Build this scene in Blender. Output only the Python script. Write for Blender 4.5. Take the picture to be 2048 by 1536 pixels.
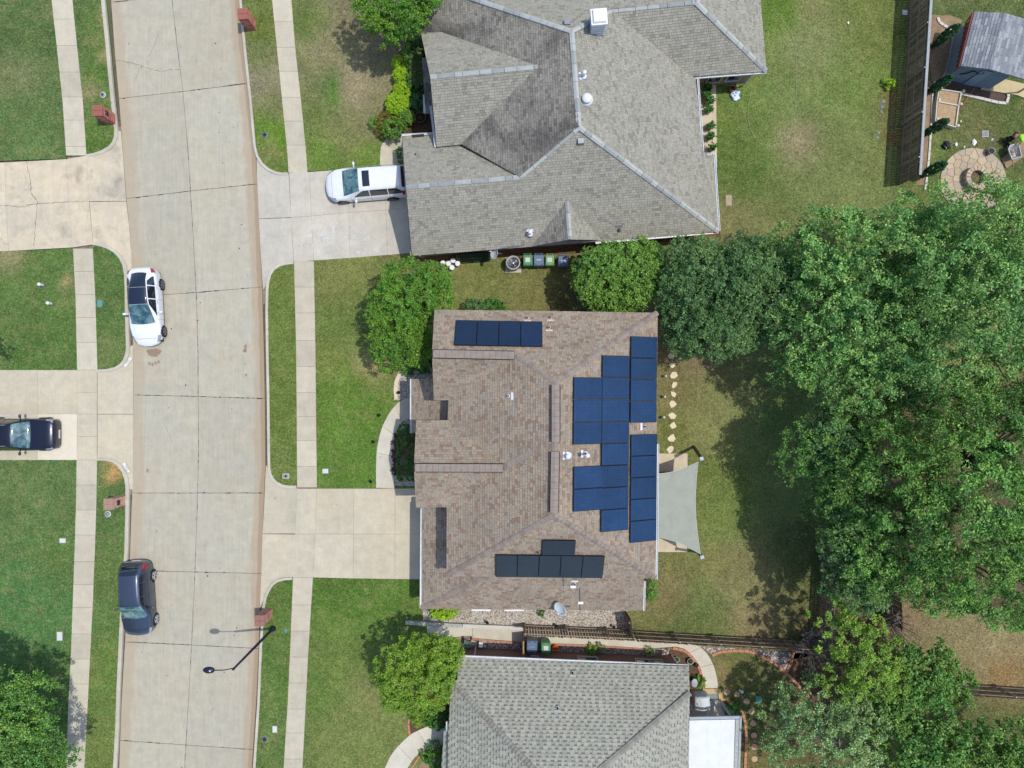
import bpy, bmesh, math, random
import numpy as np
from mathutils import Vector, Matrix
random.seed(7); rng = np.random.default_rng(7)
R = math.radians
for o in list(bpy.data.objects): bpy.data.objects.remove(o)
sc = bpy.context.scene
COL = sc.collection
# ------------------------------------------------ camera, sky, sun, exposure
S = 32.4           # metres to survey units on the ground
H = 43.8           # drone height
cd = bpy.data.cameras.new('camera'); cam = bpy.data.objects.new('camera', cd); COL.objects.link(cam)
cam.location = (0, 0, H); cam.rotation_euler = (0, 0, 0)
cd.sensor_width = 36; cd.lens = 18 * H * S / 1024; cd.clip_end = 2000; cd.clip_start = 0.5
sc.camera = cam
SUN_EL = R(69.5); SUN_AZ = R(5.5)      # azimuth counter-clockwise from +X
w = bpy.data.worlds.new('World'); sc.world = w; w.use_nodes = True
nt = w.node_tree; nt.nodes.clear()
sky = nt.nodes.new('ShaderNodeTexSky'); sky.sky_type = 'NISHITA'; sky.sun_disc = False
sky.sun_elevation = SUN_EL; sky.sun_rotation = R(90) - SUN_AZ
sky.air_density = 1.0; sky.dust_density = 1.2
bg = nt.nodes.new('ShaderNodeBackground'); bg.inputs[1].default_value = 0.15
wo = nt.nodes.new('ShaderNodeOutputWorld')
nt.links.new(sky.outputs[0], bg.inputs[0]); nt.links.new(bg.outputs[0], wo.inputs[0])
sd = bpy.data.lights.new('sun', 'SUN'); sd.energy = 2.4; sd.angle = R(0.55); sd.color = (1.0, 0.96, 0.89)
sun = bpy.data.objects.new('sun', sd); COL.objects.link(sun)
sdir = Vector((math.cos(SUN_AZ) * math.cos(SUN_EL), math.sin(SUN_AZ) * math.cos(SUN_EL), math.sin(SUN_EL)))
sun.rotation_euler = sdir.to_track_quat('Z', 'Y').to_euler()
sc.view_settings.view_transform = 'Standard'; sc.view_settings.look = 'None'
sc.view_settings.exposure = 0.50; sc.view_settings.gamma = 1.0
sc.render.engine = 'CYCLES'

# ------------------------------------------------ helpers
def P(px, py, h=0.0):
    k = (1 - h / H) / S
    return Vector(((px - 1024) * k, -(py - 768) * k, h))
def lin(c):
    c = c / 255.0
    return c / 12.92 if c <= 0.04045 else ((c + 0.055) / 1.055) ** 2.4
F = 1.28
def C(r, g, b, f=None):
    f = f or F
    return (min(.9, lin(r) / f), min(.9, lin(g) / f), min(.9, lin(b) / f), 1)
def props(o, label=None, cat=None, group=None, kind=None):
    if label: o['label'] = label
    if cat: o['category'] = cat
    if group: o['group'] = group
    if kind: o['kind'] = kind
    return o
def thing(name, label, cat, loc=(0, 0, 0), rz=0, group=None):
    o = bpy.data.objects.new(name, None); COL.objects.link(o)
    o.location = loc; o.rotation_euler = (0, 0, rz); o.empty_display_size = .3
    return props(o, label, cat, group)
def root_of(o):
    while o.parent: o = o.parent
    return o
def link(name, me, mat, parent=None, smooth=False, world=True):
    """world=True: the mesh is given in world coordinates and the root is unrotated"""
    o = bpy.data.objects.new(name, me); COL.objects.link(o)
    if mat is not None and not me.materials: me.materials.append(mat)
    if parent is not None:
        o.parent = parent
        if world:
            L = root_of(parent).location
            if L.length > 0: me.transform(Matrix.Translation(-L))
    if smooth: me.polygons.foreach_set('use_smooth', [True] * len(me.polygons))
    return o
def M(verts, faces, name='m'):
    me = bpy.data.meshes.new(name); me.from_pydata([tuple(v) for v in verts], [], faces); me.update(); return me
class MB:
    """collects simple shapes into one mesh"""
    def __init__(s): s.v = []; s.f = []
    def add(s, v, f):
        n = len(s.v); s.v += [tuple(a) for a in v]; s.f += [tuple(i + n for i in a) for a in f]; return s
    def box(s, x0, x1, y0, y1, z0, z1):
        v = [(x0,y0,z0),(x1,y0,z0),(x1,y1,z0),(x0,y1,z0),(x0,y0,z1),(x1,y0,z1),(x1,y1,z1),(x0,y1,z1)]
        return s.add(v, [(3,2,1,0),(4,5,6,7),(0,1,5,4),(1,2,6,5),(2,3,7,6),(3,0,4,7)])
    def cbox(s, c, sx, sy, sz, rz=0, taper=1.0):
        ca, sa = math.cos(rz), math.sin(rz); v = []
        for z, t in ((0, 1), (sz, taper)):
            for a, b in ((-1,-1),(1,-1),(1,1),(-1,1)):
                x, y = a * sx / 2 * t, b * sy / 2 * t
                v.append((c[0] + x*ca - y*sa, c[1] + x*sa + y*ca, c[2] + z))
        return s.add(v, [(3,2,1,0),(4,5,6,7),(0,1,5,4),(1,2,6,5),(2,3,7,6),(3,0,4,7)])
    def tube(s, pts, rad, n=8, cap=True):
        pts = [Vector(p) for p in pts]
        if not hasattr(rad, '__len__'): rad = [rad] * len(pts)
        v = []; f = []
        for i, p in enumerate(pts):
            d = (pts[min(i+1, len(pts)-1)] - pts[max(i-1, 0)]).normalized()
            a = d.orthogonal().normalized() if i == 0 else (a - d * a.dot(d)).normalized()
            b = d.cross(a)
            for k in range(n):
                t = 2 * math.pi * k / n
                v.append(p + (a * math.cos(t) + b * math.sin(t)) * rad[i])
        for i in range(len(pts) - 1):
            for k in range(n):
                k2 = (k + 1) % n
                f.append((i*n+k, i*n+k2, (i+1)*n+k2, (i+1)*n+k))
        if cap: f.append(tuple(reversed(range(n)))); f.append(tuple(range((len(pts)-1)*n, len(pts)*n)))
        return s.add(v, f)
    def beam(s, a, b, w_, h_):
        a = Vector(a); b = Vector(b); d = (b - a).normalized()
        up = Vector((0, 0, 1))
        if abs(d.z) > .95: up = Vector((0, 1, 0))
        x = d.cross(up).normalized() * w_ / 2; y = x.cross(d).normalized() * h_ / 2
        v = [a-x-y, a+x-y, a+x+y, a-x+y, b-x-y, b+x-y, b+x+y, b-x+y]
        return s.add(v, [(3,2,1,0),(4,5,6,7),(0,1,5,4),(1,2,6,5),(2,3,7,6),(3,0,4,7)])
    def lathe(s, c, prof, n=20, sx=1, sy=1, cap=True):
        v = []; f = []
        for r, z in prof:
            for k in range(n):
                t = 2*math.pi*k/n; v.append((c[0]+r*math.cos(t)*sx, c[1]+r*math.sin(t)*sy, c[2]+z))
        for i in range(len(prof)-1):
            for k in range(n):
                k2 = (k+1) % n; f.append((i*n+k, i*n+k2, (i+1)*n+k2, (i+1)*n+k))
        if cap: f.append(tuple(reversed(range(n)))); f.append(tuple(range((len(prof)-1)*n, len(prof)*n)))
        return s.add(v, f)
    def prism(s, poly, z0, z1):
        n = len(poly)
        v = [(p[0], p[1], z0) for p in poly] + [(p[0], p[1], z1) for p in poly]
        a = sum(poly[i][0]*poly[(i+1)%n][1]-poly[(i+1)%n][0]*poly[i][1] for i in range(n))
        f = [tuple(range(n, 2*n)), tuple(reversed(range(n)))] + [(i, (i+1)%n, n+(i+1)%n, n+i) for i in range(n)]
        if a < 0: f = [tuple(reversed(q)) for q in f]
        return s.add(v, f)
    def mesh(s): return M(s.v, s.f)
    def obj(s, name, mat, parent=None, smooth=False, world=True, bevel=0):
        me = s.mesh()
        if bevel:
            bm = bmesh.new(); bm.from_mesh(me)
            bmesh.ops.bevel(bm, geom=list(bm.edges), offset=bevel, segments=2, affect='EDGES', clamp_overlap=True)
            bm.to_mesh(me); bm.free()
        return link(name, me, mat, parent, smooth, world)
def interp(tab, y):
    ys = [t[0] for t in tab]
    return [float(np.interp(y, ys, [t[i] for t in tab])) for i in range(1, len(tab[0]))]
def dup(root, loc, rz, label, group=None):
    r = root.copy(); COL.objects.link(r); r.location = loc; r.rotation_euler = (0, 0, rz); r['label'] = label
    if group: r['group'] = group
    for ch in list(root.children):
        c = ch.copy(); COL.objects.link(c); c.parent = r
        for g in ch.children:
            d = g.copy(); COL.objects.link(d); d.parent = c
    return r

# ------------------------------------------------ materials
class NT:
    def __init__(s, name):
        s.m = bpy.data.materials.new(name); s.m.use_nodes = True; s.t = s.m.node_tree
        s.b = s.t.nodes['Principled BSDF']; s.out = s.t.nodes['Material Output']
    def n(s, typ, **kw):
        nd = s.t.nodes.new(typ)
        for k, v in kw.items():
            if k.startswith('i_'): nd.inputs[k[2:].replace('_', ' ')].default_value = v
            else: setattr(nd, k, v)
        return nd
    def l(s, a, b): s.t.links.new(a, b)
    def pos(s, scale=(1, 1, 1)):
        g = s.n('ShaderNodeNewGeometry'); mp = s.n('ShaderNodeMapping'); mp.inputs['Scale'].default_value = scale
        s.l(g.outputs['Position'], mp.inputs[0]); return mp.outputs[0]
    def noise(s, scale, detail=3, vec=None, rough=.55, dist=0):
        nd = s.n('ShaderNodeTexNoise'); nd.inputs['Scale'].default_value = scale; nd.inputs['Detail'].default_value = detail
        nd.inputs['Roughness'].default_value = rough; nd.inputs['Distortion'].default_value = dist
        s.l(vec if vec is not None else s.pos(), nd.inputs['Vector']); return nd.outputs['Fac']
    def ramp(s, fac, stops, interp='LINEAR'):
        r = s.n('ShaderNodeValToRGB'); r.color_ramp.interpolation = interp
        while len(r.color_ramp.elements) < len(stops): r.color_ramp.elements.new(.5)
        for e, (p, c) in zip(r.color_ramp.elements, stops):
            e.position = p; e.color = c if hasattr(c, '__len__') else (c, c, c, 1)
        s.l(fac, r.inputs[0]); return r.outputs[0]
    def mix(s, a, b, fac, mode='MIX'):
        m = s.n('ShaderNodeMix', data_type='RGBA', blend_type=mode)
        for i, x in ((6, a), (7, b)):
            if hasattr(x, 'is_output'): s.l(x, m.inputs[i])
            else: m.inputs[i].default_value = x
        if hasattr(fac, 'is_output'): s.l(fac, m.inputs[0])
        else: m.inputs[0].default_value = fac
        return m.outputs[2]
    def math(s, op, a, b=0.0):
        m = s.n('ShaderNodeMath', operation=op)
        for i, x in ((0, a), (1, b)):
            if hasattr(x, 'is_output'): s.l(x, m.inputs[i])
            else: m.inputs[i].default_value = x
        return m.outputs[0]
    def bump(s, h, strength=.4, dist=.02):
        b = s.n('ShaderNodeBump'); b.inputs['Strength'].default_value = strength; b.inputs['Distance'].default_value = dist
        s.l(h, b.inputs['Height']); s.l(b.outputs[0], s.b.inputs['Normal'])
    def fin(s, col=None, rough=.8, metal=0, spec=.3, coat=0):
        if col is not None:
            if hasattr(col, 'is_output'): s.l(col, s.b.inputs['Base Color'])
            else: s.b.inputs['Base Color'].default_value = col
        s.b.inputs['Roughness'].default_value = rough; s.b.inputs['Metallic'].default_value = metal
        s.b.inputs['Specular IOR Level'].default_value = spec; s.b.inputs['Coat Weight'].default_value = coat
        s.b.inputs['Coat Roughness'].default_value = .05
        return s.m
def g4(v): return (v, v, v, 1)
def mk(name, col, rough=.7, var=.12, scale=6, metal=0, spec=.3, bump=0, coat=0, fine=0):
    t = NT(name)
    f = t.noise(scale, 4)
    k = t.ramp(f, [(.3, g4(1 - var)), (.7, g4(1 + var))])
    c = t.mix(col, k, 1.0, 'MULTIPLY')
    if fine:
        k2 = t.ramp(t.noise(scale * 9, 2), [(.35, g4(1 - fine)), (.65, g4(1 + fine))]); c = t.mix(c, k2, 1.0, 'MULTIPLY')
    if bump: t.bump(t.noise(scale * 5, 3), .5, bump)
    return t.fin(c, rough, metal, spec, coat)
def concrete(name, col, warm, stain=.0, road=False, obj_var=.1, grain=.05, dark=C(120, 115, 105)):
    t = NT(name)
    c = t.mix(col, warm, t.ramp(t.noise(.35, 4), [(.35, 0.0), (.7, 1.0)]))
    oi = t.n('ShaderNodeObjectInfo')
    c = t.mix(c, t.ramp(oi.outputs['Random'], [(0, g4(1 - obj_var)), (1, g4(1 + obj_var * .6))]), 1.0, 'MULTIPLY')
    c = t.mix(c, t.ramp(t.noise(1.6, 7, rough=.7), [(.25, g4(.84)), (.75, g4(1.12))]), 1.0, 'MULTIPLY')
    c = t.mix(c, t.ramp(t.noise(14, 2), [(.3, g4(1 - grain)), (.7, g4(1 + grain))]), 1.0, 'MULTIPLY')
    c = t.mix(c, t.ramp(t.noise(38, 2), [(.3, g4(1 - grain)), (.7, g4(1 + grain))]), 1.0, 'MULTIPLY')
    # worn lanes and brushed streaks that run with the street
    st = t.noise(3.0, 4, t.pos((3.2, .12, 1)))
    c = t.mix(c, t.ramp(st, [(.3, g4(.93 if road else .97)), (.7, g4(1.05 if road else 1.02))]), 1.0, 'MULTIPLY')
    if stain:
        s2 = t.ramp(t.noise(.8, 5, rough=.6, dist=.6), [(.52, 0.0), (.72, stain)])
        c = t.mix(c, dark, s2)
    sp = t.ramp(t.noise(5.5, 1), [(.74, 0.0), (.77, .6)])
    c = t.mix(c, dark, t.math('MULTIPLY', sp, t.ramp(t.noise(.5, 2), [(.5, 0.0), (.6, 1.0)])))
    if road:
        uv = t.n('ShaderNodeUVMap'); sx = t.n('ShaderNodeSeparateXYZ'); t.l(uv.outputs[0], sx.inputs[0])
        nz = t.math('MULTIPLY', t.noise(.9, 6, t.pos((1.6, .5, 1)), .65), .13)
        d = t.math('SUBTRACT', sx.outputs[0], nz)
        c = t.mix(C(178, 162, 136), c, t.ramp(d, [(-.07, .40), (.03, 1.0)]))
        d2 = t.math('ADD', t.math('SUBTRACT', sx.outputs[1], .012), t.math('MULTIPLY', t.noise(1.3, 4, t.pos((1, .5, 1))), -.035))
        c = t.mix(C(140, 116, 88), c, t.ramp(d2, [(-.004, .35), (.006, 1.0)]))
        d3 = t.math('SUBTRACT', sx.outputs[1], nz)
        c = t.mix(C(172, 150, 122), c, t.ramp(d3, [(-.07, .5), (.03, 1.0)]))
    t.bump(t.noise(30, 2), .25, .01)
    return t.fin(c, .85, 0, .25)
def shingle(name, stops, patch=.1, stain=0.0, stain_col=g4(.02)):
    t = NT(name); g = t.n('ShaderNodeNewGeometry')
    c = t.ramp(g.outputs['Random Per Island'], stops, 'CONSTANT')
    c = t.mix(c, t.ramp(t.noise(.7, 3), [(.3, g4(1 - patch)), (.7, g4(1 + patch))]), 1.0, 'MULTIPLY')
    c = t.mix(c, t.ramp(t.noise(45, 2), [(.3, g4(.86)), (.7, g4(1.14))]), 1.0, 'MULTIPLY')
    if stain:
        c = t.mix(c, stain_col, t.ramp(t.noise(.33, 4, rough=.6), [(.47, 0.0), (.68, stain)]))
    t.bump(t.noise(60, 2), .4, .01)
    return t.fin(c, .92, 0, .15)
def leafmat(name, stops, transl=.13):
    t = NT(name); g = t.n('ShaderNodeNewGeometry')
    c = t.ramp(g.outputs['Random Per Island'], stops)
    a = t.n('ShaderNodeVertexColor'); a.layer_name = 'Col'
    c = t.mix(c, a.outputs[0], 1.0, 'MULTIPLY')
    t.fin(c, .5, 0, .35)
    tr = t.n('ShaderNodeBsdfTranslucent'); t.l(t.mix(c, (1.0, 1.08, .55, 1), 1.0, 'MULTIPLY'), tr.inputs[0])
    mx = t.n('ShaderNodeMixShader'); mx.inputs[0].default_value = transl
    t.l(t.b.outputs[0], mx.inputs[1]); t.l(tr.outputs[0], mx.inputs[2]); t.l(mx.outputs[0], t.out.inputs[0])
    return t.m
def glass(name, col, rough=.05):
    t = NT(name); return t.fin(col, rough, 0, .6, 1.0)
def paint(name, col, metal=0.0, rough=.3):
    t = NT(name); c = t.mix(col, t.ramp(t.noise(3, 4), [(.3, g4(.95)), (.7, g4(1.04))]), 1.0, 'MULTIPLY')
    return t.fin(c, rough, metal, .5, .8)
def brickmat(name, c1, c2, mortar, scale=1.0):
    t = NT(name); g = t.n('ShaderNodeNewGeometry'); s = t.n('ShaderNodeSeparateXYZ'); t.l(g.outputs['Position'], s.inputs[0])
    cb = t.n('ShaderNodeCombineXYZ'); t.l(t.math('ADD', s.outputs[0], s.outputs[1]), cb.inputs[0]); t.l(s.outputs[2], cb.inputs[1])
    b = t.n('ShaderNodeTexBrick'); t.l(cb.outputs[0], b.inputs['Vector'])
    b.inputs['Color1'].default_value = c1; b.inputs['Color2'].default_value = c2; b.inputs['Mortar'].default_value = mortar
    b.inputs['Scale'].default_value = scale; b.inputs['Brick Width'].default_value = .22; b.inputs['Row Height'].default_value = .075
    b.inputs['Mortar Size'].default_value = .01
    t.bump(b.outputs['Fac'], -.3, .01)
    return t.fin(b.outputs['Color'], .9, 0, .2)

m_road = concrete('road_concrete', C(184, 179, 162), C(187, 178, 156), road=True, obj_var=.05, stain=.12)
m_walk = concrete('pavement_concrete', C(200, 191, 169), C(198, 190, 168), obj_var=.11, stain=.08)
m_drive = concrete('driveway_concrete', C(198, 190, 168), C(206, 194, 168), obj_var=.05, stain=.10)
m_drive_old = concrete('worn_driveway_concrete', C(216, 200, 172), C(200, 190, 168), obj_var=.08, stain=.75, dark=C(150, 145, 132))
m_drive_grey = concrete('grey_driveway_concrete', C(196, 190, 176), C(208, 200, 184), obj_var=.06, stain=.22)
m_kerb = concrete('kerb_concrete', C(204, 198, 184), C(190, 182, 166), obj_var=.02, stain=.25)
m_joint = mk('joint_sealant', C(104, 94, 80), .9, .3, 3)
m_black = mk('black_sealant', C(66, 64, 60), .7, .3, 3)
m_ground = mk('distant_ground', C(95, 112, 62), .95, .3, .2)
m_gravel = None
m_mulch = mk('bark_mulch', C(98, 76, 58), .95, .35, 9, bump=.04, fine=.4)
m_dirt = mk('bare_dirt', C(150, 128, 100), .95, .2, 3, bump=.02, fine=.15)
m_white = mk('white_painted_metal', C(232, 234, 236), .45, .05, 4, spec=.4)
m_trim = mk('pale_trim', C(205, 200, 190), .6, .08, 4)
m_fascia = mk('brown_fascia', C(120, 104, 92), .7, .1, 4)
m_fascia_g = mk('grey_fascia', C(150, 148, 142), .7, .1, 4)
m_dark = mk('dark_plastic', C(30, 32, 35), .5, .2, 4)
m_metal = mk('dull_grey_metal', C(150, 156, 162), .4, .1, 5, metal=.6)
m_pipe = mk('lead_pipe_brown', C(96, 62, 52), .6, .1, 5)
m_bark = mk('tree_bark', C(110, 96, 80), .95, .3, 6, bump=.03)
m_bark_pale = mk('pale_bare_bark', C(150, 142, 132), .95, .2, 6, bump=.02)
m_brick_red = brickmat('red_brick_wall', C(150, 96, 78), C(122, 78, 66), C(170, 160, 146))
m_brick_tan = brickmat('tan_brick_wall', C(176, 148, 126), C(150, 122, 104), C(185, 175, 160))
m_winglass = glass('window_glass', C(26, 40, 60))
m_winframe = mk('window_frame_paint', C(188, 182, 172), .5, .05, 3)
# ------------------------------------------------ street layout (survey points)
ROADL = [(-260,206),(0,222),(100,229),(200,238),(265,243),(310,246),(400,253),(450,258),(500,262),(600,263),(700,266),(800,267),(960,266),(1009,263),(1100,260),(1200,255),(1297,249),(1400,243),(1536,238),(1800,226)]
ROADR = [(-260,452),(0,478),(100,489),(200,500),(290,510),(350,514),(400,517),(450,519),(500,521),(560,524),(700,528),(800,530),(930,531),(1000,528),(1100,524),(1160,522),(1294,518),(1399,513),(1536,504),(1800,488)]
ROADC = [(-260,318),(0,344),(90,354),(185,366),(300,376),(500,388),(600,393),(700,396),(900,397),(1000,395),(1140,390),(1290,383),(1400,377),(1536,369),(1800,352)]
SWLL = [(-260,74),(0,103),(100,114),(203,125),(310,132),(500,146),(600,151),(740,154),(920,153),(1000,152),(1100,149),(1200,145.5),(1300,142),(1400,137),(1536,132),(1800,118)]
SWLR = [(-260,115),(0,145),(100,155),(203,166),(310,173),(500,186),(600,191),(740,195),(920,194),(1000,193),(1100,190),(1200,186),(1300,181),(1400,176),(1536,169),(1800,155)]
SWRL = [(-260,512),(0,544),(100,554),(200,564),(300,574),(347,577),(524,588),(700,592),(800,593),(975,594),(1154,586),(1300,580),(1400,575.5),(1536,567),(1800,549)]
SWRR = [(-260,551),(0,583),(100,591),(200,602),(300,612),(347,615),(524,628),(700,631),(800,632),(975,634),(1154,626),(1300,617),(1400,612),(1536,605),(1800,587)]
def fx(tab): return lambda y: interp(tab, y)[0]
rl, rr, rc = fx(ROADL), fx(ROADR), fx(ROADC)
wll, wlr, wrl, wrr = fx(SWLL), fx(SWLR), fx(SWRL), fx(SWRR)
ZL = 0.13   # lawn and pavement level above the road

# ground sheet to the horizon
g = MB(); g.add([(-900,-900,-.22),(900,-900,-.22),(900,900,-.22),(-900,900,-.22)], [(0,1,2,3)])
props(g.obj('ground', m_ground), kind='structure')

# road: bed + one object per poured slab
def grid_slab(name, fL, fR, y0L, y0R, y1L, y1R, mat, parent, ztop, thick=.16, gap=.018, ny=5, nx=4, uvfun=None):
    rows = []
    for j in range(ny + 1):
        a = j / ny; row = []
        for i in range(nx + 1):
            b = i / nx
            y = (y0L*(1-a)+y1L*a)*(1-b) + (y0R*(1-a)+y1R*a)*b
            x = fL(y)*(1-b) + fR(y)*b
            row.append((P(x, y, ztop(x, y) if callable(ztop) else ztop), x, y))
        rows.append(row)
    # inset borders by the joint gap
    def pull(p, q): d = (q - p); d.z = 0; return p + d.normalized() * gap if d.length > gap * 2.2 else p
    V = [[r[0].copy() for r in row] for row in rows]
    for j in range(ny+1):
        V[j][0] = pull(V[j][0], V[j][1]); V[j][nx] = pull(V[j][nx], V[j][nx-1])
    for i in range(nx+1):
        V[0][i] = pull(V[0][i], V[1][i]); V[ny][i] = pull(V[ny][i], V[ny-1][i])
    vs = [v for row in V for v in row]; idx = lambda j, i: j*(nx+1)+i
    fs = [(idx(j,i), idx(j+1,i), idx(j+1,i+1), idx(j,i+1)) for j in range(ny) for i in range(nx)]
    ring = [idx(0,i) for i in range(nx+1)] + [idx(j,nx) for j in range(1,ny+1)] + [idx(ny,i) for i in range(nx-1,-1,-1)] + [idx(j,0) for j in range(ny-1,0,-1)]
    n0 = len(vs); vs += [vs[k] - Vector((0,0,thick)) for k in ring]; m = len(ring)
    for k in range(m):
        k2 = (k+1) % m; fs.append((ring[k], ring[k2], n0+k2, n0+k))
    me = M(vs, fs)
    if uvfun:
        uv = me.uv_layers.new(name='UVMap'); flat = [(x, y) for row in rows for (_, x, y) in row]
        for lp in me.loops:
            vi = lp.vertex_index
            x, y = flat[vi] if vi < n0 else flat[ring[vi - n0]]
            uv.data[lp.index].uv = uvfun(x, y)
    return link(name, me, mat, parent)
def strip_mesh(fL, fR, ys, z):
    v = []; f = []
    for i, y in enumerate(ys):
        v += [P(fL(y), y, z), P(fR(y), y, z)]
        if i: f.append((2*i-2, 2*i, 2*i+1, 2*i-1))
    return M(v, f)
ys = list(range(-260, 1801, 20))
road = props(link('road', strip_mesh(lambda y: rl(y)-4, lambda y: rr(y)+4, ys, -.10), m_joint), kind='structure')
J = [(-190,-205,-220),(4,-8,-24),(197,183,167),(397,382,368),(594,585,574),(790,793,797),(986,986,986),(1141,1144,1147),(1284,1290,1297),(1481,1490,1499),(1680,1690,1700)]
uvr = lambda x, y: ((x - rl(y)) / 260, (rr(y) - x) / 260)
for a, b in zip(J[:-1], J[1:]):
    grid_slab('concrete_slab', rl, rc, a[0], a[1], b[0], b[1], m_road, road, 0.0, uvfun=uvr, ny=6, nx=5, gap=.012)
    grid_slab('concrete_slab', rc, rr, a[1], a[2], b[1], b[2], m_road, road, 0.0, uvfun=uvr, ny=6, nx=5, gap=.012)
# sealed joints and cracks: thin bitumen lines, broken up as on the street
def crack(name, pts, wid, mat, parent, z, breaks=0.0, jitter=1.0, step=5, seed=0):
    rs = random.Random(seed); v = []; f = []; path = []
    for (x0,y0),(x1,y1) in zip(pts[:-1], pts[1:]):
        L = math.hypot(x1-x0, y1-y0); n = max(1, int(L/step))
        for i in range(n): path.append((x0+(x1-x0)*i/n, y0+(y1-y0)*i/n))
    path.append(pts[-1]); on = True; last = None
    for i, (x, y) in enumerate(path):
        x += rs.uniform(-1,1)*jitter; y += rs.uniform(-1,1)*jitter
        if rs.random() < breaks: on = not on
        p = P(x, y, z)
        if last is not None and on:
            d = (p-last).normalized(); s = Vector((-d.y, d.x, 0)); wv = wid*rs.uniform(.5,1.5)/2
            n = len(v); v += [last-s*wv, last+s*wv, p+s*wv, p-s*wv]; f.append((n+3,n+2,n+1,n))
        last = p
    if f: return link(name, M(v, f), mat, parent)
for k, (a, b, c) in enumerate(J[1:-1]):
    crack('joint_seal', [(rl(a)+8,a),(rc(b),b)], .035, m_black, road, .005, [.3,.1,.5,.1,.3,.3,.05,.02,.3][k], .4, 5, k)
    crack('joint_seal', [(rc(b),b),(rr(c)-6,c)], .05 if k in (1,3,4,5,6) else .03, m_black, road, .005, .35 if k != 8 else .2, .4, 5, k+40)
crack('joint_seal', [(rc(y), y) for y in range(0, 1540, 40)], .028, m_black, road, .005, .3, .35, 6, 99)
crack('crack', [(228,119),(270,128),(318,143),(345,139),(359,139)], .02, m_joint, road, .005, 0, 1.2, 4, 5)
crack('crack', [(318,60),(308,95),(284,130),(270,158)], .012, m_joint, road, .005, .1, 1.5, 5, 6)
crack('crack', [(362,300),(395,480)], .008, m_joint, road, .005, .2, 1.0, 5, 8)
m_djoint_ = mk('hairline_crack_tone', C(140,134,120), .9, .2, 3)
# damp patch and drips by the white hatchback
m_damp = mk('damp_concrete', C(150, 130, 108), .6, .1, 5)
def blot(name, cx, cy, rx, ry, z, mat, parent, seed, n=22, rough=.28):
    rs = random.Random(seed); v = []
    ph = [rs.uniform(0, 6.28) for _ in range(4)]
    for k in range(n):
        t = 2*math.pi*k/n; q = 1 + rough*(math.sin(2*t+ph[0])*.4+math.sin(3*t+ph[1])*.4+math.sin(5*t+ph[2])*.35+math.sin(8*t+ph[3])*.2)
        v.append(P(cx+rx*q*math.cos(t), cy-ry*q*math.sin(t), z))
    return link(name, M(v, [tuple(range(n))]), mat, parent)
blot('damp_patch', 308, 705, 13, 9, .006, m_damp, road, 8, rough=.26)
for i, (x, y) in enumerate([(299,727),(305,729),(311,726),(317,724)]): blot('damp_spot', x, y, 2.2, 3.6, .006, m_damp, road, 10+i)
for i, (x, y, r_) in enumerate([(491,693,3),(490,701,3.5),(492,750,2),(490,727,1.3),(295,941,2.6),(415,1152,1.6)]): blot('oil_spot', x, y, r_, r_*1.3, .006, m_joint if i == 5 else m_damp, road, 20+i)

rq = random.Random(77)
for i in range(46):
    y = rq.uniform(0, 1536); x = rl(y)+rq.uniform(25, 235); r_ = rq.uniform(.5, 1.3); blot('oil_spot', x, y, r_, r_*rq.uniform(.8, 1.8), .006, rq.choice((m_damp, m_joint, m_black)), road, 200+i, 7)
for k, pts in enumerate(([(300,40),(292,110),(306,170)],[(430,230),(448,268),(470,300),(486,330)],[(418,40),(430,120),(424,180)],[(288,430),(300,500),(296,560)],[(440,600),(452,650),(446,740)],[(330,850),(352,900),(344,960)],[(300,1190),(340,1230),(352,1280)],[(430,1330),(420,1400),(440,1470)])): crack('hairline_crack', pts, .012, m_djoint_, road, .005, .25, 1.6, 5, 300+k)
# pavements
def walk(fL, fR, y0, y1, label, n_step, seed, mat=m_walk, special=()):
    ys_ = list(range(int(y0), int(y1)+1, 20))
    if ys_[-1] != y1: ys_.append(y1)
    base = props(link('sidewalk', strip_mesh(fL, fR, ys_, .04), m_joint), label, None, None, 'structure')
    y = y0; rs = random.Random(seed)
    while y < y1 - 8:
        e = min(y1, y + n_step * rs.choice((.92, 1.0, 1.0, 1.06)))
        if y1 - e < 14: e = y1
        o = grid_slab('concrete_slab', fL, fR, y, y, e, e, mat, base, ZL, .1, .0065, 3, 2)
        y = e
    return base
for a, b, s in ((-260,311,1),(497,740,2),(920,1800,3)): walk(wll, wlr, a, b, None, 50, s)
for a, b, s in ((-260,345,4),(522,975,5),(1155,1800,6)): walk(wrl, wrr, a, b, None, 52, s+3)

m_djoint = mk('driveway_joint', C(140,130,112), .9, .3, 3)
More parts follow.
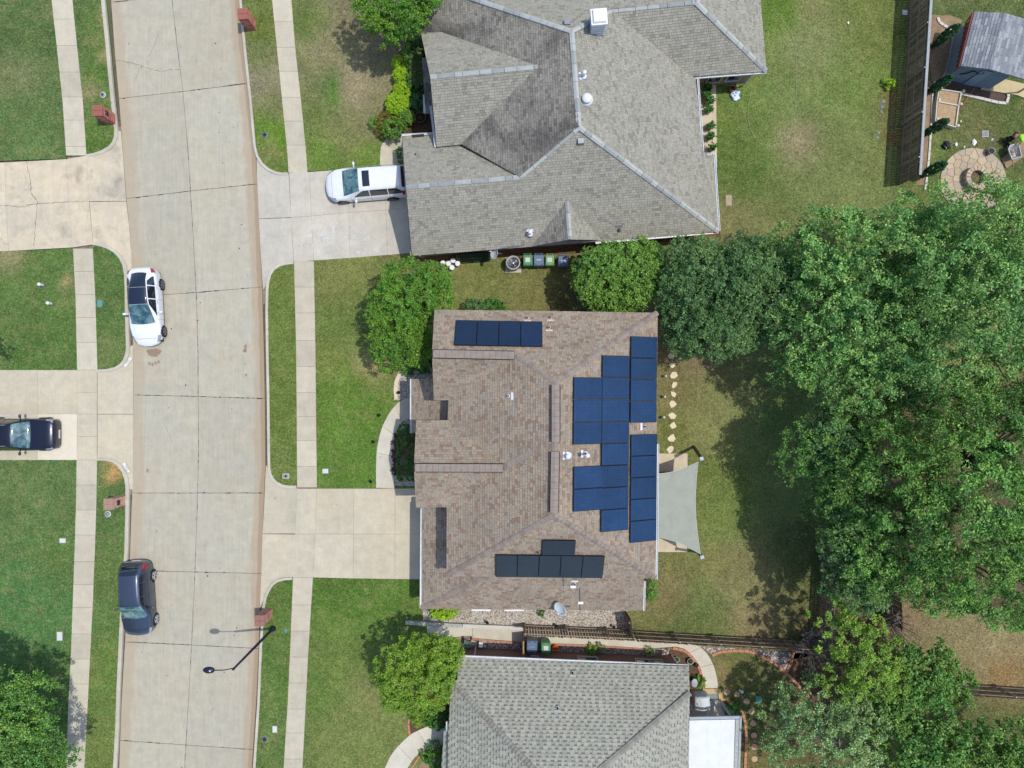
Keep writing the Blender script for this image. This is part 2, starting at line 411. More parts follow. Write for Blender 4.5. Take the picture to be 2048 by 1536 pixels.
# driveways: panels, each its own piece; the apron slopes down to the road
def apron(fa, fb, side):
    def z(x, y):
        if side < 0:
            a, b = rl(y), wlr(y); t = (a - x) / max(1, a - b)
        else:
            a, b = rr(y), wrl(y); t = (x - a) / max(1, b - a)
        return .005 + min(1, max(0, t)) * (ZL - .01)
    return z
def drive(panels, mat, base_poly, zf=None):
    b = MB(); b.prism([P(x, y) for x, y in base_poly], -.12, -.06)
    base = props(b.obj('driveway', m_djoint), kind='structure')
    for pn in panels:
        q, mt = pn[:4], (pn[4] if len(pn) > 4 else mat)
        (x0,y0),(x1,y1),(x2,y2),(x3,y3) = q          # NW, NE, SE, SW
        n = 4; rows = []
        vs = []
        for j in range(n+1):
            a = j/n
            for i in range(n+1):
                c = i/n
                x = (x0*(1-a)+x3*a)*(1-c)+(x1*(1-a)+x2*a)*c; y = (y0*(1-a)+y3*a)*(1-c)+(y1*(1-a)+y2*a)*c
                vs.append(P(x, y, zf(x, y) if zf else ZL - .006))
        cen = sum(vs, Vector())/len(vs)
        vs = [v + (Vector((cen.x, cen.y, v.z))-v).normalized()*.006 for v in vs]
        fs = [(j*(n+1)+i, (j+1)*(n+1)+i, (j+1)*(n+1)+i+1, j*(n+1)+i+1) for j in range(n) for i in range(n)]
        ring = list(range(n+1)) + [j*(n+1)+n for j in range(1,n+1)] + [n*(n+1)+i for i in range(n-1,-1,-1)] + [j*(n+1) for j in range(n-1,0,-1)]
        k0 = len(vs); vs += [vs[k]-Vector((0,0,.1)) for k in ring]; m = len(ring)
        fs += [(ring[k], ring[(k+1)%m], k0+(k+1)%m, k0+k) for k in range(m)]
        link('concrete_slab', M(vs, fs), mt, base)
    return base
zl_ = apron(0, 0, -1); zr_ = apron(0, 0, 1)
# upper left
dA = drive([[(-240,332),(10,325),(12,412),(-240,420)],[(10,325),(132,318),(137,404),(12,412)],[(132,318),(173,311),(178,402),(137,404)],
       [(-240,420),(12,412),(17,502),(-240,512)],[(12,412),(137,404),(145,495),(17,502)],[(137,404),(178,402),(186,489),(145,495)],
       [(173,311),(176,300),(181,402),(178,402)]], m_drive_old, [(-240,300),(262,250),(280,500),(262,560),(-240,530)], lambda x, y: min(ZL-.006, zl_(x, y)))
def flare(base, poly, mat, zf):
    """the fan-shaped apron of a driveway, bisected so that it can slope"""
    bm = bmesh.new(); vs = [bm.verts.new(P(x, y, 0)) for x, y in poly]; bm.faces.new(vs)
    for c in np.arange(-34, 34, .5):
        bmesh.ops.bisect_plane(bm, geom=bm.verts[:]+bm.edges[:]+bm.faces[:], plane_co=(c,0,0), plane_no=(1,0,0))
    me = bpy.data.meshes.new('flare')
    for v in bm.verts:
        px = v.co.x*S+1024; py = 768-v.co.y*S; v.co.z = zf(px, py)
        k = (1 - v.co.z/H); v.co.x *= k; v.co.y *= k
    bmesh.ops.recalc_face_normals(bm, faces=bm.faces); bm.to_mesh(me); bm.free()
    if me.polygons[0].normal.z < 0: me.flip_normals()
    return link('apron', me, mat, base)
zA = lambda x, y: min(ZL-.006, zl_(x, y)); zB = lambda x, y: min(ZL-.006, zr_(x, y))
flare(dA, [(174,303),(205,303),(232,262),(242,262),(246,310),(252.5,402),(179,402.5)], m_drive_old, zA)
flare(dA, [(179,403.5),(252.5,403),(258,450),(262,500),(264,570),(250,560),(240,520),(186,485)], m_drive_old, zA)
crack('crack', [(52,322),(60,352),(63,385),(75,405),(72,440),(68,492)], .022, m_joint, dA, ZL+.003, 0, 1.5, 5, 11)
crack('crack', [(-10,410),(40,414),(75,408),(137,403)], .02, m_joint, dA, ZL+.003, 0, 1.2, 5, 12)
# middle left
dB = drive([[(-240,740),(75,740),(75,828),(-240,828)],[(75,740),(154,740),(154,828),(75,828)],[(154,740),(194,740),(194,785),(154,785)],[(154,785),(194,785),(194,828),(154,828)],
       [(-240,828),(75,828),(75,873),(-240,873),m_drive_grey],[(75,828),(154,828),(154,920),(75,920),mk('new_concrete', C(222,212,190), .85, .05, 3)],[(-240,873),(75,873),(75,920),(-240,920)],
       [(154,828),(194,828),(194,873),(154,873)],[(154,873),(194,873),(194,920),(154,920)]],
       m_drive, [(-240,700),(270,690),(270,990),(-240,960)], zA)
flare(dB, [(195,735),(235,733),(252,700),(266,690),(267,828),(195,828)], m_drive, zA)
flare(dB, [(195,829),(267,829),(266,980),(254,975),(240,930),(195,925)], m_drive, zA)
# upper right
dC = drive([[(578,345),(618,344),(623,432),(582,435)],[(582,435),(623,432),(628,521),(588,524)],
       [(618,344),(695,338),(698,425),(623,432)],[(695,338),(768,332),(772,420),(698,425)],[(768,332),(900,324),(900,412),(772,420)],
       [(623,432),(698,425),(700,516),(628,521)],[(698,425),(772,420),(775,510),(700,516)],[(772,420),(900,412),(900,500),(775,510)]],
       m_drive_grey, [(505,250),(900,250),(900,560),(505,610)], zB)
flare(dC, [(513,280),(520,300),(545,335),(577,342),(582,434.5),(518,437),(514,350)], m_drive_grey, zB)
flare(dC, [(518,438),(582,435.5),(588,530),(560,535),(540,560),(526,580),(521,500)], m_drive_grey, zB)
m_chalk = mk('dried_whitewash', C(236, 234, 228), .9, .05, 3)
t_ = NT('dried_whitewash_film'); tr_ = t_.n('ShaderNodeBsdfTransparent'); mx_ = t_.n('ShaderNodeMixShader'); t_.fin(C(232,230,222), .9)
t_.l(t_.ramp(t_.noise(2.2, 6, rough=.7, dist=.8), [(.42, 0.0), (.62, .75)]), mx_.inputs[0]); t_.l(tr_.outputs[0], mx_.inputs[1]); t_.l(t_.b.outputs[0], mx_.inputs[2]); t_.l(mx_.outputs[0], t_.out.inputs[0])
for cx_, cy_, a_, b_, sd_ in ((660,464,34,12,3),(650,490,22,16,5),(735,500,38,8,7),(720,470,30,14,9)): blot('white_smear', cx_, cy_, a_, b_, ZL+.003+sd_*.0004, t_.m, dC, sd_, 30, .5)
# middle right (garage drive of the brown-roofed house)
dD = drive([[(594,977),(633,977),(630,1068),(590,1068)],[(590,1068),(630,1068),(626,1155),(585,1155)],
       [(633,977),(708,977),(707,1068),(630,1068)],[(708,977),(790,977),(790,1068),(707,1068)],[(790,977),(900,977),(900,1068),(790,1068)],
       [(630,1068),(707,1068),(706,1157),(626,1155)],[(707,1068),(790,1068),(790,1158),(706,1157)],[(790,1068),(900,1068),(900,1160),(790,1158)]],
       m_drive, [(520,930),(900,960),(900,1170),(520,1220)], zB)
flare(dD, [(532,930),(545,955),(560,972),(594,976),(590,1067),(525,1067),(529,1000)], m_drive, zB)
flare(dD, [(525,1068),(590,1069),(585,1160),(555,1165),(534,1185),(520,1215),(524,1100)], m_drive, zB)

# lawns: albedo sampled from a list of survey spots (green, dry and bare turf)
ZON = [(60,60,60,(78,105,56)),(40,150,35,(112,122,78)),(60,250,60,(84,114,60)),(95,28,12,(150,140,98)),(120,90,50,(76,106,54)),
 (190,60,25,(76,110,44)),(205,40,9,(170,150,108)),(200,66,9,(160,145,100)),(178,82,10,(150,142,95)),(209,106,8,(165,148,105)),(195,130,26,(80,112,46)),(175,185,10,(152,140,100)),(200,230,25,(88,116,54)),(180,290,25,(70,108,36)),
 (70,600,70,(80,112,52)),(20,520,18,(150,140,100)),(130,600,9,(176,152,112)),(138,565,7,(166,146,106)),(100,680,60,(74,110,48)),(220,600,40,(76,110,52)),(215,700,12,(110,122,70)),
 (60,1000,60,(84,114,60)),(60,1200,60,(70,116,60)),(25,955,12,(110,125,75)),(120,1120,40,(78,112,52)),(230,940,8,(196,152,96)),(225,955,7,(186,148,90)),(222,1000,25,(76,106,52)),(215,1150,30,(90,118,58)),(225,1350,40,(94,122,54)),(205,1500,40,(104,126,58)),(60,1400,50,(72,112,52)),
 (515,110,18,(110,122,72)),(520,60,14,(98,120,44)),(530,160,20,(140,135,105)),(545,270,22,(92,128,40)),(535,300,8,(140,130,90)),(558,210,14,(112,118,74)),
 (565,620,40,(100,122,54)),(560,800,40,(94,118,50)),(570,930,25,(104,122,60)),
 (555,1200,25,(84,116,50)),(545,1320,40,(84,118,52)),(540,1480,40,(90,118,58)),
 (660,100,30,(140,134,98)),(700,180,26,(152,138,110)),(668,165,16,(78,122,48)),(675,200,14,(84,126,46)),(740,50,30,(134,124,96)),(620,50,18,(92,116,52)),(625,130,18,(128,130,86)),(632,220,14,(104,122,62)),(650,310,26,(96,128,50)),(730,230,26,(138,134,96)),(740,320,20,(100,132,50)),(690,270,26,(122,128,76)),
 (680,560,40,(122,128,70)),(700,640,50,(100,122,56)),(660,720,24,(112,128,60)),(740,730,20,(160,150,100)),(690,800,40,(92,128,46)),(700,900,50,(88,128,46)),(645,850,18,(92,124,44)),
 (940,560,50,(116,124,66)),(1060,590,40,(124,124,72)),(930,545,16,(150,130,92)),(1110,600,26,(104,98,64)),(850,540,30,(130,116,80)),
 (700,1200,40,(78,116,42)),(680,1300,40,(100,126,56)),(700,1450,50,(116,132,70)),(740,1400,30,(128,134,80)),(740,1210,30,(84,120,46)),(640,1400,30,(86,120,48)),(655,1430,10,(128,136,84)),
 (1480,200,50,(104,128,60)),(1620,100,40,(128,138,86)),(1600,280,22,(152,142,108)),(1470,330,40,(90,116,52)),(1560,30,24,(90,124,42)),(1560,180,40,(114,134,72)),(1700,160,40,(112,134,66)),(1690,300,40,(118,132,76)),(1750,50,40,(112,126,62)),(1785,200,12,(128,104,66)),(1790,270,10,(134,104,66)),(1800,60,16,(84,104,46)),(1460,450,30,(130,128,82)),(1440,240,18,(98,122,46)),(1620,20,12,(140,136,88)),
 (1400,690,40,(132,118,90)),(1420,850,50,(132,134,82)),(1450,1000,60,(108,126,62)),(1500,1150,50,(134,130,86)),(1400,1220,40,(100,116,62)),(1345,1190,26,(128,116,78)),(1560,1000,50,(112,132,76)),(1570,850,60,(108,132,72)),(1520,760,40,(108,126,74)),(1345,780,30,(126,118,74)),(1350,860,26,(108,116,58)),(1420,950,30,(100,116,52)),(1480,780,40,(124,128,80)),(1600,1100,50,(92,108,62)),(1510,1240,30,(138,124,90)),(1420,1130,24,(124,124,72)),
 (1900,230,40,(100,112,64)),(1900,15,40,(84,102,56)),(2030,220,30,(80,100,50)),(1870,320,20,(92,112,56)),(1960,260,20,(112,112,70)),(2040,360,20,(90,104,54)),
 (1960,1300,50,(150,136,100)),(2000,1345,26,(158,126,86)),(1900,1320,30,(140,130,90)),(1810,1240,20,(150,126,96)),(1480,1340,26,(108,110,62)),(1450,1350,14,(150,130,90)),(1500,1430,50,(84,100,52)),(1520,1500,40,(110,104,62)),(1600,1420,40,(100,84,58)),(1900,1480,80,(92,100,56)),(1790,1440,40,(84,98,52)),(1700,1300,60,(96,84,62))]
ZX = np.array([z[0] for z in ZON], float); ZY = np.array([z[1] for z in ZON], float); ZR = np.array([z[2] for z in ZON], float)
ZC = np.array([[lin(c + (8 if z[0] < 240 else 3))/F for c in z[3]] for z in ZON])
def lawncol(px, py):
    px = np.asarray(px, float); py = np.asarray(py, float)
    d = np.hypot(px[:, None]-ZX, py[:, None]-ZY) / ZR
    w_ = 1 / (d**4.0 + .05)
    return (w_ @ ZC) / w_.sum(1, keepdims=True)
def set_col(me, cols):
    a = me.color_attributes.new('Col', 'FLOAT_COLOR', 'POINT')
    c = np.ones((len(me.vertices), 4), np.float32); c[:, :3] = cols; a.data.foreach_set('color', c.ravel())
def lawnmat(name):
    t = NT(name); a = t.n('ShaderNodeVertexColor'); a.layer_name = 'Col'; c = a.outputs[0]
    dry = t.ramp(t.noise(1.3, 5, rough=.7, dist=.2), [(.46, 0.0), (.66, .30)])
    c = t.mix(c, C(158, 154, 100), dry)
    c = t.mix(c, t.ramp(t.noise(.45, 4), [(.3, g4(.84)), (.7, g4(1.12))]), 1.0, 'MULTIPLY')
    c = t.mix(c, t.ramp(t.noise(3.2, 6, rough=.75), [(.3, g4(.74)), (.7, g4(1.28))]), 1.0, 'MULTIPLY')
    c = t.mix(c, C(170, 160, 112), t.ramp(t.noise(9, 3, rough=.7), [(.50, 0.0), (.72, .50)]))
    c = t.mix(c, t.ramp(t.noise(11, 4, rough=.8), [(.34, g4(.50)), (.66, g4(1.42))]), 1.0, 'MULTIPLY')
    t.bump(t.noise(12, 4, rough=.8), 1.0, .07)
    return t.fin(c, .95, 0, .1)
m_lawn = lawnmat('turf')
def sheet(poly, z, thick=.10, cell=.8, warp=True):
    bm = bmesh.new(); vs = [bm.verts.new(P(x, y, 0)) for x, y in poly]; fc = bm.faces.new(vs)
    xs = [v.co.x for v in bm.verts]; ysv = [v.co.y for v in bm.verts]
    for c in np.arange(math.floor(min(xs)), max(xs), cell):
        bmesh.ops.bisect_plane(bm, geom=bm.verts[:]+bm.edges[:]+bm.faces[:], plane_co=(c,0,0), plane_no=(1,0,0))
    for c in np.arange(math.floor(min(ysv)), max(ysv), cell):
        bmesh.ops.bisect_plane(bm, geom=bm.verts[:]+bm.edges[:]+bm.faces[:], plane_co=(0,c,0), plane_no=(0,1,0))
    bmesh.ops.triangulate(bm, faces=[f for f in bm.faces if len(f.verts) > 4])
    bmesh.ops.recalc_face_normals(bm, faces=bm.faces)
    if sum(f.normal.z for f in bm.faces) < 0: bmesh.ops.reverse_faces(bm, faces=bm.faces)
    k = 1 - z/H
    for v in bm.verts: v.co.x *= k; v.co.y *= k; v.co.z = z
    r = bmesh.ops.extrude_edge_only(bm, edges=[e for e in bm.edges if e.is_boundary])
    for e in r['geom']:
        if isinstance(e, bmesh.types.BMVert): e.co.z -= thick
    me = bpy.data.meshes.new('sheet'); bm.to_mesh(me); bm.free()
    n = len(me.vertices); co = np.empty(n*3); me.vertices.foreach_get('co', co); co = co.reshape(-1, 3)
    kk = 1 - co[:, 2]/H
    set_col(me, lawncol(co[:, 0]/kk*S+1024, 768-co[:, 1]/kk*S))
    return me
LAWNS = []
def lawn(poly, label=None):
    me = sheet(poly, ZL); o = props(link('lawn', me, m_lawn), label, None, None, 'structure'); LAWNS.append((o, poly)); return o
def side(f, y0, y1, off=0.0, step=25):
    n = max(2, int(abs(y1-y0)/step)+1); return [(f(y)+off, y) for y in np.linspace(y0, y1, n)]
OFF = 3.0   # kerb width in survey units, about
kl = lambda y: rl(y) - 10 if y < 255 else rl(y) - 11
kr = lambda y: rr(y) + 5
lawn([(-300,-260)] + side(wll, -260, 317) + [(-300,333)])
lawn([(-300,512),(0,503)] + side(wll, 497, 740) + [(-300,740)])
lawn([(-300,920)] + side(wll, 920, 1800) + [(-300,1800)])
KL1 = side(lambda y: np.interp(y, [-260,0,100,200,265], [188,205,215,224,232]), -260, 262) + [(231,275),(227,286),(219,295),(205,303),(190,308),(174,311)]
KL2 = [(187,490),(200,492),(216,497),(230,505),(241,517),(248,531),(251,548),(252.5,575),(252.5,600),(254,660),(255,695),(254,707),(249,720),(242,729),(232,735),(216,739),(195,740)]
KL3 = [(194,920),(210,920),(226,923),(238,931),(247,944),(252,958),(254,975),(254,1000),(252,1100),(248,1160),(243.5,1220),(240,1297),(236,1380),(234,1447),(229,1536),(219,1800)]
KR1 = side(lambda y: np.interp(y, [-260,0,100,200,290], [458,484,493,504,512]), -260, 288) + [(514,300),(518,313),(526,327),(538,338),(553,345),(565,347),(577,347)]
KR2 = [(588,524),(572,526),(558,530),(547,538),(540,548),(536,562),(534,578),(533,620),(534,700),(536,800),(537,900),(537.5,935),(540,948),(545,958),(554,967),(566,973),(580,975),(594,975)]
KR3 = [(586,1154),(570,1155),(555,1159),(544,1167),(536,1180),(530,1195),(527,1212),(524,1250),(521,1294),(517,1399),(508,1536),(492,1800)]
lawn(side(wlr, 311, -260) + KL1)
lawn(side(wlr, 740, 490) + KL2)
lawn(side(wlr, 1800, 920) + KL3)
lawn(KR1 + side(wrl, 347, -260))
lawn(KR2 + side(wrl, 975, 524))
lawn(KR3 + side(wrl, 1800, 1154))
# the big joined-up plots east of the pavement
lawn(side(wrr, -260, 343) + [(760,333),(805,329),(890,324),(900,505),(820,507),(628,521)] + side(wrr, 522, 976) + [(752,976),(790,977),(900,977),(900,1160),(840,1159)] + side(wrr, 1156, 1800) + [(2350,1800),(2350,-260)])

# kerbs: a real upstand that follows the turf edge
def kerb(pts, flip, w_=.17):
    q = [P(x, y, 0) for x, y in pts]; v = []; f = []
    for i, p in enumerate(q):
        d = (q[min(i+1, len(q)-1)] - q[max(i-1, 0)]).normalized(); s = Vector((-d.y, d.x, 0)) * (1 if flip else -1)
        zt = ZL + .018
        v += [p - s*.02 + Vector((0,0,zt)), p + s*(w_*.7) + Vector((0,0,zt)), p + s*w_ + Vector((0,0,zt-.05)), p + s*(w_+.02) + Vector((0,0,-.05)), p - s*.02 + Vector((0,0,-.05))]
        if i:
            a, b = (i-1)*5, i*5
            for k in range(4): f.append((a+k, a+k+1, b+k+1, b+k))
    f += [(0,1,2,3,4), tuple(len(v)-5+k for k in (4,3,2,1,0))]
    bm = bmesh.new(); me = M(v, f); bm.from_mesh(me); bmesh.ops.recalc_face_normals(bm, faces=bm.faces); bm.to_mesh(me); bm.free()
    return props(link('kerb', me, m_kerb), kind='structure')
kerbs = [kerb(KL1, True), kerb(KL2, True), kerb(KL3, True), kerb(KR1, False), kerb(KR2, True), kerb(KR3, True)]
# house numbers stencilled on the returns of the two kerbs
m_numw = mk('white_stencil_paint', C(236, 236, 232), .7, .03, 5); m_numk = mk('black_stencil_paint', C(40, 40, 40), .7, .05, 5)
def kerb_number(kb, txt, x, y, ang):
    c = P(x, y, ZL + .022); n = MB(); n.cbox((0,0,0), .62, .17, .004, 0)
    for i, vtx in enumerate(n.v):
        a, b = math.cos(ang), math.sin(ang); n.v[i] = (c.x+vtx[0]*a-vtx[1]*b, c.y+vtx[0]*b+vtx[1]*a, c.z+vtx[2])
    pl = n.obj('number_panel', m_numw, kb)
    cu = bpy.data.curves.new('t', 'FONT'); cu.body = txt; cu.size = .19; cu.align_x = 'CENTER'; cu.align_y = 'CENTER'; cu.space_character = 1.25; cu.extrude = .001
    to = bpy.data.objects.new('t', cu); COL.objects.link(to); bpy.context.view_layer.update()
    me = bpy.data.meshes.new_from_object(to.evaluated_get(bpy.context.evaluated_depsgraph_get())); bpy.data.objects.remove(to)
    me.transform(Matrix.Translation((c.x, c.y, c.z+.006)) @ Matrix.Rotation(ang, 4, 'Z'))
    link('house_number', me, m_numk, pl)
kerb_number(kerbs[1], '1901', 256, 724, R(52)); kerb_number(kerbs[2], '1905', 253, 935, R(-58))

# beds, paths and gravel
def bed(name, poly, z0, z1, mat, label=None):
    m_ = MB(); m_.prism([P(x, y, z1) for x, y in poly], z0, z1)
    return props(m_.obj(name, mat), label, None, None, 'structure')
def gravelmat(name, cols, scale=16):
    t = NT(name); v = t.n('ShaderNodeTexVoronoi'); v.inputs['Scale'].default_value = scale; t.l(t.pos(), v.inputs['Vector'])
    sep = t.n('ShaderNodeSeparateXYZ'); t.l(v.outputs['Color'], sep.inputs[0])
    c = t.ramp(sep.outputs[0], cols, 'CONSTANT')
    c = t.mix(c, g4(.3), t.ramp(v.outputs['Distance'], [(.35, 0.0), (.75, .8)]), 'MULTIPLY') if False else c
    c = t.mix(c, t.ramp(v.outputs['Distance'], [(.2, g4(1.1)), (.6, g4(.55))]), 1.0, 'MULTIPLY')
    t.bump(v.outputs['Distance'], -.8, .05)
    return t.fin(c, .85, 0, .3)
m_gravel = gravelmat('pale_gravel', [(0, C(214,204,190)), (.3, C(190,176,160)), (.6, C(226,218,206)), (.85, C(160,140,124))])
m_gravel2 = gravelmat('pink_grey_gravel', [(0, C(196,176,166)), (.3, C(158,140,132)), (.6, C(214,204,198)), (.85, C(124,104,96))], 13)
m_stone = mk('pale_flagstone', C(226, 210, 180), .9, .08, 5, bump=.02, fine=.06)
m_patio = concrete('patio_concrete', C(214, 200, 172), C(204, 190, 162), obj_var=.02, stain=.2)
m_edge = mk('red_concrete_edging', C(192, 134, 106), .9, .12, 4)
m_pathp = concrete('garden_path_concrete', C(214, 208, 192), C(206, 196, 176), obj_var=.06, stain=.1)
def arc_path(name, outer, inner, joints, mat, z=ZL+.012, label=None, thick=.1):
    """a curved path cut into slabs; outer and inner are matching point lists"""
    b = MB(); poly = outer + inner[::-1]
    base = props(bed(name, poly, 0.02, z-.05, m_joint, label), kind='structure')
    n = len(outer); cuts = [0] + joints + [n-1]
    for a, c in zip(cuts[:-1], cuts[1:]):
        pl = outer[a:c+1] + inner[a:c+1][::-1]; q = [P(x, y, z) for x, y in pl]; cen = sum(q, Vector())/len(q)
        q = [p + (cen-p).normalized()*.012 for p in q]
        m_ = MB(); m_.prism(q, z-thick, z); m_.obj('concrete_slab', mat, base)
    return base
def smooth(pts, n=6):
    out = []
    for i in range(len(pts)-1):
        p0 = pts[max(i-1,0)]; p1 = pts[i]; p2 = pts[i+1]; p3 = pts[min(i+2,len(pts)-1)]
        for k in range(n):
            t = k/n
            out.append(tuple(.5*((2*p1[j])+(-p0[j]+p2[j])*t+(2*p0[j]-5*p1[j]+4*p2[j]-p3[j])*t*t+(-p0[j]+3*p1[j]-3*p2[j]+p3[j])*t**3) for j in (0,1)))
    out.append(pts[-1]); return out
# front walk of the brown-roofed house
arc_path('path', smooth([(752,976),(752,930),(755,890),(765,852),(783,820),(805,799),(840,790)], 5), smooth([(789,977),(789,935),(789,900),(792,872),(800,850),(813,840),(850,834)], 5), [8, 15, 22], m_pathp)
arc_path('path', smooth([(760,332),(760,312),(763,290),(775,276),(790,268),(830,262),(900,258)], 5), smooth([(830,330),(830,320),(830,310),(830,300),(840,296),(870,290),(905,285)], 5), [10, 18], m_walk)
arc_path('path', smooth([(768,1540),(782,1510),(806,1482),(830,1463),(856,1453),(900,1450)], 5), smooth([(800,1560),(814,1538),(832,1512),(852,1500),(875,1495),(910,1492)], 5), [8, 16], m_pathp)
# side walks between the brown house and the lower house
arc_path('path', [(854,1246),(945,1248),(1045,1252),(1300,1283),(1360,1283)], [(854,1271),(945,1276),(1045,1284),(1300,1297),(1365,1292)], [1, 2, 3], m_pathp)
arc_path('path', smooth([(1340,1283),(1385,1288),(1410,1302),(1426,1328),(1434,1355),(1437,1380)], 5), smooth([(1340,1291),(1368,1298),(1385,1312),(1399,1335),(1408,1360),(1410,1380)], 5), [8, 15], m_pathp, ZL+.018)
bed('gravel_bed', [(845,1200),(1255,1200),(1255,1262),(1045,1254),(890,1244),(846,1240)], .05, ZL+.012, m_gravel)
bed('gravel_bed', [(800,745),(812,722),(880,715),(880,800),(822,792),(800,800),(788,800),(790,768)], .05, ZL+.014, m_gravel)
bed('gravel_bed', [(812,838),(860,838),(860,900),(800,900),(795,865)], .05, ZL+.014, m_gravel)
bed('gravel_bed', [(790,950),(845,950),(845,972),(790,972)], .05, ZL+.016, m_gravel)
bed('stone_border', [(789,800),(787,780),(789,762),(798,742),(808,728),(813,730),(803,746),(796,765),(795,795)], .05, ZL+.05, m_stone)
bed('mulch_bed', [(788,868),(802,868),(802,950),(788,950)], .05, ZL+.02, mk('dark_red_mulch', C(74,50,46), .95, .3, 12, bump=.04, fine=.4))
bed('gravel_bed', [(915,1276),(1045,1284),(1300,1298),(1366,1296),(1366,1330),(915,1330)], .05, ZL+.010, m_gravel2)
bed('mulch_bed', [(1340,1298),(1366,1300),(1384,1314),(1397,1336),(1407,1362),(1408,1400),(1330,1400),(1330,1330)], .05, ZL+.014, m_mulch)
bed('gravel_bed', [(1395,1291),(1420,1293),(1640,1309),(1595,1299),(1590,1298),(1580,1320),(1572,1345),(1540,1320),(1510,1305),(1480,1300),(1440,1302),(1424,1310),(1412,1300)], .05, ZL+.014, m_gravel2)
bed('mulch_bed', [(1592,1300),(1640,1312),(1660,1420),(1640,1420),(1615,1392),(1574,1346),(1584,1320)], .05, ZL+.013, m_mulch)
bed('mulch_bed', [(790,170),(800,100),(880,95),(880,270),(810,268),(755,262),(752,235),(770,215),(776,190)], .05, ZL+.014, mk('shaded_soil', C(84,68,52), .95, .3, 6, bump=.03, fine=.3))
bed('mulch_bed', [(915,520),(1160,506),(1440,470),(1440,440),(900,470),(840,520),(870,528)], .05, ZL+.012, mk('reddish_leaf_mulch', C(120,84,62), .95, .35, 8, bump=.04, fine=.45))
bed('mulch_bed', [(822,1468),(818,1440),(828,1412),(900,1400),(900,1452),(862,1450),(838,1460)], .05, ZL+.012, m_mulch)
bed('mulch_bed', [(835,1540),(850,1512),(875,1498),(905,1494),(905,1560),(830,1560)], .05, ZL+.012, m_dirt)
# worn shady soil below the big trees
bed('bare_ground', smooth([(1640,1080),(1660,1000),(1640,900),(1700,800),(1850,780),(2200,800),(2200,1240),(1850,1190),(1700,1180),(1640,1080)], 3), .05, ZL+.008, mk('shady_soil', C(92,82,58), .95, .3, 2, bump=.03, fine=.3))
def edging(pts, name='edging', mat=m_edge, w_=.16, h_=.1, seglen=9):
    base = thing(name, 'x', 'edging'); props(base, kind='structure'); del base['category']; del base['label']
    pts = smooth(pts, 8); acc = []; run = 0
    m_ = None
    i = 0
    while i < len(pts)-1:
        j = i; d = 0
        while j < len(pts)-1 and d < seglen: d += math.hypot(pts[j+1][0]-pts[j][0], pts[j+1][1]-pts[j][1]); j += 1
        a, b = P(*pts[i], ZL+h_/2-.02), P(*pts[j], ZL+h_/2-.02); e = (b-a).normalized()*.012
        mm = MB(); mm.beam(a+e, b-e, w_, h_); mm.obj('edging_stone', mat, base); i = j
    return base
edging([(1424,1311),(1440,1304),(1480,1301),(1510,1306),(1545,1325),(1572,1346),(1600,1375),(1625,1405)])
edging([(1588,1300),(1582,1322),(1573,1345)])
edging([(1443,1398),(1465,1405),(1482,1420),(1490,1445),(1492,1480),(1490,1536),(1488,1600)])
edging([(1345,1296),(1370,1302),(1387,1318),(1400,1340),(1408,1378)])
edging([(820,1470),(817,1445),(826,1415),(832,1408)], w_=.12)
edging([(812,1560),(826,1532),(845,1506),(868,1497),(890,1493)], w_=.1)
edging([(918,1275),(1045,1286),(1180,1291),(1300,1299)], w_=.1, seglen=30)
# patio, stepping stones, flags
bed('patio', [(1290,907),(1375,907),(1374,1104),(1290,1104)], .05, ZL+.05, m_patio)
bed('patio', [(1380,160),(1432,170),(1434,335),(1380,335)], .05, ZL+.04, m_patio)
bed('patio', [(1376,1400),(1410,1378),(1437,1380),(1442,1400),(1478,1430),(1478,1600),(1376,1600)], .05, ZL+.03, m_drive_grey)
rs = random.Random(4)
def flag(parent, cx, cy, r_, mat, n=7, z=ZL+.035, seed=0, round_=False, name='flagstone'):
    q = random.Random(seed); v = []
    m_n = 14 if round_ else n
    for k in range(m_n):
        t = 2*math.pi*(k + (0 if round_ else q.uniform(-.3,.3)))/m_n; rr_ = r_*(1 if round_ else q.uniform(.62, 1.25))
        v.append(P(cx+rr_*math.cos(t), cy-rr_*math.sin(t)*(.95), z))
    m_ = MB(); m_.prism(v, 0.06, z); return m_.obj(name, mat, parent)
ss = props(thing('path', 'x', 'x'), kind='structure'); del ss['category']; del ss['label']; ss.name = 'stepping_stone_path'
for i, (x, y) in enumerate([(1342,692),(1343,711),(1345,731),(1346,750),(1348,770),(1347,788),(1346,808),(1345,831),(1345,852),(1343,876),(1342,897)]):
    flag(ss, x, y, [7,7,7.5,8.5,7,6.5,8,8,8,8,9][i], m_stone, 6, seed=i+5, name='stepping_stone')
m_rstone = mk('pink_round_paver', C(196,158,132), .9, .1, 6, bump=.01, fine=.08)
s2 = props(thing('stepping_stone_path', 'x', 'x'), kind='structure'); del s2['category']; del s2['label']
for i, (x, y) in enumerate([(1454,1385),(1474,1389),(1493,1403),(1503,1423),(1506,1447),(1508,1471),(1509,1494),(1509,1518),(1508,1542)]): flag(s2, x, y, 6.3, m_rstone, round_=True, seed=i, name='round_paver')
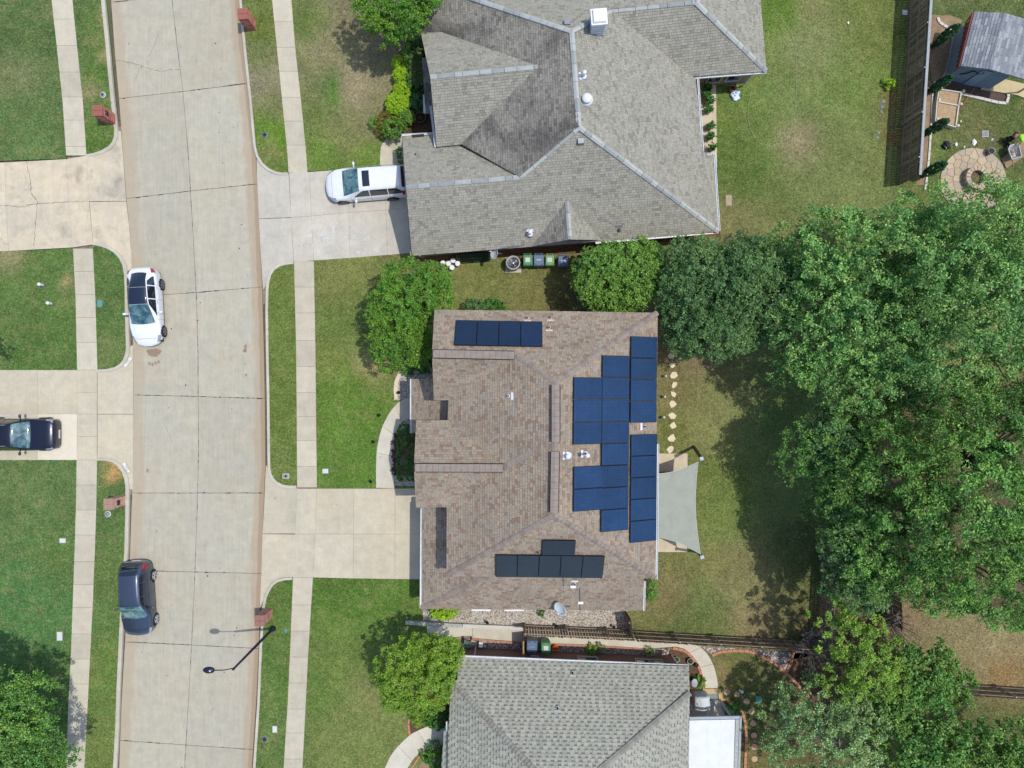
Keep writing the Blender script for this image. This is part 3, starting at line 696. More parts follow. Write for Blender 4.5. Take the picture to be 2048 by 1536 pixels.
# ------------------------------------------------ roofs
def plane_of(pts):
    n = Vector(); c = sum(pts, Vector()) / len(pts)
    for i in range(len(pts)):
        a = pts[i]; b = pts[(i+1) % len(pts)]; n += (a-c).cross(b-c)
    n.normalize()
    if n.z < 0: n = -n
    return c, n
def frame_of(c, n):
    u = Vector((0,0,1)).cross(n)
    u = Vector((1,0,0)) if u.length < 1e-4 else u.normalized()
    return u, n.cross(u).normalized()      # u along the eave, v up the slope
def clip_rect(poly, x0, x1, y0, y1):
    for ax, val, sg in ((0,x0,1),(0,x1,-1),(1,y0,1),(1,y1,-1)):
        if not poly: return poly
        out = []
        for i in range(len(poly)):
            p = poly[i]; q = poly[(i+1) % len(poly)]; dp = (p[ax]-val)*sg; dq = (q[ax]-val)*sg
            if dp >= 0: out.append(p)
            if (dp > 0 and dq < 0) or (dp < 0 and dq > 0):
                t = dp/(dp-dq); out.append((p[0]+(q[0]-p[0])*t, p[1]+(q[1]-p[1])*t))
        poly = out
    return poly
def area2(p): return sum(p[i][0]*p[(i+1)%len(p)][1]-p[(i+1)%len(p)][0]*p[i][1] for i in range(len(p)))/2
RP = {}
def roof_face(house, key, pts, m_sh, m_deck, row=.145, tabs=(.13,.18,.24,.30), thick=(.012,.026), seed=0, regular=0, deck=.16, m_gap=None):
    pts = [Vector(p) for p in pts]; c, n = plane_of(pts); u, v = frame_of(c, n)
    RP[key] = (c, n, u, v)
    rs_ = random.Random(seed + len(key) * 7)
    P2 = [((p-c).dot(u), (p-c).dot(v)) for p in pts]
    if area2(P2) < 0: P2 = P2[::-1]; pts = pts[::-1]
    gx_, gy_ = (.006, .006) if regular else (.010, .016)
    # deck slab under the shingles
    mm = MB(); q = [c + u*a + v*b - n*.012 for a, b in P2]; k = len(q)
    mm.add(q + [p - Vector((0,0,deck)) for p in q], [tuple(range(k)), tuple(reversed(range(k, 2*k)))] + [(i, k+i, k+(i+1)%k, (i+1)%k) for i in range(k)])
    rf = mm.obj('roof', m_deck, house)
    u0 = min(p[0] for p in P2); u1 = max(p[0] for p in P2); v0 = min(p[1] for p in P2); v1 = max(p[1] for p in P2)
    V = []; FA = []; MI = []; r = 0; y = v0
    while y < v1:
        x = u0 - rs_.random()*.3 if not regular else u0 - (regular if r % 2 else 0) - rs_.random()*.06; tk = 0
        while x < u1:
            if regular:
                w_ = regular * rs_.uniform(.75, 1.35) * (1.15 if tk % 2 else .85); t = thick[tk % 2]; tk += 1
            else: w_ = rs_.choice(tabs); t = rs_.choice(thick) + rs_.uniform(0, .004)
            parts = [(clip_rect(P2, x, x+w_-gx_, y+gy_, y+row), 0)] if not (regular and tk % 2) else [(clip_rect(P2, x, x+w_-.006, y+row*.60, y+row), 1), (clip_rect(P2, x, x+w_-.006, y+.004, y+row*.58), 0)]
            for pl, mi in parts:
              if len(pl) >= 3 and abs(area2(pl)) > 2e-4:
                  cl = [pl[0]]
                  for p in pl[1:]:
                      if abs(p[0]-cl[-1][0])+abs(p[1]-cl[-1][1]) > 1e-4: cl.append(p)
                  if len(cl) >= 3:
                      MI += [mi]*(len(cl)+1)
                      b0 = len(V); m = len(cl)
                      for (a, b) in cl: V.append(c + u*a + v*b + n*(t*(1-(b-y)/row*.85)))
                      for (a, b) in cl: V.append(c + u*a + v*b - n*.008)
                      FA.append(tuple(range(b0, b0+m)))
                      for i in range(m):
                          j = (i+1) % m; FA.append((b0+i, b0+m+i, b0+m+j, b0+j))
            x += w_
        y += row; r += 1
    o = link('shingle', M(V, FA), m_sh, rf); props(o, kind='stuff')
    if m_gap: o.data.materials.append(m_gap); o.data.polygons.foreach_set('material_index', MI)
    return rf
def ridge_caps(house, a, b, keyA, keyB, mat, w_=.17, L=.28, gap=.02, th=.035, lift=.03, var=0.0, mats=None, name='ridge_cap', seed=0):
    a = Vector(a); b = Vector(b); d = (b-a); Ln = d.length; d.normalize()
    rs_ = random.Random(seed)
    def down(key):
        n = RP[key][1]; s = n.cross(d).normalized()
        return (s if s.z < 0 else -s) if abs(s.z) > 1e-3 else s
    sa = down(keyA); sb = down(keyB)
    up = (RP[keyA][1] + RP[keyB][1]).normalized()
    if (sa - sb).length < .3: sb = -sa
    root = root_of(house).location
    def mesh(l):
        v = [Vector()+up*lift, sa*w_+up*lift, sb*w_+up*lift, d*l+up*(lift+th*.1), d*l+sa*w_+up*(lift+th*.1), d*l+sb*w_+up*(lift+th*.1)]
        v[0] = v[0]+up*th; v[1] = v[1]+up*th*.6; v[2] = v[2]+up*th*.6
        f = [(0,1,4,3),(0,3,5,2),(1,0,6,7),(0,2,8,6)]
        v += [v[0]-up*(th+lift+.03), v[1]-up*(th+lift+.03), v[2]-up*(th+lift+.03), v[4]-up*(lift+.03), v[5]-up*(lift+.03)]
        f += [(4,1,7,9),(2,5,10,8)]
        return M(v, f)
    cache = {}; t = 0
    while t < Ln - .05:
        l = L if not var else L*rs_.choice((1, 1+var, 1+2*var))
        l = min(l, Ln - t); key = round(l, 3)
        mt = rs_.choice(mats) if mats else mat
        if (key, mt.name) not in cache:
            me = mesh(l - gap); me.materials.append(mt); cache[(key, mt.name)] = me
        o = bpy.data.objects.new(name, cache[(key, mt.name)]); COL.objects.link(o); o.parent = house
        o.location = a + d*t - root; t += l
def gutter(house, a, b, inward, mat=m_white, w_=.09, straps=.9):
    """open-topped channel along an eave"""
    a = Vector(a); b = Vector(b); d = (b-a).normalized(); s = Vector(inward).normalized(); m_ = MB()
    s = (s - d*s.dot(d)).normalized(); o_ = -s*(w_+.01); z = Vector((0,0,-.02))
    def bx(c0, c1, ww, hh, zz):
        m_.beam(c0 + zz, c1 + zz, ww, hh)
    bx(a+o_, b+o_, .022, .10, z); bx(a+o_+s*w_, b+o_+s*w_, .02, .10, z)
    m_.beam(a+o_+s*w_/2+Vector((0,0,-.065)), b+o_+s*w_/2+Vector((0,0,-.065)), w_, .012)
    m_.beam(a+o_, a+o_+s*w_, .012, .10); m_.beam(b+o_, b+o_+s*w_, .012, .10)
    L = (b-a).length; k = straps
    while k < L: m_.beam(a+d*k+o_+Vector((0,0,.03)), a+d*k+o_+s*w_+Vector((0,0,.03)), .025, .01); k += straps
    return m_.obj('gutter', mat, house)
def walls(house, poly, z1, mat, inset=.4, z0=0.0):
    q = [P(*p) if len(p) == 3 else P(p[0], p[1], z1) for p in poly]; n = len(q)
    a = sum(q[i].x*q[(i+1)%n].y-q[(i+1)%n].x*q[i].y for i in range(n))
    if a < 0: q = q[::-1]
    out = []
    for i in range(n):
        p0, p1, p2 = q[i-1], q[i], q[(i+1)%n]
        d1 = (p1-p0); d1.z = 0; d1.normalize(); d2 = (p2-p1); d2.z = 0; d2.normalize()
        n1 = Vector((-d1.y, d1.x, 0)); n2 = Vector((-d2.y, d2.x, 0))
        m_ = (n1+n2); 
        if m_.length < .3: m_ = n1
        m_.normalize(); k = inset/max(.4, m_.dot(n1)); out.append(p1 + m_*k)
    mb = MB(); mb.prism(out, z0, z1); mb.obj('wall', mat, house); return out
def window(house, a, b, z0, z1, outn, frame=m_winframe, panes=2):
    """a to b: bottom corners on the wall; outn: outward"""
    a = Vector(a); b = Vector(b); d = (b-a).normalized(); o = Vector(outn).normalized()
    m_ = MB(); L = (b-a).length
    def bar(s0, s1, za, zb, t):
        m_.add([a+d*s0+o*0+Vector((0,0,za)), a+d*s1+Vector((0,0,za)), a+d*s1+Vector((0,0,zb)), a+d*s0+Vector((0,0,zb)),
                a+d*s0+o*t+Vector((0,0,za)), a+d*s1+o*t+Vector((0,0,za)), a+d*s1+o*t+Vector((0,0,zb)), a+d*s0+o*t+Vector((0,0,zb))],
               [(0,1,2,3),(7,6,5,4),(0,4,5,1),(1,5,6,2),(2,6,7,3),(3,7,4,0)])
    bar(0, L, z0, z0+.07, .07); bar(0, L, z1-.07, z1, .05); bar(0, .07, z0+.07, z1-.07, .05); bar(L-.07, L, z0+.07, z1-.07, .05)
    if panes == 2: bar(L/2-.03, L/2+.03, z0+.07, z1-.07, .05)
    w_ = m_.obj('window', frame, house)
    edges = [(.07, L/2-.03), (L/2+.03, L-.07)] if panes == 2 else [(.07, L-.07)]
    for s0, s1 in edges:
        g_ = MB(); q = [a+d*s0+o*.02+Vector((0,0,z0+.07)), a+d*s1+o*.02+Vector((0,0,z0+.07)), a+d*s1+o*.02+Vector((0,0,z1-.07)), a+d*s0+o*.02+Vector((0,0,z1-.07))]
        g_.add(q, [(0,1,2,3)]); g_.obj('pane', m_winglass, w_)
def onplane(key, px, py, lift=0.0):
    c, n = RP[key][:2]; o = Vector((0,0,H)); d = Vector(((px-1024)/S, -(py-768)/S, -H))
    t = ((c + n*lift) - o).dot(n) / d.dot(n); return o + d*t
def vent_pipe(house, key, px, py, hgt=.35, r_=.045, flash=True, cap=None, mat=None, flash_mat=None, down=None):
    p = onplane(key, px, py); c, n, u, v = RP[key]
    m_ = MB(); m_.tube([p-Vector((0,0,.1)), p+Vector((0,0,hgt))], r_, 10)
    o = m_.obj('vent_pipe', mat or m_pipe, house, True)
    if flash:
        f_ = MB(); a = p + v*.16 + n*.02; q = [a-u*.19-v*.0, a+u*.19-v*.0, a+u*.19+v*.13, a-u*.19+v*.13]
        f_.add(q + [x+n*.02 for x in q], [(4,5,6,7),(0,1,5,4),(1,2,6,5),(2,3,7,6),(3,0,4,7)]); f_.obj('flashing', flash_mat or m_white, o)
        g_ = MB(); g_.lathe(p, [(r_*2.6,.0),(r_*1.3,.09)], 12); g_.obj('collar', flash_mat or m_white, o, True)
    if cap:
        k_ = MB(); k_.lathe(p+Vector((0,0,hgt)), [(cap*.8,0),(cap,.03),(cap,.10),(cap*.7,.15),(.01,.17)], 18); k_.obj('cap', m_white, o, True)
    return o

# palettes
b0 = C(138,114,102); st_brown = [(0, C(154,137,119)), (.18, C(161,147,130)), (.36, C(152,142,128)), (.52, C(165,149,130)), (.68, C(146,127,112)), (.80, C(157,148,135)), (.93, C(139,119,106))]
m_sh_b = shingle('brown_blend_shingle', st_brown, .10)
m_sh_u = shingle('weathered_grey_shingle', [(0, C(156,154,141)), (.3, C(164,161,148)), (.6, C(149,146,134)), (.8, C(159,155,143)), (.93, C(138,134,123))], .05)
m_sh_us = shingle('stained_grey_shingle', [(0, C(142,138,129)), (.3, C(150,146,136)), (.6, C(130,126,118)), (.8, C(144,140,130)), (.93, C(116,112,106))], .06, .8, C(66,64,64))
m_sh_l = shingle('sage_grey_shingle', [(0, C(162,162,149)), (.35, C(172,171,157)), (.62, C(155,155,143)), (.8, C(166,165,152))], .05)
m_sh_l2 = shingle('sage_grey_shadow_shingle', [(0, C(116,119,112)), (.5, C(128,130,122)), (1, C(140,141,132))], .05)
m_cap_b = mk('brown_ridge_cap', C(150,138,128), .92, .12, 4, spec=.1, fine=.1)
m_capb2 = mk('brown_ridge_cap_dark', C(140,126,117), .92, .12, 4, spec=.1, fine=.1)
m_cap_u = mk('galvanised_ridge_metal', C(178,181,178), .6, .1, 3, spec=.3); m_cap_u2 = mk('galvanised_ridge_metal_dull', C(158,161,160), .6, .12, 3)
m_cap_l = mk('taupe_ridge_cap', C(150,147,138), .92, .1, 4, spec=.1, fine=.12); m_cap_l2 = mk('taupe_ridge_cap_dark', C(140,136,128), .92, .1, 4, spec=.1, fine=.12)
m_vent_side = mk('black_vent_shadow_side', C(28,26,26), .8, .1, 3)  # black vent sides, also painting the shadow lines along the raised ridge vents

# ================= brown-roofed house with the solar panels
EH, RH, GH, LE = 5.4, 8.05, 7.15, 2.8
hb = thing('house', 'brown shingled house with blue solar panels on its roof in the middle of the picture', 'house', P(1080, 900, 0))
NW = P(869,620,EH); NE = P(1315,625,EH); SE = P(1311,1157,EH); RN = P(1111,764,RH); RS_ = P(1108,1031,RH)
G1f = P(864,707,GH); G1e = P(1033,711,GH); G1s = P(868,800,EH+.02); G1v = P(897,800,EH+.05)
W1 = P(896,839,EH); G2n = P(832.5,841,EH+.02); G2nv = P(897,840,EH+.05); G2f = P(828,932,6.85); G2e = P(1007,935,6.85); G2s = P(832,1015,EH); G2sv = P(893,1014,EH)
Wb = P(893,1151,EH); Sb = P(893,1152,EH)
kw = dict(m_sh=m_sh_b, m_deck=m_fascia)
roof_face(hb, 'bN', [NW, NE, RN, G1e, G1f], seed=1, **kw)
roof_face(hb, 'bE', [NE, SE, RS_, RN], seed=2, **kw)
roof_face(hb, 'bS', [SE, Sb, RS_], seed=3, **kw)
roof_face(hb, 'bW', [RN, G1e, G1v, W1, G2e, G2sv, Wb, RS_], seed=4, **kw)
roof_face(hb, 'bG1', [G1f, G1e, G1v, G1s], seed=5, **kw)
roof_face(hb, 'bG2N', [G2f, G2e, G2nv, G2n], seed=6, **kw)
roof_face(hb, 'bG2S', [G2f, G2e, G2sv, G2s], seed=7, **kw)
# lower roofs: garage wing on the west, lean-to along the south, porch
LW0 = P(844,1005,LE); LWS = P(843,1217,LE); hipT = P(975,1153,4.55); LSE = P(1286,1221,LE); LSEt = P(1288,1150,4.65)
roof_face(hb, 'bLW', [LW0, LWS, hipT, P(975,1100,4.62), P(975,1000,4.55)], seed=8, **kw)
roof_face(hb, 'bLS', [LWS, LSE, LSEt, hipT], seed=9, **kw)
PW0 = P(823,758,LE+.15); PW1 = P(823,866,LE+.15)
roof_face(hb, 'bP', [PW0, PW1, P(915,858,4.3), P(915,758,4.3)], seed=10, **kw)
cap = lambda a, b, x, y, **k: ridge_caps(hb, a, b, x, y, m_cap_b, mats=[m_cap_b, m_cap_b, m_capb2], w_=.16, L=.27, gap=.008, th=.018, lift=.035, seed=len(x)+int(abs(a[0])*10), **k)
cap(NE, RN, 'bN', 'bE'); cap(G1e, RN, 'bN', 'bW'); cap(RS_, SE, 'bS', 'bE'); cap(Sb, RS_, 'bS', 'bW'); cap(LWS, hipT, 'bLW', 'bLS')
cap(P(1007,935,6.85), P(1103,884,7.92), 'bW', 'bW')
cap(RN, RS_, 'bE', 'bW')
def ridge_vent(house, a, b):
    a = Vector(a); b = Vector(b); m_ = MB(); m_.beam(a+Vector((0,0,.09)), b+Vector((0,0,.09)), .47, .10); o = m_.obj('ridge_vent', m_vent_side, house)
    d = (b-a).normalized(); L = (b-a).length; n = int(L/.3); s = Vector((-d.y, d.x, 0))
    me = None
    for i in range(n):
        if me is None:
            q = MB(); q.add([s*.20+Vector((0,0,-.02)), s*.20+d*(L/n-.008)+Vector((0,0,-.02)), d*(L/n-.008)+Vector((0,0,.03)), Vector((0,0,.03)), -s*.20+Vector((0,0,-.02)), -s*.20+d*(L/n-.008)+Vector((0,0,-.02))],
                          [(0,1,2,3),(3,2,5,4)]); me = q.mesh(); me.materials.append(m_cap_b)
        c_ = bpy.data.objects.new('ridge_cap', me); COL.objects.link(c_); c_.parent = o; c_.location = a + d*(i*L/n) + Vector((0,0,.165)) - root_of(house).location
ridge_vent(hb, P(1111,769,RH), P(1111,884,RH)); ridge_vent(hb, P(1110,903,RH), P(1108,1025,RH))
ridge_vent(hb, P(867,707.5,GH), P(1029,711,GH)); ridge_vent(hb, P(831,935,6.85), P(1006,935.5,6.85))
gutter(hb, P(845,1016,LE-.02), P(843.5,1216,LE-.02), (1,0,0)); gutter(hb, P(824,758,LE+.1), P(824,866,LE+.1), (1,0,0))
gutter(hb, P(1314,888,EH-.02), P(1311,1158,EH-.02), (-1,0,0)); gutter(hb, P(1288,1162,LE+.0), P(1286,1221,LE), (-1,0,0))
walls(hb, [(869,620),(1315,625),(1311,1157),(893,1155),(893,840),(893,800),(868,800)], EH-.15, m_brick_tan)
walls(hb, [(836,843),(990,843),(990,1014),(836,1014)], EH-.15, m_brick_tan, inset=.3)
walls(hb, [(843,1016),(1000,1016),(1000,1120),(1286,1120),(1286,1221),(843,1217)], LE-.15, m_brick_tan)
# gable ends
for a, b, c_ in ((NW, G1f, G1s), (G2n, G2f, G2s)):
    q = [Vector((p.x+.35, p.y, p.z-.12)) for p in (a, b, c_)]; m_ = MB(); m_.add(q + [Vector((p.x+.3, p.y, p.z)) for p in q], [(0,1,2),(5,4,3),(0,3,4,1),(1,4,5,2),(2,5,3,0)]); m_.obj('gable', m_brick_tan, hb)
# garage door and white window hoods seen below the south eave
gd = MB(); base = P(858,1060,0); gd.box(base.x-.08, base.x, P(0,1190,0).y, P(0,1040,0).y, .1, 2.3); gdo = gd.obj('garage_door', m_white, hb)
for x0, x1 in ((943,981),(1009,1048)):
    q = P(x0,1216,2.35); r_ = P(x1,1216,2.35); m_ = MB(); m_.box(q.x, r_.x, q.y-.18, q.y+.25, 2.25, 2.35); m_.obj('window_hood', m_white, hb)
for x, y, k in ((1017,792,'bW'),(1055,636,'bN'),(1101,635,'bN'),(1098,655,'bN'),(1289,853,'bE'),(1149,1167,'bLS'),(1076,1104,'bS')):
    vent_pipe(hb, k, x, y, .3, .045, flash_mat=mk('buff_flashing', C(214,196,176), .7, .1, 6) if k == 'bN' else m_white, flash=(k != 'bS'))
vent_pipe(hb, 'bE', 1135, 911, .35, .10, cap=.13, mat=m_white); vent_pipe(hb, 'bE', 1171, 907, 1.0, .065, cap=.12)

# solar panels
def panelmat(name, c1, c2):
    t = NT(name); br = t.n('ShaderNodeTexBrick'); uv = t.n('ShaderNodeUVMap'); t.l(uv.outputs[0], br.inputs['Vector'])
    br.offset = 0; br.inputs['Scale'].default_value = 1; br.inputs['Brick Width'].default_value = 1/6; br.inputs['Row Height'].default_value = .1; br.inputs['Mortar Size'].default_value = .004
    br.inputs['Color1'].default_value = c1; br.inputs['Color2'].default_value = c2; br.inputs['Mortar'].default_value = tuple(a*.5 for a in c1[:3])+(1,)
    c = t.mix(br.outputs['Color'], t.ramp(t.noise(1.1, 3), [(.3, g4(.88)), (.7, g4(1.14))]), 1.0, 'MULTIPLY')
    oi = t.n('ShaderNodeObjectInfo'); c = t.mix(c, t.ramp(oi.outputs['Random'], [(0, g4(.84)), (1, g4(1.14))]), 1.0, 'MULTIPLY')
    return t.fin(c, .2, 0, .4, .12)
m_pv = panelmat('solar_cells_east_sky_tone', C(21,51,86,1.1), C(25,57,92,1.1)); m_pvd = panelmat('solar_cells_north_sky_tone', C(16,36,66,1.1), C(18,40,72,1.1)); m_pvk = panelmat('solar_cells_south_sky_tone', C(24,34,48,1.1), C(26,38,54,1.1))  # same panels; each roof side's sky reflection is painted into the cell colour
m_pvf = mk('black_anodised_frame', C(20,24,34), .35, .1, 4, metal=.3); m_clip = m_metal
def solar(key, px, py, du, dv, su, sv, mat, label, group, cx=0, cy=0):
    """upper-left photo corner anchors the panel; du/dv indices step along eave and slope"""
    pass
def make_panel(c, u, v, n, su, sv, mat, label, group):
    """c: centre, u/v in-plane axes, su/sv sizes"""
    t = thing('solar_panel', label, 'solar panel', c - n*.10, 0, group)
    def slab(name, a0, a1, b0_, b1_, z0, z1, mt, par, uv=False):
        q = [c+u*a+v*b+n*z for z in (z0, z1) for a, b in ((a0,b0_),(a1,b0_),(a1,b1_),(a0,b1_))]
        me = M(q, [(3,2,1,0),(4,5,6,7),(0,1,5,4),(1,2,6,5),(2,3,7,6),(3,0,4,7)])
        if uv:
            l_ = me.uv_layers.new(name='UVMap'); 
            k = [(0,0),(1,0),(1,1),(0,1)]
            for pl in me.polygons:
                for li, vi in zip(pl.loop_indices, pl.vertices): l_.data[li].uv = k[vi % 4]
        return link(name, me, mt, par)
    slab('frame', -su/2, su/2, -sv/2, sv/2, -.04, .0, m_pvf, t)
    slab('cell_sheet', -su/2+.022, su/2-.022, -sv/2+.022, sv/2-.022, .0, .004, mat, t, True)
    for a in (-su/2+.1, su/2-.1): slab('mounting_foot', a-.04, a+.04, -sv/2+.2, -sv/2+.28, -.16, -.041, m_clip, t)
    return t
def cols(key, groups, mat, PWd=1.134, PL=1.72, lift=.16):
    for (px, py, dirp, dirq, su, sv, cnt, lab) in groups:
        c, n, u, v = RP[key]; p0 = onplane(key, px, py, lift)
        a = {'u': u, '-u': -u, 'v': v, '-v': -v}[dirp]; b = {'u': u, '-u': -u, 'v': v, '-v': -v}[dirq]
        for i in range(cnt):
            cc = p0 + a*(i*(su+.014)+su/2) + b*(sv/2)
            yield cc, a, b, n, su, sv, lab(i)
ords = ['topmost', 'second', 'third', 'fourth', 'fifth', 'sixth', 'seventh', 'eighth', 'ninth']
cE, nE, uE, vE = RP['bE']; du_ = uE if uE.y < 0 else -uE      # southward
nm = 'u' if du_ == uE else '-u'
def lab_e(col, off=0): return lambda i: '%s blue solar panel from the top of the %s column on the back roof' % (ords[i+off], col)
GE = [(1314.5,674.5,4,'outer',0,1262),(1314.5,868,5,'outer',4,0),(1259.5,712,8,'middle',0,0),(1204.5,755,3,'inner',0,0),(1204.5,931,2,'inner',3,0)]
pE = 'v' if vE.x < 0 else '-v'
for px, py, cnt, col, off, _ in GE:
    for a in cols('bE', [(px, py, nm, pE, 1.134, 1.69, cnt, lab_e(col, off))], m_pv):
        make_panel(a[0], a[1], a[2], a[3], a[4], a[5], m_pv, a[6], 'solar panels on the brown roof')
cN, nN, uN, vN = RP['bN']; nmN = 'u' if uN.x > 0 else '-u'
for a in cols('bN', [(912.5,640,nmN,'v',1.134,1.69,4,lambda i: '%s of four navy solar panels in the row near the upper roof edge' % ['leftmost','second from left','third from left','rightmost'][i])], m_pvd):
    make_panel(a[0], a[1], a[2], a[3], a[4], a[5], m_pvd, a[6], 'solar panels on the brown roof')
cS, nS, uS, vS = RP['bS']; nmS = 'u' if uS.x > 0 else '-u'
for a in cols('bS', [(991.5,1110,nmS,'-v',1.134,1.72,5,lambda i: '%s of five dark solar panels in the lower roof row' % ['leftmost','second from left','middle','second from right','rightmost'][i])], m_pvk):
    make_panel(a[0], a[1], a[2], a[3], a[4], a[5], m_pvk, a[6], 'solar panels on the brown roof')
for a in cols('bS', [(1085,1080.5,nmS,'-v',1.72,1.12,1,lambda i: 'single dark sideways solar panel above the lower roof row')], m_pvk):
    make_panel(a[0], a[1], a[2], a[3], a[4], a[5], m_pvk, a[6], 'solar panels on the brown roof')
# conduit down the lower roof
cb = MB(); q = [onplane('bLS', x, y, .05) for x, y in ((1127,1156),(1127,1173),(1160,1174),(1160,1222))]
for a, b in zip(q[:-1], q[1:]): cb.tube([a, b], .018, 6)
cb.obj('conduit', m_metal, hb)
for x, y in ((1146,1173),(1161,1205)):
    p = onplane('bLS', x, y, .03); m_ = MB(); m_.cbox(p, .3, .14, .09); m_.obj('junction_box', m_white, hb)

# ================= upper grey-roofed house
hu = thing('house', 'weathered grey shingled house with pale metal ridge lines and a white minivan outside', 'house', P(1150, 300, 0))
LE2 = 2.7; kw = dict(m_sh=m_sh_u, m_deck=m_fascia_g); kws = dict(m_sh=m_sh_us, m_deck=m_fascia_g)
def rot_uv(u, v, h):   # house axes (turned 4.65 degrees) in survey units on the ground -> world
    a = R(4.65); return Vector(((u*math.cos(a)-v*math.sin(a))/S, (u*math.sin(a)+v*math.cos(a))/S, h))
RNu = P(1143.5,62.5,6.3); RSu = P(1158,254,6.3); Be = P(1040,354,4.9); Bf = P(812,374,4.9)
Ae = P(1077,133,5.5); Af = P(860.4,153.6,5.5); Avn = P(883,64,3.4); Avs = P(927,288,3.5)
C0 = P(1222,21,5.0); C1 = P(1391,4,5.0); CSE = P(1533,142,2.7); CSv = P(1379,153,2.85)
SEu = P(1437,463,2.7); SWu = P(824,512,2.7); CN = rot_uv(523, 768, 2.7); NWu = rot_uv(-113, 768, 2.7)
roof_face(hu, 'uN', [NWu, RNu, C0, C1, CN], seed=21, **kw)
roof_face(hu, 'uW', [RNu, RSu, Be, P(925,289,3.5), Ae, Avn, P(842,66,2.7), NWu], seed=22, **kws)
roof_face(hu, 'uE', [RNu, C0, CSv, P(1394,155,2.9), P(1404,305,2.8), P(1427,307,2.6), SEu, RSu], seed=23, **kw)
roof_face(hu, 'uS', [RSu, Be, Bf, SWu, SEu], seed=24, **kw)
roof_face(hu, 'uBN', [Bf, Be, P(923,289,3.45), P(873,292,2.75), P(868,270,2.7), P(804,273,2.7)], seed=25, **kw)
roof_face(hu, 'uAN', [Af, Ae, Avn, P(842,67,3.3)], seed=26, **kw)
roof_face(hu, 'uAS', [Af, Ae, Avs, P(873.5,294,3.5)], seed=27, **kw)
roof_face(hu, 'uCS', [C0, C1, CSE, CSv], seed=28, **kw)
roof_face(hu, 'uCE', [C1, CSE, CN], seed=29, **kw)
# small gable on the south side, low hood on the west front
Da = P(1134,402,4.1); Df = P(1140,479,4.1); Dw = P(1066,492,2.78); De = P(1202,480,2.78)
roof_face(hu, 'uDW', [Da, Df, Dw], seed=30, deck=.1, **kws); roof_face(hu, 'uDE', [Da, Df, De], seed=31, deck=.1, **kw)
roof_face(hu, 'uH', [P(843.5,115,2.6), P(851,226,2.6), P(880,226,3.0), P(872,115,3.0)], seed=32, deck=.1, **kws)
uc = lambda a, b, x, y, **k: ridge_caps(hu, a, b, x, y, m_cap_u, mats=[m_cap_u, m_cap_u, m_cap_u2], w_=.15, L=.42, gap=.02, th=.02, lift=.06, var=.6, seed=int(abs(a[0])*13), **k)
uc(Bf, Be, 'uBN', 'uS'); uc(Be, RSu, 'uW', 'uS'); uc(RNu, RSu, 'uW', 'uE'); uc(RSu, SEu, 'uS', 'uE'); uc(Af, Ae, 'uAN', 'uAS'); uc(C0, C1, 'uN', 'uCS'); uc(C1, CSE, 'uCS', 'uCE'); uc(Da, Df, 'uDW', 'uDE'); uc(NWu, RNu, 'uN', 'uW'); uc(RNu, C0, 'uN', 'uE'); uc(CN, C1, 'uN', 'uCE')
gutter(hu, P(1394,157,2.85), P(1404,303,2.75), (-1,0,0)); gutter(hu, P(1405,305,2.7), P(1426,307,2.7), (0,1,0)); gutter(hu, P(1427,309,2.6), P(1437,462,2.6), (-1,0,0)); gutter(hu, P(1436,463,2.6), P(1191,484,2.6), (0,1,0))
gutter(hu, P(1386,154,2.65), P(1533,143,2.6), (0,1,0)); gutter(hu, P(805,273,2.62), P(824,512,2.57), (1,0,0), m_trim, w_=.06); gutter(hu, P(804,272,2.65), P(866,269,2.65), (0,-1,0)); gutter(hu, P(850,190,2.5), P(851,226,2.5), (1,0,0)); gutter(hu, P(863,212,3.4), P(873,294,3.4), (1,0,0))
walls(hu, [(842,20,2.7),(842,66,2.7),(873,292,2.7),(806,275,2.7),(824,512,2.7),(1437,463,2.7),(1404,305,2.7),(1390,148,2.7),(1533,142,2.7),(1524,-60,2.7),(842,-60,2.7)], 2.55, m_brick_tan)
q = [Df, Dw, De]; q = [Vector((p.x, p.y+.3, p.z-.1)) for p in q]; m_ = MB(); m_.add(q+[p+Vector((0,.1,0)) for p in q], [(0,1,2),(5,4,3),(0,3,4,1),(1,4,5,2),(2,5,3,0)]); m_.obj('gable', m_brick_tan, hu)
q = [Bf, SWu, P(804,273,2.7)]; q = [Vector((p.x+.4, p.y, p.z-.1)) for p in q]; m_ = MB(); m_.add(q+[p+Vector((.1,0,0)) for p in q], [(0,1,2),(5,4,3),(0,3,4,1),(1,4,5,2),(2,5,3,0)]); m_.obj('gable', m_brick_tan, hu)
# windows on the C wing south wall and on the south side
a = rot_uv(0,0,0)
wv = (rot_uv(1,0,0)-rot_uv(0,0,0)).normalized(); wn = Vector((wv.y, -wv.x, 0))
pA = P(1408,172,.2); pB = P(1478,168,.2)
cwall = P(1533,142,2.7) - wn*.40
def on_c(px):   # foot point on the wing's south wall for a given along-wall position
    p = P(px, 155, 2.0); k = (cwall - p).dot(wn); q = p + wn*k; q.z = 0; return q + wn*.005
window(hu, on_c(1422), on_c(1452), .75, 2.25, wn, mk('buff_window_trim', C(196,176,150), .6, .05, 3), 1); window(hu, on_c(1462), on_c(1492), .75, 2.25, wn, m_trim, 1)
dsp = MB(); e = P(1506,147,2.5); dsp.tube([e, P(1486,172,.15)], .04, 6); dsp.obj('downpipe', m_white, hu)
swall = P(824,512,2.7) - wn*.40
def on_s(px):
    p = P(px, 485, 2.0); k = (swall-p).dot(wn); q = p+wn*k; q.z = 0; return q + wn*.005
window(hu, on_s(1104), on_s(1126), 1.0, 2.4, wn); window(hu, on_s(1136), on_s(1160), 1.0, 2.4, wn)
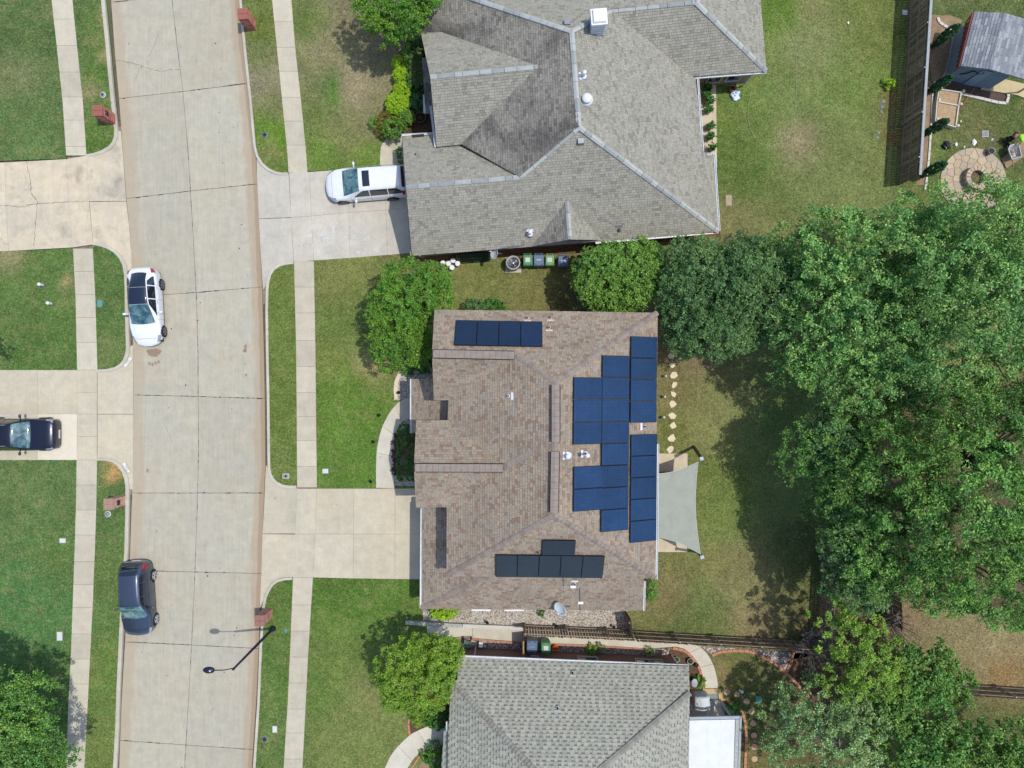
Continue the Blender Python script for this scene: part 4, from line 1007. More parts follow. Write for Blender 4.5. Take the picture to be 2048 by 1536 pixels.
# chimney: white sided chase
ch = P(1190,68,4.9); cm = MB(); cm.cbox(ch-Vector((0,0,.6)), .74, .74, 2.35, R(4.65)); cho = cm.obj('chimney', m_white, hu)
cm = MB(); cm.cbox(ch+Vector((0,0,1.75)), .86, .86, .10, R(4.65)); cm.cbox(ch+Vector((0,0,1.85)), .72, .72, .12, R(4.65), .85); cm.obj('chimney_cap', m_white, cho)
m_sid = mk('pale_blue_grey_siding', C(176,188,196), .6, .06, 4); cm = MB()
for k in range(9): cm.cbox(ch+Vector((0,0,-.3+k*.22)), .78, .78, .02, R(4.65))
cm.obj('siding_lap', m_sid, cho)
for x, y, k, cp in ((1167,153,'uE',.12),(1060,468,'uS',.12)): vent_pipe(hu, k, x, y, .45, .08, cap=cp, mat=m_white)
vent_pipe(hu, 'uS', 1238, 460, .25, .05, flash_mat=m_metal); vent_pipe(hu, 'uBN', 831, 309, .12, .04, flash=False, mat=m_dark)
p = onplane('uE', 1173, 200, .02); m_ = MB(); m_.lathe(p, [(.33,.0),(.34,.08),(.20,.12),(.18,.22),(.27,.24),(.25,.33),(.05,.38)], 28); m_.obj('turbine_vent', m_white, hu, True)
for x, y, k in ((1134,47,'uN'),(1161,284,'uS'),):
    p = onplane(k, x, y); m_ = MB(); m_.cbox(p-Vector((0,0,.05)), .36, .32, .26, R(4.65), .85); m_.obj('box_vent', m_metal, hu)
p0 = onplane('uS', 999, 497, .12); p1 = onplane('uS', 1050, 490, .12)
m_ = MB(); m_.tube([p0, p1], .022, 6); m_.tube([(p0+p1)/2, (p0+p1)/2+Vector((0,.02,.45))], .018, 6); m_.obj('conduit', m_metal, hu)
p = onplane('uBN', 836, 272, .02); m_ = MB(); m_.cbox(p, .7, .16, .05, R(4.65)); m_.obj('roof_patch', m_dark, hu)

# ================= lower sage-grey house
hl = thing('house', 'sage grey shingled house with a white patio cover at the bottom of the picture', 'house', P(1140, 1500, 0))
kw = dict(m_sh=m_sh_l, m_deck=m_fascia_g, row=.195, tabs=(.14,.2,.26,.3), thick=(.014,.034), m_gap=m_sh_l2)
pk = P(1140,1590,6.3); NWl = P(916.5,1314.5,2.7); NEl = P(1377,1334,2.7); Wl = P(903,1361,3.25); El = P(1380,1386,3.6)
roof_face(hl, 'lN', [NWl, NEl, El, pk, P(1100,1575,6.2), Wl, P(914.5,1361,3.3)], seed=41, regular=.185, **kw)
roof_face(hl, 'lW', [Wl, P(897,1458,3.15), P(893,1700,3.1), P(1100,1700,6.2), P(1100,1575,6.2)], seed=42, regular=.185, **kw)
roof_face(hl, 'lE', [El, pk, P(1140,1700,6.3), P(1374,1700,3.4)], seed=43, regular=.185, **kw)
roof_face(hl, 'lP', [P(889,1461,2.6), P(883,1536,2.6), P(872,1700,2.6), P(960,1700,3.9), P(960,1500,3.9), P(905,1455,2.9)], seed=44, regular=.185, **kw)
lc = lambda a, b, x, y: ridge_caps(hl, a, b, x, y, m_cap_l, mats=[m_cap_l, m_cap_l2], w_=.17, L=.2, gap=.008, th=.05, lift=.07, seed=int(abs(a[0])*13))
lc(Wl, P(1100,1575,6.2), 'lN', 'lW'); lc(El, pk, 'lN', 'lE')
gutter(hl, P(917,1314,2.62), P(1377,1333,2.62), (0,-1,0), straps=.8); gutter(hl, P(896,1443,2.9), P(896,1462,2.9), (1,0,0))
lw = walls(hl, [(916,1315,2.7),(1377,1335,2.7),(1374,1700,2.7),(905,1700,2.7)], 2.55, m_brick_red, inset=.35)
dN = (P(1377,1334,2.7)-P(917,1314,2.7)); dN.z = 0; dN.normalize(); nN_ = Vector((-dN.y, dN.x, 0))
def on_l(px):
    p = P(px, 1325, 2.0); k = ((P(917,1314,2.7)-nN_*.35)-p).dot(nN_); q = p+nN_*k; q.z = 0; return q+nN_*.005
for a, b, z0, z1, pn in ((1062,1078,1.2,2.35,1),(1157,1199,.95,2.3,1),(1275,1332,.95,2.3,2)): window(hl, on_l(b), on_l(a), z0, z1, nN_, m_winframe, pn)
for x, y in ((1145,1344),(1115,1414)): vent_pipe(hl, 'lN', x, y, .22, .05, mat=m_dark, flash_mat=mk('sage_flashing', C(176,180,172), .7, .1, 5))
dp = MB(); a = on_l(948)+nN_*.06; dp.tube([a+Vector((0,0,.1)), a+Vector((0,0,2.5))], .045, 6); dp.obj('downpipe', m_trim, hl)
a = on_l(1358)+nN_*.06; dp = MB(); dp.tube([a+Vector((0,0,.1)), a+Vector((0,0,2.5))], .045, 6); dp.obj('downpipe', m_white, hl)

# white patio cover with its open frame
pc = thing('patio_cover', 'flat white metal patio cover attached to the sage grey house', 'patio cover', P(1428, 1500, 0))
PH = 2.6
xs = [1377, 1395, 1437, 1473]
wt = [P(1377,1441,PH), P(1470,1439,PH), P(1462,1700,PH), P(1374,1700,PH)]
for a, b in ((0,.42),(.42,.69),(.69,1)):
    q = [wt[0].lerp(wt[1], a), wt[0].lerp(wt[1], b), wt[3].lerp(wt[2], b), wt[3].lerp(wt[2], a)]
    q[0] = q[0].lerp(q[1], .004); q[3] = q[3].lerp(q[2], .004)
    m_ = MB(); m_.add([p for p in q]+[p-Vector((0,0,.06)) for p in q], [(3,2,1,0),(4,5,6,7),(0,1,5,4),(1,2,6,5),(2,3,7,6),(3,0,4,7)]); m_.obj('roof_panel', mk('bright_white_roof_panel', C(226,228,228), .5, .05, 2), pc)
m_gal = mk('weathered_gutter', C(176,176,168), .7, .2, 8); m_ = MB(); m_.beam(P(1475,1438,PH-.02), P(1466,1700,PH-.02), .22, .08); m_.obj('gutter', m_gal, pc)
m_fr = mk('grey_aluminium_frame', C(166,172,180), .5, .08, 5)
m_ = MB(); m_.beam(P(1379,1436,PH), P(1480,1434,PH), .16, .12); m_.obj('beam', m_fr, pc)
m_ = MB(); m_.beam(P(1481,1432,PH), P(1472,1700,PH), .12, .12); m_.obj('beam', m_fr, pc)
# screen wall: posts from ground to beam
for x0, x1 in ((1442,1462),(1428,1446),(1408,1425),(1384,1391)):
    m_ = MB(); m_.beam(P(x0+ (6 if x0 == 1442 else 0),1404,.15), P(x1,1434,PH-.07), .07 if x0 != 1442 else .15, .07); 
    k = P(x1,1434,PH-.07); m_ = MB(); m_.beam(Vector((k.x,k.y,.15)), k, .07 if x0 != 1442 else .14, .07); m_.obj('post', m_fr, pc)
k0 = P(1379,1434,PH-.1); k1 = P(1462,1434,PH-.1); m_ = MB(); m_.beam((k0.x,k0.y,1.0), (k1.x,k1.y,1.0), .05, .06); m_.beam((k0.x,k0.y,.2), (k1.x,k1.y,.2), .06, .08); m_.obj('rail', m_fr, pc)
# ------------------------------------------------ plants
def leaves(name, cen, out, tint, nper, rc, size, mat, parent=None, seed=0, up=.5, sprigs=8, spr=.35, flat=.75):
    g_ = np.random.default_rng(seed); N = len(cen); cen = np.asarray(cen); out = np.asarray(out); tint = np.asarray(tint); rc = np.broadcast_to(np.asarray(rc, float), (N,))
    k = max(1, nper // sprigs); T = N * sprigs
    ci = np.repeat(np.arange(N), sprigs)
    d = g_.normal(size=(T,3)) + out[ci]*.9 + np.array([0,0,up]); d /= np.linalg.norm(d, axis=1)[:, None]
    sp = cen[ci] + d * (rc[ci] * g_.uniform(.45, 1.0, T))[:, None] * np.array([1, 1, flat])
    si = np.repeat(np.arange(T), k); n = len(si)
    e = g_.normal(size=(n,3)) + d[si]*.5; e /= np.linalg.norm(e, axis=1)[:, None]
    pos = sp[si] + e * (rc[ci[si]] * spr * g_.uniform(.3, 1.1, n))[:, None]
    nr = g_.normal(size=(n,3))*.75 + d[si]*.6 + np.array([0,0,.75]); nr /= np.linalg.norm(nr, axis=1)[:, None]
    t = np.cross(nr, g_.normal(size=(n,3))); t /= np.linalg.norm(t, axis=1)[:, None]; b = np.cross(nr, t)
    s = (size * g_.uniform(.7, 1.3, n))[:, None]
    V = np.empty((n, 4, 3)); V[:,0] = pos - t*s; V[:,1] = pos + b*s*.5; V[:,2] = pos + t*s; V[:,3] = pos - b*s*.5
    V = V.reshape(-1, 3)
    if parent is not None: V -= np.array(root_of(parent).location)
    me = bpy.data.meshes.new(name); me.vertices.add(n*4); me.vertices.foreach_set('co', V.ravel())
    me.loops.add(n*4); me.loops.foreach_set('vertex_index', np.arange(n*4, dtype=np.int32))
    me.polygons.add(n); me.polygons.foreach_set('loop_start', np.arange(0, n*4, 4, dtype=np.int32)); me.update(calc_edges=True)
    st = g_.uniform(.88, 1.12, T)[:, None] * tint[ci]
    set_col(me, np.repeat(st[si], 4, axis=0))
    return link(name, me, mat, parent, world=False)
GREEN = {}; LF = .50
def lm(name, a, b, c, tr=.3): GREEN[name] = leafmat(name, [(0, C(*a, F*LF)), (.5, C(*b, F*LF)), (1, C(*c, F*LF))], tr); return GREEN[name]
m_lf_bright = lm('bright_green_leaf', (56,90,22), (74,110,32), (104,138,52))
m_lf_yel = lm('yellow_green_leaf', (68,96,26), (92,122,36), (124,148,54))
m_lf_oak = lm('deep_green_leaf', (52,90,46), (82,120,62), (132,160,88))
m_lf_oak2 = lm('mid_green_leaf', (50,84,36), (74,110,50), (112,144,66))
m_lf_dark = lm('dark_holly_leaf', (54,82,44), (72,102,58), (98,126,74))
m_lf_fine = lm('fine_green_leaf', (62,94,34), (84,118,46), (114,146,64))
m_lf_grey = lm('silvery_green_leaf', (72,100,54), (98,126,74), (146,166,118))
m_lf_hedge = lm('box_hedge_leaf', (30,70,24), (50,96,34), (80,126,48))
m_lf_lime = lm('lime_shrub_leaf', (100,132,20), (122,152,28), (146,174,48))
m_lf_rust = lm('rusty_shrub_leaf', (92,84,30), (112,94,38), (96,106,36))
m_lf_red = lm('burgundy_leaf', (58,34,34), (78,46,46), (100,60,58))
m_lf_cyp = lm('cypress_leaf', (34,66,40), (46,84,50), (62,100,60))
SH = .90
def crown(blobs, clump_r, spacing, seed, lowcut=-.35, tintv=.16, hue=.10, kp=.90):
    """clump centres over the outer shell of a union of ellipsoids"""
    g_ = np.random.default_rng(seed); cs = []; os_ = []; sub_ = []; lt_ = []
    for (x, y, z, rx, ry, rz) in blobs:
        big = max(rx, ry); m = 9 if big < 1.2 else 15 if big < 2.4 else 24
        if big < .7: sub_.append((x, y, z, rx, ry, rz)); continue
        i = np.arange(m)+.5; ph = np.arccos(1-1.25*i/m); th = math.pi*(1+5**.5)*i + g_.uniform(0, 6)
        for a_, b_ in zip(ph, th):
            q = g_.uniform(.27, .42); e = g_.uniform(.62, .84)
            dx, dy, dz = math.cos(b_)*math.sin(a_), math.sin(b_)*math.sin(a_), math.cos(a_)
            sub_.append((x+dx*rx*e, y+dy*ry*e, z+dz*rz*e, rx*q, ry*q, rz*q*1.05))
    blobs = sub_
    for (x, y, z, rx, ry, rz) in blobs:
        area = 4*math.pi*((rx*ry)**1.6/3+(rx*rz)**1.6/3+(ry*rz)**1.6/3)**(1/1.6)
        n = int(area / spacing**2)
        i = np.arange(n)+.5; ph = np.arccos(1-2*i/n); th = math.pi*(1+5**.5)*i
        d = np.stack([np.cos(th)*np.sin(ph), np.sin(th)*np.sin(ph), np.cos(ph)], 1) + g_.normal(size=(n,3))*.12
        d /= np.linalg.norm(d, axis=1)[:, None]; d = d[d[:,2] > lowcut*.6]
        # broad lobes so that the outline is uneven
        f = 1 + .08*np.sin(d[:,0]*5+x)*np.cos(d[:,1]*6+y) + .05*np.sin(d[:,0]*11+y*2)*np.sin(d[:,1]*10+x) + g_.uniform(-.16, .08, len(d))
        c = np.array([x,y,z]) + d*np.array([rx,ry,rz])*f[:, None]
        keep = g_.random(len(c)) < kp
        cs.append(c[keep]); os_.append(d[keep]); lt_ += [g_.uniform(-1, 1)]*int(keep.sum())
    c = np.concatenate(cs); o = np.concatenate(os_); keep = np.ones(len(c), bool)
    for (x, y, z, rx, ry, rz) in blobs:
        q = ((c-np.array([x,y,z]))/np.array([rx,ry,rz])); keep &= (q**2).sum(1) > .55
    c = c[keep]; o = o[keep]; n = len(c); lv = np.array(lt_)[keep]
    b = 1.04 + lv*tintv*.7 + g_.uniform(-tintv, tintv, n); h = g_.uniform(-hue, hue, n) + lv*hue*.6
    low = np.sin(c[:,0]*.9)*np.cos(c[:,1]*.8)*.07
    t = np.stack([b+h+low, b+low*.4, b-h*.6], 1)
    return c, o, t, clump_r * g_.uniform(.7, 1.25, n)
def tree(label, base, blobs, mat, seed, name='tree', keep=.90, clump=.55, spacing=.62, nper=110, leaf=.085, trunk=.18, cat='tree', group=None, lowcut=-.35, sprigs=10, tintv=.16, hue=.1, bark=None, extra=0, spr=.35, flat=.75, limb_n=None):
    """base: survey point; blobs: (px, py, height, rx, ry, rz) as seen from above"""
    B = P(base[0], base[1], ZL); t = thing(name, label, cat, B, 0, group)
    bl = []
    for (x, y, h, rx, ry, rz) in blobs:
        p = P(x, y, h); bl.append((p.x, p.y, p.z, rx*SH, ry*SH, rz))
    c, o, tn, rc = crown(bl, clump, spacing, seed, lowcut, tintv, hue, keep)
    # trunk and limbs
    rs_ = random.Random(seed); m_ = MB(); hc = sum(b[2] for b in bl)/len(bl); fork = B + Vector((rs_.uniform(-.2,.2), rs_.uniform(-.2,.2), max(.5, hc*.38)))
    m_.tube([B-Vector((0,0,.15)), B.lerp(fork,.5)+Vector((.04,.03,0)), fork], [trunk*1.25, trunk, trunk*.85], 9)
    tr = m_.obj('trunk', bark or m_bark, t, True)
    lim = MB(); idx = rs_.sample(range(len(c)), min(len(c), limb_n or max(14, len(c)//9)))
    for k, i in enumerate(idx):
        e = Vector(c[i]); bc = min(bl, key=lambda b: (b[0]-e.x)**2+(b[1]-e.y)**2); mid = fork.lerp(Vector((bc[0], bc[1], bc[2]-bc[5]*.35)), .75)
        j = mid.lerp(e, .5) + Vector((rs_.uniform(-.25,.25), rs_.uniform(-.25,.25), rs_.uniform(-.1,.2)))
        r0 = trunk*.26; lim.tube([fork, mid, j, e], [r0*1.2, r0*.8, r0*.45, r0*.15], 5, False)
    lim.obj('limb', bark or m_bark, tr, True)
    leaves('crown', c, o, tn, nper, rc, leaf, mat, t, seed, sprigs=sprigs, spr=spr, flat=flat)
    return t
def bush(label, px, py, h, rx, ry, mat, seed, name='shrub', leaf=.05, nper=60, clump=.2, spacing=.22, cat='shrub', group=None, rz=None, tight=False, zc=None):
    rz = rz or h*.55
    return tree(label, (px, py), [(px, py, (zc if zc is not None else h-rz)+ZL, rx, ry, rz)], mat, seed, name=name, clump=clump, spacing=spacing, nper=nper, leaf=leaf, trunk=.03, cat=cat, group=group,
                lowcut=-.5, sprigs=6, tintv=.08 if tight else .14, hue=.04, limb_n=8, flat=1 if tight else .8)

# big trees at the back of the plots
tree('tallest spreading deep green tree with yellow tips, left part of the big canopy', (1735,640), [(1690,560,6.8,3.0,3.0,2.6),(1750,575,7.4,4.2,4.0,3.2),(1660,640,6.0,3.2,3.4,2.7),(1730,735,5.9,3.4,2.6,2.4),(1620,510,5.6,2.6,2.3,2.2),(1835,490,6.4,2.6,2.6,2.4),(1565,720,4.6,1.2,.9,1.0)], m_lf_oak, 101, 'oak_tree', keep=.78, clump=.72, spacing=.84, nper=220, leaf=.068, trunk=.35, hue=.13, tintv=.30, spr=.3, flat=.7)
tree('paler feathery green tree at the right edge below the fire pit', (1960,600), [(1960,560,9.4,4.0,4.0,3.4),(2055,545,8.2,3.4,3.2,2.8),(1930,690,8.4,3.8,3.0,2.8),(2050,650,9,3.6,3.6,3.0),(1840,640,8,2.8,3.2,2.6),(1895,498,7.0,2.8,2.1,2.1),(2010,590,9.2,3.2,3.2,2.8)], m_lf_oak, 102, 'elm_tree', keep=.78, clump=.62, spacing=.80, nper=200, leaf=.064, trunk=.35, hue=.08, tintv=.18, spr=.42)
tree('huge mid green tree filling the lower right of the canopy', (1850,1000), [(1850,980,7.4,4.6,4.4,3.6),(1760,905,6.0,3.2,3.0,2.6),(1765,1060,5.8,3.2,3.6,2.7),(1625,900,4.8,1.8,1.7,1.6),(1960,900,8.8,4.0,4.0,3.2),(2000,1080,8.6,4.2,3.8,3.2),(1900,1130,7.2,3.4,2.2,2.4),(1680,970,4.9,2.2,2.4,1.9),(1925,1010,8.8,3.2,3.2,3.0)], m_lf_oak2, 103, 'oak_tree', keep=.78, clump=.70, spacing=.84, nper=220, leaf=.066, trunk=.4, hue=.09, tintv=.30, spr=.32)
tree('dark dense evergreen between the canopy and the lower back garden', (1690,1100), [(1700,1060,5.6,1.8,2.6,2.2),(1715,1150,5.2,1.7,1.7,1.8),(1655,880,5.0,1.8,1.6,1.8)], m_lf_dark, 104, 'evergreen_tree', clump=.42, spacing=.5, nper=110, leaf=.07, trunk=.16)
tree('dark holly-like evergreen tree beside the upper right corner of the brown roof', (1430,590), [(1390,560,4.4,2.2,2.4,2.4),(1480,570,5.0,2.4,2.6,2.6),(1430,650,4.6,2.6,1.9,2.3),(1370,640,3.8,1.5,1.6,1.9),(1535,600,5.0,1.3,2.6,2.2)], m_lf_dark, 105, 'holly_tree', clump=.42, spacing=.48, nper=120, leaf=.062, trunk=.16, tintv=.14)
tree('bushy light green tree between the two upper roofs, left of the dark evergreen', (1232,560), [(1232,555,3.4,2.35,2.0,1.9),(1190,560,3.2,1.35,1.75,1.6),(1280,545,3.3,1.3,1.8,1.6)], m_lf_fine, 106, 'privet_tree', clump=.34, spacing=.37, nper=90, leaf=.06, trunk=.12, tintv=.13, hue=.06)
tree('yellow-green tree with bare grey twigs above the lower right fence', (1690,1290), [(1665,1240,4.8,1.5,1.8,1.4),(1720,1300,5.2,2.0,2.2,1.7),(1640,1215,4.2,1.3,.8,.9),(1690,1350,4.6,1.8,1.1,1.2),(1760,1330,4.6,1.5,1.7,1.3)], lm('myrtle_leaf', (72,102,34), (96,126,46), (128,150,62)), 107, 'crape_myrtle_tree', keep=.5, clump=.36, spacing=.62, nper=150, leaf=.062, trunk=.12, tintv=.16, hue=.05, bark=m_bark_pale, spr=.4)
tree('silvery green flowering tree at the bottom right', (1660,1470), [(1630,1440,4.4,1.9,1.7,1.5),(1690,1480,5.0,2.2,2.0,1.8),(1590,1490,4.2,1.7,1.6,1.5),(1720,1420,4.0,1.5,1.3,1.2),(1560,1400,3.4,1.3,1.1,.9),(1540,1450,3.2,1.0,1.2,.9),(1640,1540,4.4,2.4,1.2,1.4)], m_lf_grey, 108, 'flowering_tree', keep=.5, clump=.34, spacing=.62, nper=150, leaf=.060, trunk=.12, tintv=.14, bark=m_bark_pale, spr=.45)
tree('olive green tree left of the lower right lawn fence', (1860,1350), [(1830,1330,4.4,1.9,1.6,1.5),(1880,1372,4.2,1.6,1.3,1.3),(1790,1390,4.2,1.4,1.5,1.3)], m_lf_oak2, 109, 'small_tree', keep=.75, clump=.42, spacing=.55, nper=110, leaf=.08, trunk=.14, tintv=.12)
tree('broad soft green tree in the bottom right corner', (1930,1500), [(1900,1500,4.6,2.4,1.8,1.7),(2010,1490,4.8,2.4,1.9,1.7),(1820,1510,4.4,2.1,1.8,1.5),(1790,1450,3.8,1.6,1.4,1.2),(1960,1560,5.0,3.2,1.7,1.7)], m_lf_oak2, 110, 'small_tree', keep=.75, clump=.48, spacing=.62, nper=115, leaf=.085, trunk=.16, tintv=.15, hue=.1, spr=.42)
# front garden trees
tree('bright green two-lobed tree at the upper left corner of the brown roof', (830,640), [(830,590,3.9,2.3,1.9,1.5),(800,620,3.7,1.75,1.7,1.4),(795,690,3.5,1.7,1.35,1.2),(862,575,3.4,1.1,1.15,1.0),(840,690,3.3,.9,1.2,1.1)], m_lf_bright, 111, 'maple_tree', keep=.72, clump=.36, spacing=.46, nper=150, leaf=.058, trunk=.12, spr=.4, tintv=.16)
tree('bright green tree at the top edge beside the upper grey roof', (790,70), [(790,20,4.2,1.9,1.6,1.4),(745,5,4.0,1.3,1.2,1.1),(830,-10,4.2,1.3,1.8,1.3),(790,60,3.6,1.2,.9,1.0)], m_lf_bright, 112, 'maple_tree', keep=.72, clump=.36, spacing=.46, nper=150, leaf=.058, trunk=.10, spr=.4, bark=m_bark_pale)
tree('yellow-green rounded tree beside the lower grey roof', (850,1310), [(835,1340,3.8,2.2,2.0,1.5),(880,1310,3.4,1.3,1.4,1.2),(800,1370,3.3,1.3,1.4,1.0),(850,1395,3.2,1.4,.9,1.0)], m_lf_yel, 113, 'maple_tree', keep=.72, clump=.34, spacing=.44, nper=150, leaf=.056, trunk=.11, spr=.42)
tree('large dark green tree cut off by the bottom left corner', (30,1430), [(30,1440,4.2,2.5,2.3,2.0),(-25,1395,4.4,2.3,2.2,1.9),(60,1515,4.0,2.2,2.0,1.8),(-30,1510,4.6,2.8,2.8,2.2)], m_lf_oak2, 114, 'elm_tree', clump=.46, spacing=.55, nper=170, leaf=.062, trunk=.2, tintv=.16, spr=.42)
tree('edge of a dark tree poking in at the middle left border', (-40,690), [(-42,690,3.0,1.15,.8,.8)], m_lf_oak2, 115, 'small_tree', clump=.3, spacing=.42, nper=80, leaf=.06, trunk=.08)
# shrubs
bush('low dark shrub in the grass above the brown roof', 955, 612, .9, .9, .4, m_lf_dark, 120, nper=70); bush('greener low shrub right of the dark one above the brown roof', 985, 613, .9, .7, .4, m_lf_hedge, 121, nper=70)
lim = 'clipped lime green ball shrubs by the upper house'
for i, (x, y, r_, lb) in enumerate([(799,128,13,'topmost clipped lime ball shrub of the front row'),(802,152,14,'second clipped lime ball shrub from the top of the row'),(804,183,16,'third clipped lime ball shrub from the top of the row'),(795,208,21,'largest clipped lime ball shrub of the row')]):
    bush(lb, x, y, 1.0, r_/S*1.05, r_/S*1.05, m_lf_lime, 130+i, leaf=.034, nper=110, clump=.11, spacing=.10, group=lim, tight=True, rz=.5)
bush('clipped mid green ball shrub below the lime ones', 815, 236, .95, .42, .42, m_lf_fine, 136, leaf=.036, nper=90, clump=.11, spacing=.11, tight=True, rz=.5)
bush('rust brown shrub beside the lower end of the lime ball row', 770, 252, .8, .55, .75, m_lf_rust, 137, leaf=.04, nper=60)
bush('small pale green plant left of the rust brown shrub', 750, 246, .6, .28, .3, m_lf_fine, 138, leaf=.045, nper=50)
def box_hedge(label, poly, h, mat, seed, leaf=.045, dens=500, cat='hedge'):
    q = [P(x, y, 0) for x, y in poly]; c0 = sum(q, Vector())/len(q); t = thing('hedge', label, cat, (c0.x, c0.y, ZL)); 
    m_ = MB(); m_.prism([c0.lerp(p, .86) for p in q], ZL-.05, ZL+h*.8); m_.obj('branch_core', m_bark, t)
    g_ = np.random.default_rng(seed); xs = [p.x for p in q]; ysv = [p.y for p in q]; A = (max(xs)-min(xs))*(max(ysv)-min(ysv)); n = int(A*16)
    cs = []; oo = []
    P2 = [(p.x, p.y) for p in q]
    def inside(x, y):
        r_ = False
        for i in range(len(P2)):
            (x1,y1),(x2,y2) = P2[i], P2[i-1]
            if (y1 > y) != (y2 > y) and x < (x2-x1)*(y-y1)/(y2-y1)+x1: r_ = not r_
        return r_
    for _ in range(n*2):
        x, y = g_.uniform(min(xs), max(xs)), g_.uniform(min(ysv), max(ysv))
        if inside(x, y): cs.append((x, y, ZL+h*g_.uniform(.85,1.0))); oo.append((0,0,1))
    for i in range(len(q)):
        a, b = q[i], q[(i+1)%len(q)]; L = (b-a).length; k = int(L*h*14); nn = Vector(((b-a).y, -(b-a).x, 0)).normalized()
        if (a-c0).dot(nn) < 0: nn = -nn
        for _ in range(k): p = a.lerp(b, g_.random()); cs.append((p.x, p.y, ZL+h*g_.uniform(.05,.95))); oo.append(tuple(nn))
    n = len(cs); tn = np.ones((n,3))*g_.uniform(.85, 1.15, n)[:, None]
    leaves('foliage', np.array(cs), np.array(oo), tn, 36, .13, leaf, mat, t, seed, sprigs=4); return t
box_hedge('clipped dark green box hedge along the front of the brown-roofed house', [(802,852),(833,852),(836,955),(800,955)], .9, m_lf_hedge, 140)
box_hedge('strip of burgundy shrubs between the curved walk and the box hedge', [(789,870),(800,870),(800,946),(788,946)], .35, m_lf_red, 141)
box_hedge('long dark green hedge behind the lime ball shrubs', [(820,95),(848,95),(852,190),(822,185)], 1.0, m_lf_hedge, 142)
bush('light green shrub squeezed between hedge and lime shrub top', 818, 112, 1.1, .35, .7, m_lf_fine, 143, tight=True, leaf=.04)
bush('dark leafy plant by the porch step of the upper house', 836, 205, 1.0, .4, .42, m_lf_cyp, 144, leaf=.08, nper=50)
bush('dark tall shrub under the bright tree beside the brown roof', 850, 722, 1.6, .55, .7, m_lf_hedge, 145); bush('small round shrub on the pale gravel', 816, 736, .8, .32, .36, m_lf_hedge, 146)
bush('dark shrub hidden behind the porch corner of the upper house', 808, 311, 1.0, .35, .5, m_lf_hedge, 153, leaf=.04)
bush('half-round bright green shrub on the side gravel of the brown house', 889, 1221, .9, 1.0, .5, m_lf_lime, 147, leaf=.045, nper=70, spacing=.2)
bush('yellow shrub at the foot of the yellow-green tree', 840, 1433, .9, .50, .48, m_lf_yel, 148, nper=70); bush('rounded dark green shrub left of the sage grey roof', 874, 1434, 1.2, .75, .68, m_lf_hedge, 149, leaf=.045, nper=70, tight=True, spacing=.18, clump=.12)
bush('dark green shrub at the bottom edge beside the curved walk', 872, 1510, 1.0, .55, .75, m_lf_hedge, 150, leaf=.045, tight=True); bush('small loose plant beside the bottom edge shrub', 851, 1512, .5, .25, .3, m_lf_fine, 151)
bush('rusty green shrub at the back corner of the brown house', 1300, 1180, .8, .35, .55, m_lf_fine, 152)
bush('yellowish clump of grass in the side gravel', 1182, 1299, .4, .2, .2, m_lf_yel, 154, leaf=.07); bush('small grey-green plant in the side gravel', 1201, 1296, .35, .2, .16, m_lf_grey, 155); bush('tiny sprig on the gravel below the satellite dish roof', 1084, 1222, .35, .16, .16, m_lf_hedge, 156)
bush('blue-green tuft beside the last gravel strip', 1299, 1303, .4, .22, .2, m_lf_grey, 157); bush('bright green shrub beside the white patio cover', 1466, 1420, .7, .42, .42, m_lf_hedge, 158, leaf=.05)
bush('small green plant beside the covered grill', 1398, 1363, .6, .26, .3, m_lf_fine, 159); bush('small yellow-green shrub in the dry grass strip near the fence', 1775, 168, .5, .25, .25, m_lf_lime, 160)
bush('loose blue-green plant in the bare bed by the lower right edging', 1620, 1355, .8, .45, .55, m_lf_grey, 161); 
# bare twiggy shrubs
def twigs(label, px, py, h, r_, n, seed):
    t = thing('bare_shrub', label, 'shrub', P(px, py, ZL)); rs_ = random.Random(seed); m_ = MB(); B = P(px, py, ZL)
    for i in range(n):
        a = rs_.uniform(0, 6.28); q = r_*rs_.uniform(.4, 1); e = B + Vector((math.cos(a)*q, math.sin(a)*q, h*rs_.uniform(.6,1))); md = B.lerp(e, .5)+Vector((0,0,.15))
        m_.tube([B+Vector((rs_.uniform(-.2,.2),rs_.uniform(-.2,.2),0)), md, e], [.035,.022,.008], 4, False)
        for _ in range(4):
            s = md.lerp(e, rs_.random()); m_.tube([s, s+Vector((rs_.uniform(-.4,.4), rs_.uniform(-.4,.4), rs_.uniform(0,.4)))], [.012,.005], 3, False)
    m_.obj('branches', m_bark_pale, t)
twigs('bare grey twiggy shrub over the end of the lower fence', 1612, 1272, 2.4, 1.6, 46, 1); twigs('bare twigs below the crown of the huge mid green tree', 1765, 1232, 3.0, 1.2, 34, 2); twigs('bare pale twigs at the dark edge of the back lawn', 1655, 1150, 3.0, .8, 24, 3); twigs('bare branches between the silvery tree and the yellow-green tree', 1745, 1385, 3.2, 1.5, 34, 4)
